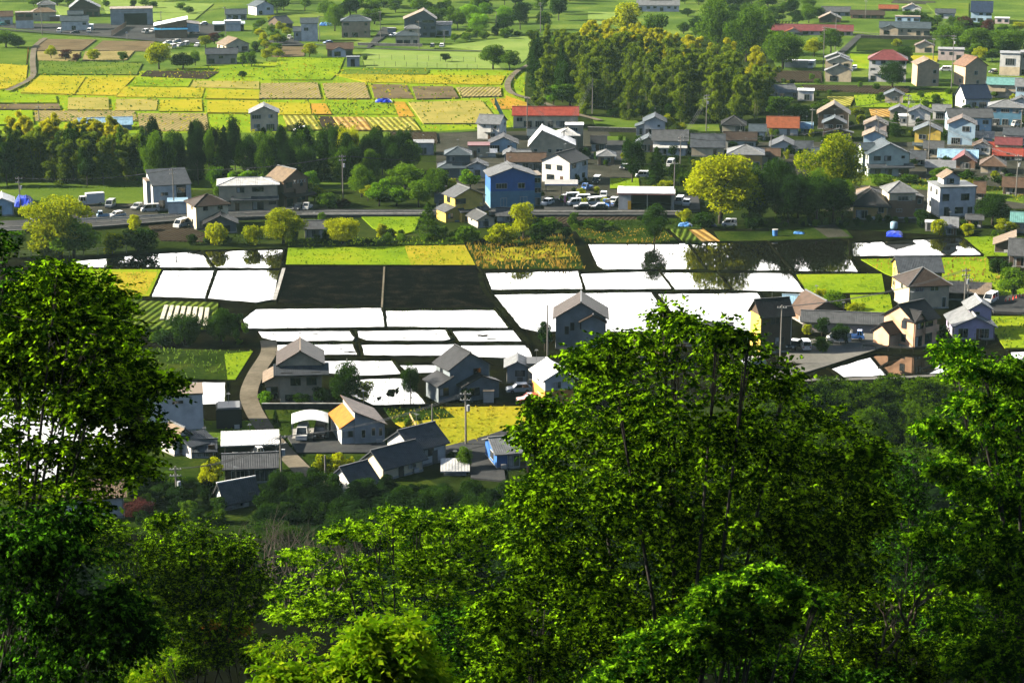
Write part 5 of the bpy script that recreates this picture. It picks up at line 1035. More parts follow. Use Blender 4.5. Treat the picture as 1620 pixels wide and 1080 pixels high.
run_fence('block_wall', [(1365,553),(1445,558),(1486,553)], 'dark stone retaining wall under the peach house', 'wall', 1.1, TRIMD, paint((.05,.048,.045), .9, .3, name='stone_wall'), 'rail', 2.0)
def wall(px0, px1, h, label, m, z=0.0, t=.3):
    A, B = G(*px0, z), G(*px1, z); d = B-A; b = MB(); L = d.length; an = math.atan2(d.y, d.x); n = max(2, int(L/2.0))
    P = empty('retaining_wall', (A.x, A.y, 0)); tag(P, label, 'wall')
    b.box(d.x/2, d.y/2, h/2, L, t, h, an); b.build('wall_body', m, P); q = MB(); q.box(d.x/2, d.y/2, h+.06, L+.1, t+.12, .12, an); q.build('coping', CONC, P)
STONE = paint((.045,.043,.04), .95, .35, 1.5, name='stone_wall'); BLK = paint((.16,.155,.15), .9, .25, name='block_wall')
wall((845,341),(1078,341), .9, 'dark stone wall below the road by the garage yard', STONE, 0); wall((478,343),(668,342), .7, 'low stone wall below the road right of the bushes', STONE, 0)
wall((1362,62),(1480,64), 1.6, 'long dark wall in front of the wide farmhouse', STONE, 0); wall((930,207),(1012,209), 1.3, 'dark wall below the small lawn under the grove', STONE, .2)
wall((415,650),(545,650), 1.2, 'dark garden wall below the two tiered house', STONE, 0); pass
wall((566,71),(668,73), 1.0, 'grey garden wall before the beige hip roofed house', BLK, .3); wall((440,333),(482,334), 1.1, 'grey block wall in front of the lattice gabled house', BLK, .7); wall((1403,352),(1460,352), 1.0, 'dark wall below the brown house with white hip roof', STONE, 0)
def heap(name, px, py, wd, dp, h, m, label, cat, z=0.3, group=None):      # crumpled sheet over a low pile
    p = G(px, py, z); n = 9; b = MB(); v = []; r2 = random.Random(int(px*7+py))
    for j in range(n):
        for i in range(n):
            u, w2 = i/(n-1)*2-1, j/(n-1)*2-1; e = max(0, 1-max(abs(u), abs(w2))**3)
            v.append((u*wd/2+r2.uniform(-.1, .1), w2*dp/2+r2.uniform(-.1, .1), e*h*(.7+.5*r2.random())))
    b.add(v, [[j*n+i, j*n+i+1, (j+1)*n+i+1, (j+1)*n+i] for j in range(n-1) for i in range(n-1)])
    o = b.build(name, m, None, (p.x, p.y, z), -az(px)); tag(o, label, cat, group); return o
BT = paint((0.015,0.05,0.55), .45, .12, name='blue_tarp'); BT2 = paint((0.08,0.25,0.6), .45, .15, name='pale_blue_tarp')
heap('blue_tarp', 607, 161, 5.6, 4, 1.1, BT, 'vivid blue tarpaulin heaped on the terraced field', 'tarp', .5); heap('blue_tarp', 1415, 371, 3.6, 5.5, .7, BT, 'vivid blue tarpaulin at the far edge of the right paddy', 'tarp'); heap('blue_tarp', 1264, 369, 2.4, 2, .4, BT2, 'small pale blue sheet lying on the dark garden', 'tarp', .3)
heap('blue_tarp', 38, 322, 4.5, 9, 1.8, BT, 'blue sheet covered heap beside the light blue shed', 'tarp'); heap('blue_tarp', 56, 350, 2.6, 3, 1.2, BT, 'small blue sheet covered heap under the broad green tree', 'tarp'); heap('blue_tarp', 148, 318, 3.5, 4, 1.0, BT, 'blue sheet covered load behind the white truck', 'tarp')
heap('sheet_cover', 1084, 357, 3.2, 2.4, .8, BT2, 'pale blue cover beside the small round tree by the paddies', 'cover'); heap('sheet_cover', 1122, 357, 3.6, 2, .8, paint((.01,.02,.12), .5, .1, name='navy_cover'), 'dark navy cover left of the parked white van under trees', 'cover'); heap('blue_tarp', 1616, 234, 3, 4, 1.0, BT, 'blue tarpaulin by the red roofs at the right edge', 'tarp'); heap('blue_tarp', 515, 40, 6, 5, 1.4, BT2, 'pale blue sheets behind the slim white house', 'tarp')
P = thing('water_tank', 1414, 362, 'pale blue round water tank above the blue tarpaulin', 'tank', .3); q = MB(); q.tube([(0,0,0),(0,0,.3),(0,0,1.5),(0,0,1.75)], [.75,.85,.85,.4], 14); q.build('tank_body', paint((.25,.4,.5), .5, .1, name='tank_plastic'), P, smooth=True); q = MB(); q.tube([(0,0,1.7),(0,0,1.85)], [.3,.3], 10); q.build('lid', TRIMD, P)
P = thing('plastic_tub', 1226, 373, 'blue plastic tub standing in the garden by the left end of the paddy', 'tub', .2); q = MB(); q.tube([(0,0,0),(0,0,1.4)], [.55,.65], 12); q.build('tub_body', BT2, P); q = MB(); q.tube([(0,0,1.4),(0,0,1.5)], [.7,.7], 12); q.build('rim', TRIMW, P)
P = thing('banner_flag', 892, 326, 'pink upright banner flag at the front of the garage yard', 'banner', .72); q = MB(); q.tube([(0,0,0),(0,0,2.6)], [.03,.03], 5); q.build('pole', TRIMW, P); q = MB(); q.box(.27, 0, 1.7, .5, .03, 1.6); q.build('cloth', paint((.8,.25,.35), .7, .1, name='banner_cloth'), P)
P = thing('stop_sign', 471, 786, 'red inverted triangle road sign at the road bend', 'road sign', .1); q = MB(); q.tube([(0,0,0),(0,0,1.9)], [.035,.035], 6); q.build('pole', STEEL, P); q = MB(); q.extr([(-.42,2.3),(0,1.6),(.42,2.3)], -.05, -.02); so = q.build('sign_plate', paint((.6,.02,.03), .4, .03, name='sign_red'), P); q = MB(); q.box(0, -.06, 2.1, .36, .02, .1); q.build('sign_stripe', TRIMW, so)
for k, (x, y) in enumerate([(1591,477),(1597,476),(1603,474),(1608,472),(1613,470),(1618,469)]):
    lab = 'red traffic cone in the row on the grey parking area'
    P = thing('traffic_cone', x, y, lab, 'traffic cone', .52, 0, 'traffic cones on the parking area'); q = MB(); q.tube([(0,0,.05),(0,0,.75)], [.19,.04], 10); q.build('cone', paint((.75,.07,.04), .5, .05, name='cone_red'), P); q = MB(); q.box(0, 0, .03, .42, .42, .06); q.build('base', TRIMD, P)
P = thing('metal_gate_frame', 1551, 545, 'dark metal frame standing on the bank before the lavender house', 'frame', .3); s = scale_at(G(1551, 545)); q = MB(); q.tube([(-1.1,0,0),(-1.1,0,2.0),(1.1,0,2.0),(1.1,0,0)], [.05]*4, 6); q.build('frame', TRIMD, P)
P = thing('storage_box', 773, 637, 'white storage box locker at the corner of the dark gabled house', 'locker'); q = MB(); q.box(0, .5, .95, 1.7, 1.0, 1.9); q.build('box_body', TRIMW, P); q = MB(); q.box(0, .48, 1.96, 1.85, 1.15, .12); q.build('lid', paint((.25,.2,.15), .6, .2, name='box_lid'), P)
P = thing('dish_stand', 201, 62, 'white round mirror on a post at the far left lane', 'mirror', .5); q = MB(); q.tube([(0,0,0),(0,0,2.4)], [.05,.05], 6); q.build('post', TRIMW, P); q = MB(); q.tube([(0,-.08,2.7),(0,.04,2.7)], [.5,.5], 14); q.build('mirror_disc', paint((.65,.65,.62), .2, .05, name='mirror_white'), P)
# ------------------------------------------------------------------ trees and shrubs
BARK = paint((0.055,0.042,0.030), .9, .3, 2.0, name='bark'); BARKD = paint((0.02,0.017,0.013), .9, .3, 2.0, name='dark_bark'); CULM = paint((0.12,0.13,0.04), .6, .3, 2.0, name='bamboo_culm')
LP = dict(pos=(.40, .74), ow=.2)  # steep ramp paints lit and shaded clumps into the leaf colour
LF = dict(dark=leafmat('leaves_dark', (0.003,0.012,0.002), (0.035,0.085,0.006), .4, 2.2, **LP), mid=leafmat('leaves_mid', (0.010,0.036,0.003), (0.14,0.27,0.010), .45, 2.2, **LP),
 yg=leafmat('leaves_yellow_green', (0.07,0.14,0.002), (0.50,0.54,0.006), .5, 2.2, **LP), lime=leafmat('leaves_lime', (0.03,0.12,0.004), (0.24,0.48,0.014), .5, 2.2, **LP),
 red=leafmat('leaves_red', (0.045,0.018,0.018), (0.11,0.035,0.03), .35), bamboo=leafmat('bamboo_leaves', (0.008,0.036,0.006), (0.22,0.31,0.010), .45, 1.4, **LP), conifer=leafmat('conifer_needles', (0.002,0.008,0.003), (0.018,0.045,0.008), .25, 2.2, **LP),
 backlit=leafmat('bamboo_leaves_backlit', (0.20,0.26,0.006), (0.66,0.60,0.010), .5, 1.4, **LP), wood=leafmat('wood_leaves', (0.001,0.006,0.001), (0.13,0.27,0.003), .45, 1.1, pos=(.52,.80), ow=.2))  # backlight on bamboo tops, and light and shade in wood crowns, painted as colour
def unit(v): return v/np.maximum(np.linalg.norm(v, axis=-1, keepdims=True), 1e-9)
def leaves(C, A, Nn, L, Wd):
    """diamond leaves: centres C, long axis A, plane normal hint Nn"""
    A = unit(A); B = unit(np.cross(Nn, A)); L = np.broadcast_to(L, (len(C),))[:, None]; Wd = np.broadcast_to(Wd, (len(C),))[:, None]
    return np.stack([C - A*L*.5, C + B*Wd*.5 - A*L*.04, C + A*L*.5, C - B*Wd*.5 - A*L*.04], 1)
def crown_broad(seed, H=8.0, Wd=6.5, n=3600, leaf=.44, low=.06, clumps=24, flat=1.0):
    g = np.random.default_rng(seed); out = []
    ct = np.array([0, 0, H*(low+1)/2]); rad = np.array([Wd/2, Wd/2, H*(1-low)/2])
    cs = []
    for k in range(clumps):
        d = unit(g.normal(0, 1, 3)); d[2] = d[2]*.9+.12; r = g.uniform(.45, .80)
        cs.append((ct + d*rad*r, g.uniform(.22, .42)*rad.min()*g.uniform(.8, 1.25)))
    cs.append((ct, rad.min()*.5))
    tot = sum(c[1]**2 for c in cs)
    for c, r in cs:
        m = int(n*r*r/tot)+8; d = unit(g.normal(0, 1, (m, 3))); d[:, 2] *= .85*flat
        rr = r*g.uniform(.55, 1.12, m)**.7; P = c + d*rr[:, None]
        Nn = unit(d + g.normal(0, .55, (m, 3)) + np.array([0, 0, .35])); A = g.normal(0, 1, (m, 3)) + np.array([0, 0, -.25])
        out.append(leaves(P, A, Nn, leaf*g.uniform(.6, 1.25, m), leaf*.72*g.uniform(.6, 1.2, m)))
    return np.concatenate(out)
def crown_cone(seed, H=11.0, Wd=4.2, n=4200, leaf=.55, low=.03):
    g = np.random.default_rng(seed); t = g.uniform(0, 1, n)**.75; z = H*(low+(1-low)*(1-t)); 
    lay = .72+.30*np.sin(z*(2.2+seed*.13)+g.normal(0, .5, n)); rr = (t**.62*.95+.05)*Wd/2*lay*g.uniform(.45, 1.08, n)**.6
    a = g.uniform(0, 2*np.pi, n); lob = 1+.22*np.sin(a*3+z*.8)+.12*np.sin(a*7+z*2); rr = rr*lob
    P = np.stack([np.cos(a)*rr, np.sin(a)*rr, z], 1); o = np.stack([np.cos(a), np.sin(a), np.zeros(n)], 1)
    A = o + np.array([0, 0, -.45]) + g.normal(0, .35, (n, 3)); Nn = np.array([0, 0, 1.0]) + g.normal(0, .5, (n, 3)) + o*.3
    return leaves(P, A, Nn, leaf*g.uniform(.6, 1.4, n), leaf*.42)
def crown_bamboo(seed, H=14.0, n=6000):
    g = np.random.default_rng(seed); out = []; a0 = g.uniform(0, 6.28); bend = g.uniform(.8, 2.6); K = 26
    for c in range(K):
        t = .10+.88*c/(K-1); ax = np.array([np.cos(a0)*bend*t**3, np.sin(a0)*bend*t**3, H*t-.5*bend*t**4])
        r = (1.35-.6*t**2)*g.uniform(.6, 1.15); of = g.normal(0, 1.15*(1-.35*t), 3)*np.array([1, 1, .5]); m = n//K
        d = unit(g.normal(0, 1, (m, 3))); P = ax+of+d*np.array([1, 1, .95])*r*(g.uniform(.3, 1.1, m)**.6)[:, None]
        A = d*np.array([1, 1, .3])+np.array([0, 0, -.7])+g.normal(0, .5, (m, 3)); Nn = d*.6+np.array([0, 0, .6])+g.normal(0, .6, (m, 3))
        out.append(leaves(P, A, Nn, .72*g.uniform(.6, 1.3, m), .20*g.uniform(.7, 1.2, m)))
    return np.concatenate(out)
def trunk_mesh(seed, H, r, m, limbs=6, top=.72, low=.3):
    g = random.Random(seed); b = MB(); pts = [(g.uniform(-.1, .1)*k, g.uniform(-.1, .1)*k, H*top*k/5-.3*(k == 0)) for k in range(6)]
    b.tube(pts, [r*(1-.15*k) for k in range(6)], 7)
    for k in range(limbs):
        z = H*(low+(top-low)*k/max(1, limbs)); a = k*2.4+g.uniform(-.4, .4); l = H*.24*(1-.08*k); f = z/(H*top); i = min(4, int(f*5)); p = Vector(pts[i]).lerp(Vector(pts[i+1]), f*5-i)
        b.tube([p, p+Vector((math.cos(a)*l*.5, math.sin(a)*l*.5, l*.4)), p+Vector((math.cos(a)*l, math.sin(a)*l, l*.9))], [r*.45, r*.3, r*.12], 5)
    return b.mesh('trunk', m, True)
PROTO = {}
def proto(kind, colr):
    k = (kind, colr)
    if k in PROTO: return PROTO[k]
    vs = []
    for sd in range(dict(broad=4, fine=3, shrub=3, cone=3, bamboo=4, spread=1, pine=1)[kind]):
        if kind == 'broad': H, Wd, q, t = 8.0, 6.4, crown_broad(sd+11), trunk_mesh(sd, 8.0, .22, BARK)
        elif kind == 'fine': H, Wd, q, t = 8.0, 6.6, crown_broad(sd+41, n=9000, leaf=.30, clumps=38, low=.04), trunk_mesh(sd, 8.0, .22, BARK)
        elif kind == 'spread': H, Wd, q, t = 8.0, 9.5, crown_broad(sd+61, Wd=9.5, n=8500, leaf=.33, low=.06, clumps=40, flat=.6), trunk_mesh(sd, 8.0, .28, BARK, 9, .6)
        elif kind == 'shrub': H, Wd, q, t = 3.0, 3.6, crown_broad(sd+81, H=3.0, Wd=3.4, n=1700, leaf=.28, low=-.12, clumps=14), trunk_mesh(sd, 3.0, .07, BARK, 5)
        elif kind == 'cone': H, Wd, q, t = 11.0, 4.2, crown_cone(sd+21), trunk_mesh(sd, 11.0, .2, BARKD, 0, .9)
        elif kind == 'pine': H, Wd, q, t = 7.0, 6.0, crown_cone(sd+25, 7.0, 6.0, 3000, .4, .05), trunk_mesh(sd, 7.0, .16, BARKD, 4, .85)
        else:
            H, Wd, q = 14.0, 4.0, crown_bamboo(sd+31)
            b = MB(); g = random.Random(sd)
            for c in range(4): x, y = g.uniform(-.8, .8), g.uniform(-.8, .8); b.tube([(x, y, -.2), (x+g.uniform(-.2, .2), y, 5), (x+g.uniform(-.5, .5), y+.2, 9)], [.07, .06, .04], 5)
            t = b.mesh('trunk', CULM)
        vs.append((H, Wd, quads_object('crown', q, LF[colr]), t))
    PROTO[k] = vs; return vs
TN = dict(broad='broadleaf_tree', fine='broadleaf_tree', spread='spreading_tree', shrub='shrub', cone='conifer_tree', bamboo='bamboo', pine='pine_tree')
TC = dict(broad='tree', fine='tree', spread='tree', shrub='shrub', cone='conifer', bamboo='bamboo', pine='pine tree')
trnd = random.Random(99)
def put_tree(kind, colr, x, y, z, h, wd, label, group=None, name=None):
    H, Wd, cm, tm = trnd.choice(proto(kind, colr)); P = empty(name or TN[kind], (x, y, z), trnd.uniform(0, 6.28)); sxy = wd/Wd
    P.scale = (sxy, sxy, h/H); tag(P, label, TC[kind], group)
    link('trunk', tm, P); link('crown', cm, P); return P
def tree(kind, colr, px, yb, yt, wpx, label, group=None, z=0.0):
    p = G(px, yb, z); s = scale_at(p); return put_tree(kind, colr, p.x, p.y, z, (yb-yt)/(s*.965), wpx/s, label, group)
def scatter(n, poly, kinds, hr, wr, label, group, limit=None, name=None):
    global trnd; A = inside_pts(ccw([(G(x, y).x, G(x, y).y) for x, y in poly]), n*3); got = []
    for q in A:
        if len(got) >= n: break
        if any((q[0]-o[0])**2+(q[1]-o[1])**2 < (wr[0]*.45)**2 for o in got): continue
        kind, colr = trnd.choice(kinds); h = trnd.uniform(*hr); zg = hill(q[1])
        if limit:
            v = Vector((q[0], q[1], zg))-CAM; dp = v.dot(FW); px = 810+FPX*v.x/dp; pb = 540-FPX*v.dot(UPV)/dp
            hm_ = (pb-limit(px)-trnd.uniform(0, 45))/(FPX/dp*.96); h = min(h, hm_)
            if h < 1.6: continue
        got.append(q); put_tree(kind, colr, q[0], q[1], zg-.1, h, trnd.uniform(*wr)*(1 if h > 4 else h/4+.15), label, group, name)
TL = lambda px: float(np.interp(px, [0, 200, 300, 420, 530, 570, 640, 720, 830, 870, 1100, 1200, 1240, 1300, 1620], [830, 835, 835, 805, 795, 740, 744, 758, 748, 690, 620, 618, 602, 594, 594]))
for a in [
 ('fine','yg',1140,354,243,132,'large sunlit yellow green tree right of the white roofed garage'), ('fine','yg',1316,324,213,104,'tall round yellow green tree rising above the village roofs'),
 ('fine','dark',1228,338,243,56,'ivy covered dark tree between the two yellow green trees'), ('fine','dark',1262,345,268,62,'dark tree right of the ivy covered tree'), ('fine','dark',1318,352,282,70,'dark tree in front of the tall round yellow green tree'), ('fine','dark',1200,350,285,56,'dark leafy tree at the right flank of the large yellow green tree'), ('fine','mid',1290,340,270,45,'mid green tree behind the row of dark trees'),
 ('shrub','dark',1112,360,334,44,'dark bush at the left foot of the large yellow green tree'), ('shrub','dark',1188,364,334,44,'dark bush at the right foot of the large yellow green tree'), ('fine','mid',1186,346,258,60,'leafy tree touching the right side of the large yellow green tree'), ('fine','dark',1246,358,278,64,'dark front tree below the ivy covered tree'), ('fine','dark',1292,358,280,66,'dark front tree below the tall round tree'), ('fine','mid',1332,344,286,44,'green tree beside the old house with dark hip roof'), ('fine','dark',1035,385,325,44,'round dark tree standing at the far edge of the white paddy'), ('fine','dark',1000,290,212,40,'tall round dark tree on the small lawn'), ('cone','dark',1038,292,234,36,'pointed dark tree right of the round dark tree on the lawn'), ('broad','mid',1076,292,258,46,'green tree between the dark conifers and the large yellow tree'), ('shrub','yg',1050,306,284,32,'yellow green shrub above the white garage roof'), ('shrub','yg',1015,305,294,30,'low yellow green shrub at the left end of the garage roof'), ('shrub','yg',1082,352,328,30,'yellow green bush at the foot of the large yellow tree'),
 ('spread','yg',96,408,309,134,'broad spreading green tree at the left by the blue shed'), ('broad','mid',118,410,345,92,'lower leafy tree under the right side of the broad spreading tree'), ('shrub','yg',70,410,366,70,'bush under the left side of the broad spreading tree'), ('broad','mid',24,408,362,46,'olive bush left of the broad spreading tree'), ('shrub','yg',178,400,366,50,'yellow green bush right of the broad spreading tree'), ('shrub','dark',218,398,360,76,'dark bush mass above the upper left paddy'), ('shrub','yg',212,366,337,32,'bright little tree beside the guard rail'), ('shrub','yg',342,388,350,44,'bright bush in front of the dark garage'), ('fine','yg',448,386,329,80,'bright yellow green tree left of the small white shed house'), ('shrub','yg',400,388,354,42,'green bush below the beige house with white roof'), ('fine','yg',542,388,341,60,'round green tree right of the small white shed house'), ('shrub','mid',510,352,334,18,'small round tree at the road above the shed house'),
 ('pine','mid',678,378,322,52,'pine tree left of the yellow house'), ('shrub','yg',603,375,352,26,'yellow bush beside the plank bordered plot'), ('shrub','dark',618,376,360,24,'dark bush at the end of the plot'), ('shrub','mid',740,386,356,44,'bush below the small cream cottage'), ('shrub','yg',790,388,352,62,'wide bush under the low white cottage'), ('broad','yg',828,382,321,46,'yellow green tree right of the blue house'), ('shrub','mid',858,384,342,56,'large bush below the blue house'), ('shrub','dark',896,378,357,24,'dark round bush at the edge of the dry grass'), ('shrub','mid',945,364,343,50,'bush left of the dark round bushes'), ('shrub','dark',947,368,355,18,'small dark round bush by the white block'),
 ('fine','mid',572,312,260,50,'broad green tree behind the transformer pole'), ('broad','lime',600,326,281,46,'light green tree in the thicket by the road'), ('broad','mid',640,302,262,66,'big grey green tree in the middle of the thicket'), ('broad','lime',628,326,292,40,'bright bush tree at the front of the thicket'), ('broad','mid',662,328,286,48,'leafy tree at the right front of the thicket'), ('fine','mid',692,316,267,56,'tall green tree at the right end of the thicket'), ('broad','lime',670,310,284,36,'light green tree behind the right front of the thicket'), ('broad','yg',582,318,290,30,'yellowish tree at the left front of the thicket'), ('shrub','yg',715,318,280,22,'slim yellow green tree above the yellow house'), ('broad','lime',744,300,266,34,'light green tree below the grey hip roofed house'), ('broad','yg',498,322,286,36,'yellow green bush behind the lattice gabled house'), ('shrub','mid',520,330,302,46,'shrub at the road beside the lattice gabled house'), ('shrub','red',545,328,314,30,'reddish bush at the foot of the transformer pole'), ('shrub','mid',738,318,300,30,'bush right of the slim yellow green tree'),
 ('broad','yg',81,94,72,20,'light green tree on the edge of the brown plots'), ('broad','red',104,97,79,22,'brownish red tree between two brown plots'), ('broad','red',122,99,85,16,'smaller brownish red tree right of the first red tree'), ('broad','yg',149,98,77,24,'yellow green tree beside the red trees'), ('broad','mid',195,99,82,18,'green tree at the lower plot corner'), ('broad','yg',252,110,69,46,'large yellow green tree before the car cluster'), ('broad','dark',290,110,84,44,'dark hedge tree right of the large yellow green tree'), ('broad','mid',309,104,80,18,'small green tree at the end of the dark hedge'), ('broad','yg',325,76,57,24,'bright yellow bush left of the tan gabled house'), ('broad','red',339,70,51,22,'dark red tree behind the yellow bush'), ('broad','mid',384,105,83,20,'green tree at the right end of the long beige house'), ('broad','mid',398,106,80,22,'round green tree by the brown strip of soil'), ('broad','mid',10,76,48,50,'wide green tree at the far left by the dirt track'), ('broad','dark',29,78,60,26,'dark round tree by the bend of the dirt track'),
 ('shrub','dark',383,122,112,18,'dark round bush in the green field'), ('broad','yg',490,92,69,28,'yellow green bush left of the low brown roofed house'), ('fine','mid',780,110,71,48,'dark green tree cluster at the edge of the pale pasture'), ('broad','mid',806,112,80,36,'green tree right of the dark pasture tree'), ('broad','dark',705,99,85,18,'dark round bush inside the post fences'), ('shrub','mid',578,96,87,12,'small bush at the left end of the post fences'),
 ('broad','mid',902,170,132,64,'round green tree at the left foot of the bamboo grove'), ('broad','lime',876,168,135,34,'bright green tree beside the road below the grove'), ('broad','yg',1056,208,180,24,'bright yellow green tree by the pale gabled house'), ('shrub','yg',1077,209,193,22,'bright bush right of the pale gabled house'), ('broad','yg',990,62,6,54,'yellow topped tree behind the bamboo grove'), ('broad','mid',1035,72,24,46,'green tree behind the grove right of the yellow top'), ('broad','red',1037,60,34,24,'reddish brown tree behind the grove'), ('fine','mid',1135,86,0,70,'big hazy green tree right behind the grove'), ('fine','mid',1180,98,14,64,'second big hazy green tree right of the grove'), ('broad','mid',1206,72,10,36,'hazy tree at the upper right of the grove'),
 ('fine','mid',1238,110,46,66,'wide tree below the long maroon roof'), ('broad','mid',1314,84,46,40,'tree between the maroon roofs and the cream gables'), ('broad','yg',1288,90,60,34,'olive tree above the storage container'), ('fine','dark',1412,140,98,46,'dark tree before the white house with maroon roof'), ('broad','dark',1432,108,72,30,'dark tree behind the maroon hip roof'), ('shrub','yg',1418,74,61,20,'bright yellow bush in the dark garden'), ('broad','mid',1232,186,150,50,'round tree left of the white block by the terracotta roof'), ('broad','dark',1262,196,164,44,'dark trees above the terracotta roof'), ('broad','mid',1298,180,155,34,'green tree right of the white block'), ('broad','yg',1354,186,168,32,'yellow green tree beside the crop rows'), ('cone','dark',1416,216,178,22,'dark pointed tree between the gabled houses'), ('broad','dark',1480,172,157,22,'dark bush in the bright green field'), ('broad','yg',1550,98,74,26,'yellow green tree behind the striped roof'),
 ('fine','mid',1502,74,38,52,'leafy tree at the right of the wide farmhouse'), ('fine','mid',1542,82,44,54,'large leafy tree below the tall pale blue house'), ('fine','mid',1592,84,44,60,'large leafy tree at the right edge of the upper slope'), ('broad','red',1526,50,26,30,'dark red tree beside the tall pale blue house'), ('broad','red',1562,54,32,24,'dark red tree below the tall pale blue house'), ('broad','yg',1612,50,34,30,'yellow green tree in the top right corner'),
 ('shrub','mid',1392,296,274,54,'hedge bush below the mint green house'), ('shrub','mid',1440,292,276,46,'bush right of the mint green house'), ('broad','mid',1488,296,262,42,'green tree beside the flat shed'), ('shrub','dark',1535,300,270,60,'dark hedge below the maroon cottage'), ('shrub','yg',1530,302,280,40,'yellow green bush above the modern white house'), ('shrub','dark',1590,300,272,50,'dark hedge at the pole near the right edge'), ('fine','dark',1570,356,308,66,'dark round tree right of the modern white house'), ('broad','yg',1592,370,344,38,'bright green bush before the teal roofed shed'), ('shrub','dark',1457,356,330,30,'dark bush between the brown and the modern house'), ('shrub','yg',1486,372,344,34,'bright bush below the modern white house'), ('shrub','yg',1530,374,352,30,'bush beside the barrel roofed shed'), ('shrub','dark',1575,432,405,34,'dark bush at the corner of the ribbed grey roof'), ('shrub','dark',1592,436,410,26,'dark round bush beneath the ribbed grey roof'),
 ('broad','mid',1602,474,422,54,'round green tree at the right edge above the cones'), ('shrub','mid',1566,466,448,18,'small round tree in the bright grass'), ('shrub','dark',1604,468,452,12,'small dark bush under the round green tree'), ('shrub','dark',1505,462,446,16,'dark bush right of the dark pyramid roof'), ('shrub','yg',1296,482,454,30,'yellow green bush at the corner of the lower white paddy'), ('shrub','mid',1322,490,458,46,'leafy bush in the middle of the green strip'), ('shrub','yg',1352,506,474,44,'bright bush behind the traditional brown roof'), ('broad','dark',1300,532,502,26,'dark clipped tree at the mauve wall'), ('fine','dark',1330,546,510,32,'dark round tree hiding the long white van'), ('shrub','yg',1278,530,512,22,'yellowish shrub left of the dark clipped tree'), ('shrub','mid',1300,556,530,40,'shrubs by the parked vans'), ('shrub','dark',1492,540,510,24,'dark bush between peach and lavender houses'),
 ('fine','dark',548,645,572,52,'dark leafy tree right of the two tiered house'), ('broad','yg',575,640,602,36,'sunlit young tree at the edge of the small paddies'), ('fine','dark',650,632,572,30,'dark slim tree left of the dark gabled house'), ('broad','dark',862,556,502,30,'dark bush tree left of the lone gabled house'), ('broad','dark',478,640,618,34,'dark shrub before the two tiered house'), ('broad','dark',508,642,612,30,'dark shrub at the right corner of the two tiered house'), ('shrub','lime',420,640,616,36,'bright hedge at the left of the two tiered house'), ('shrub','dark',740,636,610,26,'dark shrub before the dark gabled house'),
 ('fine','dark',292,545,492,60,'dark bushy tree below the plastic covered rows'), ('fine','dark',350,545,488,54,'dark bushy tree at the end of the plastic covered rows'), ('shrub','dark',372,520,492,36,'dark shrub at the start of the dirt track'), ('shrub','dark',255,548,520,40,'dark shrub left of the bushy trees'),
 ('shrub','yg',508,756,714,44,'left part of the clipped bright hedge at the road bend'), ('shrub','yg',540,752,712,46,'right part of the clipped bright hedge at the road bend'), ('fine','mid',735,742,704,30,'round clipped tree at the corner of the yellow meadow'), ('cone','dark',436,670,647,12,'small dark cone tree beside the arched carport'), ('broad','yg',334,778,720,48,'bright green tree before the dark wooden building'), ('cone','dark',333,776,724,18,'dark pointed tree in front of the bright green tree'), ('broad','red',222,822,788,52,'dark red maple beside the half hidden white house'), ('shrub','dark',330,705,690,40,'dark hedge under the white box house'), ('shrub','mid',645,676,660,18,'small bush beside the plank fence'), ('shrub','dark',715,730,712,24,'bush by the tiled house corner')]: tree(*a)
scatter(95, [(868,186),(1204,200),(1214,160),(1140,128),(1030,112),(920,100),(845,104),(850,160)], [('bamboo','bamboo')], (13, 17), (4.4, 5.8), 'tall feathery bamboo in the dense grove on the hill', 'bamboos of the central grove')
scatter(40, [(900,110),(1040,120),(1150,135),(1212,158),(1212,148),(1050,105),(910,92)], [('bamboo','backlit')], (14, 17), (4.2, 5.4), 'bamboo painted in backlit gold along the back of the central grove', 'golden bamboos of the central grove')
scatter(9, [(843,150),(900,178),(925,182),(915,120),(850,100)], [('cone','dark'),('fine','dark')], (11, 17), (5, 7), 'dark evergreen tree at the left end of the bamboo grove', 'evergreens of the central grove')
scatter(12, [(940,185),(1200,200),(1200,194),(940,179)], [('shrub','dark'),('broad','dark')], (3, 6), (3, 5), 'dark undergrowth tree at the front foot of the bamboo grove', 'undergrowth of the central grove')
scatter(40, [(-40,296),(235,294),(240,278),(-40,272)], [('bamboo','bamboo'),('bamboo','bamboo'),('broad','dark'),('cone','mid')], (11, 15), (4.2, 5.6), 'tall tree in the dim left grove behind the meadow', 'trees of the left grove')
scatter(26, [(-40,276),(150,276),(225,274),(225,264),(-40,260)], [('bamboo','backlit')], (13, 15.5), (4, 5), 'bamboo painted in backlit gold along the back of the left grove', 'golden bamboos of the left grove')
scatter(34, [(240,296),(480,298),(490,272),(240,268)], [('cone','conifer'),('fine','dark'),('fine','dark'),('fine','conifer'),('fine','mid')], (9.5, 16.5), (4.6, 6.4), 'dark cedar in the belt behind the modern white house', 'cedars of the middle belt')
scatter(22, [(480,296),(668,288),(680,268),(480,262)], [('fine','dark'),('fine','dark'),('cone','dark'),('fine','mid'),('fine','yg')], (9, 14.5), (4.6, 6.5), 'mixed tree in the belt above the thicket', 'trees of the middle belt')
scatter(16, [(330,312),(500,305),(480,294),(320,298)], [('broad','mid'),('shrub','mid'),('broad','lime')], (3.5, 6), (4, 6), 'green shrub behind the beige house with white roof', 'shrubs behind the lane houses')
scatter(150, [(436,30),(530,52),(640,40),(760,58),(838,58),(900,40),(905,-45),(420,-45)], [('broad','mid'),('fine','mid'),('broad','dark'),('broad','mid'),('fine','lime')], (7, 13), (7.5, 11.5), 'hazy tree on the wooded slope at the top of the valley', 'trees of the upper slope', None, 'woodland_tree')
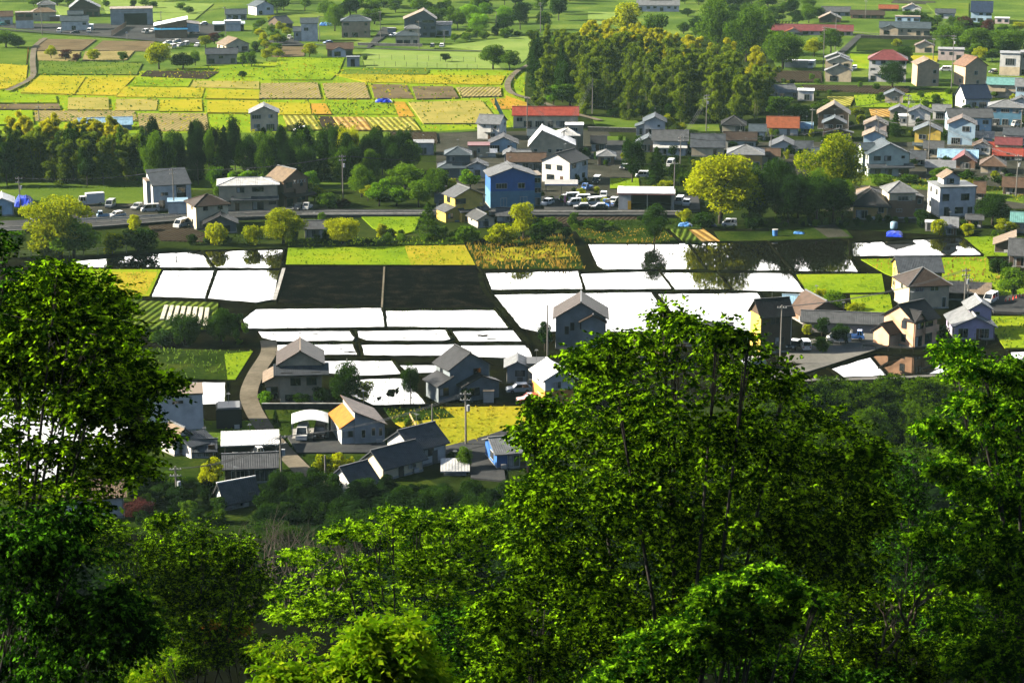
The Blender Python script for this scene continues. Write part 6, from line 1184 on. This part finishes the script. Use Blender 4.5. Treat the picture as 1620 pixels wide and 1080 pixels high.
scatter(26, [(715,70),(838,62),(900,80),(900,60),(740,52)], [('shrub','mid'),('broad','mid')], (2.5, 5), (3.5, 6), 'bush along the upper edge of the pale pasture', 'bushes of the upper pasture')
scatter(70, [(1080,60),(1210,75),(1225,45),(1300,50),(1300,20),(1230,-5),(1080,-5)], [('broad','mid'),('fine','mid'),('broad','dark')], (4, 8), (5, 9), 'hazy tree between the farm roofs in the upper right', 'trees of the upper right', None, 'farm_tree')
scatter(64, [(1420,30),(1640,60),(1640,110),(1500,88),(1480,60),(1400,20)], [('broad','mid'),('fine','mid'),('broad','dark')], (3.5, 6.5), (5, 8), 'leafy tree on the upper right hillside', 'trees of the right hillside', None, 'farm_tree')
scatter(22, [(400,100),(440,95),(470,60),(440,40),(405,30)], [('broad','mid'),('broad','yg'),('shrub','mid')], (3, 5.5), (4, 6), 'garden tree around the low dark roofed house', 'garden trees on the upper lane')
scatter(14, [(30,18),(160,16),(300,28),(300,12),(30,4)], [('broad','mid'),('broad','dark')], (3.5, 6), (4, 7), 'tree behind the far left village', 'trees behind the far left village')
scatter(130, [(690,336),(690,300),(860,245),(1000,215),(1200,215),(1330,190),(1620,170),(1620,290),(1420,300),(1200,270),(1010,330)], [('shrub','mid'),('shrub','dark'),('broad','dark'),('shrub','yg')], (1.6, 3.8), (2.2, 3.8), 'small garden shrub between the village houses', 'garden shrubs of the village')
scatter(30, [(1225,118),(1440,150),(1500,145),(1640,150),(1640,185),(1480,180),(1225,150)], [('shrub','mid'),('shrub','dark'),('broad','mid'),('shrub','yg')], (1.6, 3.6), (2.4, 4.2), 'hedge shrub between the upper right houses', 'hedge shrubs of the upper right village')
scatter(34, [(1200,352),(1340,350),(1480,352),(1620,372),(1600,380),(1400,360),(1220,362)], [('shrub','dark'),('shrub','mid')], (1.4, 2.6), (2.2, 3.6), 'low dark garden bush behind the right paddies', 'bushes behind the right paddies')
scatter(46, [(300,388),(460,388),(735,384),(910,366),(910,350),(740,372),(560,378),(300,378)], [('shrub','dark'),('shrub','mid'),('shrub','mid')], (1.4, 3.0), (2.6, 4.2), 'bush on the bank between lane and paddies', 'bushes on the bank')
scatter(22, [(900,362),(1100,356),(1340,362),(1340,354),(1100,346),(900,352)], [('shrub','dark'),('shrub','mid')], (1., 2.2), (2.2, 3.6), 'low bush in the gardens below the garage', 'bushes below the garage')
scatter(16, [(205,548),(395,548),(385,520),(215,524)], [('shrub','dark'),('shrub','mid')], (1.2, 2.6), (2.2, 3.4), 'dark bush under the vegetable plot', 'bushes under the vegetable plot')
scatter(34, [(0,10),(430,16),(430,-40),(-60,-40)], [('broad','mid'),('fine','mid'),('fine','dark')], (6, 10), (7, 10), 'tree of the wood along the far edge behind the left village', 'far edge trees', None, 'woodland_tree')
for k_ in range(9): tree('fine', 'wood', 1226+k_*46, 668+(k_*7)%13, [604,598,594,600,590,596,592,600,594][k_], 84+(k_*11)%20, 'round crowned tree in the wood between hill and pond', 'trees of the wood below the hill')
scatter(70, [(1215,650),(1640,640),(1640,830),(1100,830),(1000,720)], [('fine','wood')], (6, 9.5), (6, 8.5), 'round crowned tree in the wood between hill and pond', 'trees of the wood below the hill', TL, 'woodland_tree')
scatter(34, [(215,755),(345,775),(350,830),(215,835)], [('shrub','dark'),('fine','dark'),('shrub','mid'),('broad','conifer')], (1.5, 3.4), (2.4, 4.2), 'dark garden tree around the brown tiled traditional house', 'garden trees of the lower left houses')
scatter(26, [(410,775),(520,778),(560,835),(410,835)], [('shrub','dark'),('fine','conifer'),('fine','dark')], (2, 5), (2.8, 5), 'dark tree between the road bend and the bare shrubs', 'dark trees at the road bend')
scatter(44, [(380,850),(560,850),(560,800),(400,812)], [('fine','conifer'),('fine','dark'),('cone','conifer')], (3.5, 7), (4.5, 7), 'dark tree on the valley edge behind the bare shrubs', 'dark trees at the valley edge', TL, 'hillside_tree')
scatter(30, [(-60,850),(380,850),(380,825),(200,800),(-60,790)], [('fine','conifer'),('fine','dark'),('broad','mid')], (3, 6), (4, 6), 'dark tree on the valley edge below the left houses', 'dark trees below the left houses', TL, 'hillside_tree')
scatter(46, [(540,835),(840,835),(860,800),(640,792),(560,800)], [('cone','conifer'),('fine','dark')], (5, 8.5), (4, 6), 'dark conifer at the foot of the hill below the tiled roofs', 'dark conifers at the foot of the hill', TL)
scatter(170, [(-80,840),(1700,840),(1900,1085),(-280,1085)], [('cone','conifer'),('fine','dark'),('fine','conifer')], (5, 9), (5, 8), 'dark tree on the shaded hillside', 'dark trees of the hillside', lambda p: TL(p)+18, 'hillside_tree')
# ------------------------------------------------------------------ trees close to the viewer: every leaf is a face
FK = dict(pos=(.505, .655), ow=0.0)  # hard ramp: sparse sun flecks and dark crown shade put into leaf colour
FL = dict(e=leafmat('near_leaves_dogwood', (0.012,0.05,0.002), (0.38,0.70,0.014), .45, 3.2, (1.1,1.15,.6), pos=(.46, .62), ow=0.0), a=leafmat('near_leaves_green', (0.008,0.028,0.002), (0.32,0.64,0.010), .5, 4.5, (1.2,1.15,.6), **FK), b=leafmat('near_leaves_lime', (0.012,0.05,0.003), (0.34,0.70,0.016), .5, 4.0, (1.15,1.2,.6), **FK),  # dogwood lime raised to stand for light on its flat tiers
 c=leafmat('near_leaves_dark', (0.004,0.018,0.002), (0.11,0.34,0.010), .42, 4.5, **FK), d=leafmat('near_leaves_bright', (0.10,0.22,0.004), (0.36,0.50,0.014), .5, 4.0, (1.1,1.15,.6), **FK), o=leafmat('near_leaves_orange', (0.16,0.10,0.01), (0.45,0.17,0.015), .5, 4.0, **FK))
def sprays(c, r, n, leaf, g, flat, droop, per=9):
    """leafy twigs spread through one bough (ellipsoid centre c, radii r)"""
    T = max(3, n//per); d = unit(g.normal(0, 1, (T, 3))); rr = g.uniform(.12, 1, T)**.45
    d[:, 2] += .12; B = c + d*rr[:, None]*r
    out2 = unit((d*np.array([1, 1, .35])) + g.normal(0, .45, (T, 3))*np.array([1, 1, flat])); out2[:, 2] -= droop*g.uniform(.3, 1.2, T)
    out2 = unit(out2); k = np.arange(per); side = np.where(k % 2, 1., -1.)
    tl = leaf*per*.36*g.uniform(.7, 1.3, T)
    P = B[:, None, :] + out2[:, None, :]*(tl[:, None]*(k/per)[None, :])[:, :, None]
    P[:, :, 2] -= (droop*.25*tl[:, None]*(k/per)[None, :]**2)
    sd = unit(np.cross(out2, np.array([0, 0, 1.])))[:, None, :]*side[None, :, None]
    A = sd*.9 + out2[:, None, :]*.75 + g.normal(0, .28, (T, per, 3)); A[:, :, 2] -= droop*.5
    Nn = np.array([0, 0, 1.]) + g.normal(0, .75, (T, per, 3)); P = P + unit(A)*leaf*.45
    m = T*per; P, A, Nn = P.reshape(m, 3), A.reshape(m, 3), Nn.reshape(m, 3); s = g.uniform(.65, 1.25, m)
    return leaves(P, A, Nn, leaf*s, leaf*.6*s), B, out2, tl
def near_tree(label, mat, clumps, Y, leaf, base_px, dens=1.0, flat=.35, droop=.35, trunk_r=.16, seed=1, bark=None, fork=.45, name='broadleaf_tree', spread=.8, nb=7, core=(), per=9):
    """clumps: (px, py, rx, ry[, dY]) in photograph pixels at distance Y; each becomes a bough of real size and thickness"""
    g = np.random.default_rng(seed); bark = bark or BARKD
    bp = atY(base_px, 1080, Y); gz = hill(Y)-.3; Pt = Vector((bp.x, Y, gz)); E = empty(name, Pt); tag(E, label, 'tree'); o = np.array(Pt)
    L, tw = [], []; b = MB(); top = min(c[1] for c in clumps); zt = atY(base_px, top, Y).z
    fk = Vector((0, 0, (zt-gz)*fork)); b.tube([(0, 0, 0), tuple(fk*.5+Vector((.12, .05, 0))), tuple(fk)], [trunk_r, trunk_r*.85, trunk_r*.7], 9)
    for ci, c in enumerate(list(clumps)+list(core)):
        yy = Y + (c[4] if len(c) > 4 else 0) + g.uniform(-spread, spread); w = atY(c[0], c[1], yy); s = scale_at(w); r = 1.12*np.array([c[2]/s, max(c[2]*.75, c[3])/s, c[3]/s])
        vol = r[0]*r[1]*r[2]; n = int(dens*g.choice([.45, .8, 1.1, 1.4])*np.clip(3600*(vol**.67)*(.1/leaf)**2, 300, 16000)); ce = np.array(w)-o
        q, B, D, tl = sprays(ce, r, n, leaf, g, flat, droop, per); L.append(q)
        mid = fk.lerp(Vector(ce), .5) + Vector((g.uniform(-.25, .25), g.uniform(-.25, .25), -.18*(Vector(ce)-fk).length*.3)); e = Vector(ce)
        if ci >= nb: continue
        mid = fk.lerp(mid, 1.0); b.tube([tuple(fk*(.55+.4*g.random())), tuple(mid), tuple(e)], [trunk_r*.34, trunk_r*.2, trunk_r*.07], 6)
        for k in g.choice(len(B), min(len(B), 8), replace=False):
            b.tube([tuple(mid.lerp(e, .35+.6*g.random())), tuple(Vector(B[k]).lerp(e, .4)+Vector((0, 0, -.04))), tuple(B[k]+D[k]*tl[k]*.8)], [.016, .010, .004], 4)
    b.build('trunk', bark, E, smooth=True); link('crown', quads_object('crown', np.concatenate(L), FL[mat]), E); return E
def more(cl, k, seed, jx=.8, sc=.6):       # smaller boughs round every given one, for an uneven outline
    r_ = random.Random(seed); out = list(cl)
    for c in cl:
        for _ in range(k): out.append((c[0]+r_.uniform(-1, 1)*c[2]*jx*1.2, c[1]+r_.uniform(-1, .9)*c[3]*jx*1.2, c[2]*sc*r_.uniform(.6, 1), c[3]*sc*r_.uniform(.6, 1)) + tuple(c[4:]))
    return out
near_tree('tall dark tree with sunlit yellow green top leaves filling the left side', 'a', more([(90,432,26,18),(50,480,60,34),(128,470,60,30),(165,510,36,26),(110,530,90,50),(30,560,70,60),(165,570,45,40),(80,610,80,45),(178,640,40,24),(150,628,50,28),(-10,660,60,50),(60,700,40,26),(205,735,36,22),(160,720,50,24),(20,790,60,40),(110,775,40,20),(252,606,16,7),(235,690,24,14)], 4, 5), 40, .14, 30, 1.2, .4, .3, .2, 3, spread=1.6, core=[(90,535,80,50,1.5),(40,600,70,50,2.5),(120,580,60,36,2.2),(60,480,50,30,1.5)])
near_tree('dark leafy branch reaching in at the far left edge', 'c', more([(-14,380,24,28),(-4,440,20,20),(-20,480,24,16)], 2, 8), 37, .105, -90, 1.0, .4, .4, .14, 4)
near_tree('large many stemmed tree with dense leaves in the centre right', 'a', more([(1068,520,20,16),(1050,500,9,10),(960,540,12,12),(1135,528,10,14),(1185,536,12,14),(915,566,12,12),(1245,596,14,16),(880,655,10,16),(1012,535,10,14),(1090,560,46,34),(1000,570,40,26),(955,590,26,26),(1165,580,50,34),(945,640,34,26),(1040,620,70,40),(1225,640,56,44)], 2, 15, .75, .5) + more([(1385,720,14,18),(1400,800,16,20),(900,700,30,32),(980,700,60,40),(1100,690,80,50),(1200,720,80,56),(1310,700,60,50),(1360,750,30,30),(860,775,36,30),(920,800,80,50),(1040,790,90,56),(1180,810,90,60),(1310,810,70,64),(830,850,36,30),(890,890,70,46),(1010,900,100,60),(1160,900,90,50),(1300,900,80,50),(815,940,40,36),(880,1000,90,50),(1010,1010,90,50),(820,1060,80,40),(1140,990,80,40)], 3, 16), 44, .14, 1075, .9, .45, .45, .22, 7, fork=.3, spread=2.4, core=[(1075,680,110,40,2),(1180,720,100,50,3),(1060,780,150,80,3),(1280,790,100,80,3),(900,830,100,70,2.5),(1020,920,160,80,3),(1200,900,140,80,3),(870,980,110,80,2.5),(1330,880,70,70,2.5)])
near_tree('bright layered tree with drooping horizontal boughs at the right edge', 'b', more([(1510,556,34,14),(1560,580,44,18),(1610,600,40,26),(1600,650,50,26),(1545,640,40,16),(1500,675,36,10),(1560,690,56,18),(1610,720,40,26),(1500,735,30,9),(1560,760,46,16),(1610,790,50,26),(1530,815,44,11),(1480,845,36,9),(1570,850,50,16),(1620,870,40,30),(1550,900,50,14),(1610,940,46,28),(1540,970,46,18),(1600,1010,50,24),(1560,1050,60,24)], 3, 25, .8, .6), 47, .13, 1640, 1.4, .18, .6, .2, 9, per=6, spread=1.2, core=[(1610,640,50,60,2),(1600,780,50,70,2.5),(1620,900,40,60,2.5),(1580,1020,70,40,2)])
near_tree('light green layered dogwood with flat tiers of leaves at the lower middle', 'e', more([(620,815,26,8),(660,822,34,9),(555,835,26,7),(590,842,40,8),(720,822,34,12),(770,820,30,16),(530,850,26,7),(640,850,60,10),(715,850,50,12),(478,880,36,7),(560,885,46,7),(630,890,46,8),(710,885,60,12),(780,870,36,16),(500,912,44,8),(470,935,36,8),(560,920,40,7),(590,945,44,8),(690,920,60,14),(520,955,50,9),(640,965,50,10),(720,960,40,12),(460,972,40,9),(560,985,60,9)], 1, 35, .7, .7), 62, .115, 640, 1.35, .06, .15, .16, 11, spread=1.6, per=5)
near_tree('near bright lime sapling with large leaves at the bottom edge', 'd', more([(450,1066,24,10),(500,1058,36,12),(560,1045,34,15),(600,1018,26,16),(590,995,16,12),(646,1000,12,20),(640,1030,24,16),(600,1058,50,16),(655,1064,26,10),(680,1076,16,7)], 3, 45), 30, .13, 590, 1.2, .3, .5, .07, 13, spread=.4)
near_tree('dark drooping leafy tree in the lower left corner', 'c', more([(20,830,50,26),(100,820,50,22),(40,860,60,30),(110,880,50,28),(30,930,60,36),(130,945,60,30),(190,965,36,30),(60,1000,70,36),(160,1020,60,34),(30,1060,60,30),(110,1066,70,24),(215,1000,18,24)], 3, 55), 35, .12, -40, 1.3, .3, .8, .16, 15)
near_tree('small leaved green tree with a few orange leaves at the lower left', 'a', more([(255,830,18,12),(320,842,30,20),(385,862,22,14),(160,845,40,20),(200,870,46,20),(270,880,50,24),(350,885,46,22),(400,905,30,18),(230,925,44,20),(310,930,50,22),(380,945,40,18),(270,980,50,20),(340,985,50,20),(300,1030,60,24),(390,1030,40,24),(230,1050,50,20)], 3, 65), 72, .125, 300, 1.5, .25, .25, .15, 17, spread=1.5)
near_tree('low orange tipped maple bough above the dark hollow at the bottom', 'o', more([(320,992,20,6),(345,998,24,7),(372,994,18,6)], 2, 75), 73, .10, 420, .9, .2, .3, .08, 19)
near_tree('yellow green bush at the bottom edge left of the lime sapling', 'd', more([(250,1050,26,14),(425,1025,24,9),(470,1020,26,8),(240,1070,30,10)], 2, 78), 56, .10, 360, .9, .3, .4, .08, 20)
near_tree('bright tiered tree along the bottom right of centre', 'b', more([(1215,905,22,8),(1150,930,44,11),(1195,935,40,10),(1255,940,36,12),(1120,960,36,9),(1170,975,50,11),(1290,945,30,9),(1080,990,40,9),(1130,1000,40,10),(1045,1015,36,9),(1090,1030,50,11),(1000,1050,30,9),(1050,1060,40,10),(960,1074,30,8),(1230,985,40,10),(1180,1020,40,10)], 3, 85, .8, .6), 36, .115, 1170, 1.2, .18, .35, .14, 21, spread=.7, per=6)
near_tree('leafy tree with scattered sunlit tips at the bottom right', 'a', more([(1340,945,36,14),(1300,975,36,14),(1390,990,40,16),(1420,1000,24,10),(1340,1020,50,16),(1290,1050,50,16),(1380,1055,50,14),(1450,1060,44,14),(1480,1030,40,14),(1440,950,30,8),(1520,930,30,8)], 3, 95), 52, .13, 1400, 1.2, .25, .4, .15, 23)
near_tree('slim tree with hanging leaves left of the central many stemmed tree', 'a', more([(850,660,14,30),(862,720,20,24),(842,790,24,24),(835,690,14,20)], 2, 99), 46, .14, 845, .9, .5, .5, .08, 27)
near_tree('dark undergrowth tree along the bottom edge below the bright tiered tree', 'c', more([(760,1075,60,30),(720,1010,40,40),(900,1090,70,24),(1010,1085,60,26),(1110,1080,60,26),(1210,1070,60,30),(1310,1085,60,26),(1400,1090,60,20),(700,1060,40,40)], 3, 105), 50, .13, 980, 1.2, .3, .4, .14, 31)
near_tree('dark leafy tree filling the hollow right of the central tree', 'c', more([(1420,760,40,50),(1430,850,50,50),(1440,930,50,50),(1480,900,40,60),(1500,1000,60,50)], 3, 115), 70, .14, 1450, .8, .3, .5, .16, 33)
# bare twiggy shrub and pale dead branches
def bare_shrub(px, py, Y, h, label, seed, m, n=7, nm='bare_shrub'):
    g = random.Random(seed); p = atY(px, py, Y); E = empty(nm, (p.x, p.y, p.z-h)); tag(E, label, 'bare shrub'); b = MB()
    def grow(p0, d, l, r, lev):
        p1 = p0+d*l*.5+Vector((g.uniform(-.1, .1), g.uniform(-.1, .1), 0))*l; p2 = p1+(d+Vector((g.uniform(-.3, .3), g.uniform(-.3, .3), g.uniform(-.1, .2)))).normalized()*l*.5
        b.tube([p0, p1, p2], [r, r*.8, r*.55], 5)
        if lev:
            for k in range(3): grow(p1.lerp(p2, g.uniform(.2, 1)), (d+Vector((g.uniform(-1, 1), g.uniform(-1, 1), g.uniform(-.3, .8)))).normalized(), l*.66, r*.5, lev-1)
    for k in range(n): grow(Vector((g.uniform(-.2, .2), g.uniform(-.2, .2), 0)), Vector((g.uniform(-.8, .8), g.uniform(-.5, .5), 1)).normalized(), h*.6, .045, 3)
    b.build('branches', m, E)
PALEB = paint((0.07,0.055,0.038), .8, .3, 2.0, name='pale_bark')
bare_shrub(455, 850, 95, 4.2, 'leafless twiggy shrub in front of the dark conifers', 3, PALEB); bare_shrub(395, 840, 92, 3.8, 'leafless twiggy shrub left of the other bare shrub', 5, PALEB); bare_shrub(520, 865, 98, 3.2, 'leafless twiggy shrub beside the layered dogwood', 9, PALEB)
bare_shrub(1450, 905, 47, 1.4, 'thin dead branches among the boughs at the lower right', 12, PALEB, 3); bare_shrub(1410, 965, 47, 1.0, 'thin dead twigs above the bottom right tree', 14, PALEB, 2)
# ------------------------------------------------------------------ haze
hb = MB(); hb.box(0, 720, 46.5, 1400, 1720, 95.4)
hm = bpy.data.materials.new('haze_air'); hm.use_nodes = True; hnt = hm.node_tree; hnt.nodes.clear()
ho = hnt.nodes.new('ShaderNodeOutputMaterial'); hv = hnt.nodes.new('ShaderNodeVolumePrincipled')
hv.inputs['Color'].default_value = (0.62, 0.95, 0.92, 1); hv.inputs['Density'].default_value = 0.00004; hv.inputs['Anisotropy'].default_value = 0.1
hnt.links.new(hv.outputs[0], ho.inputs['Volume'])
hz = hb.build('haze', hm); hz['kind'] = 'stuff'
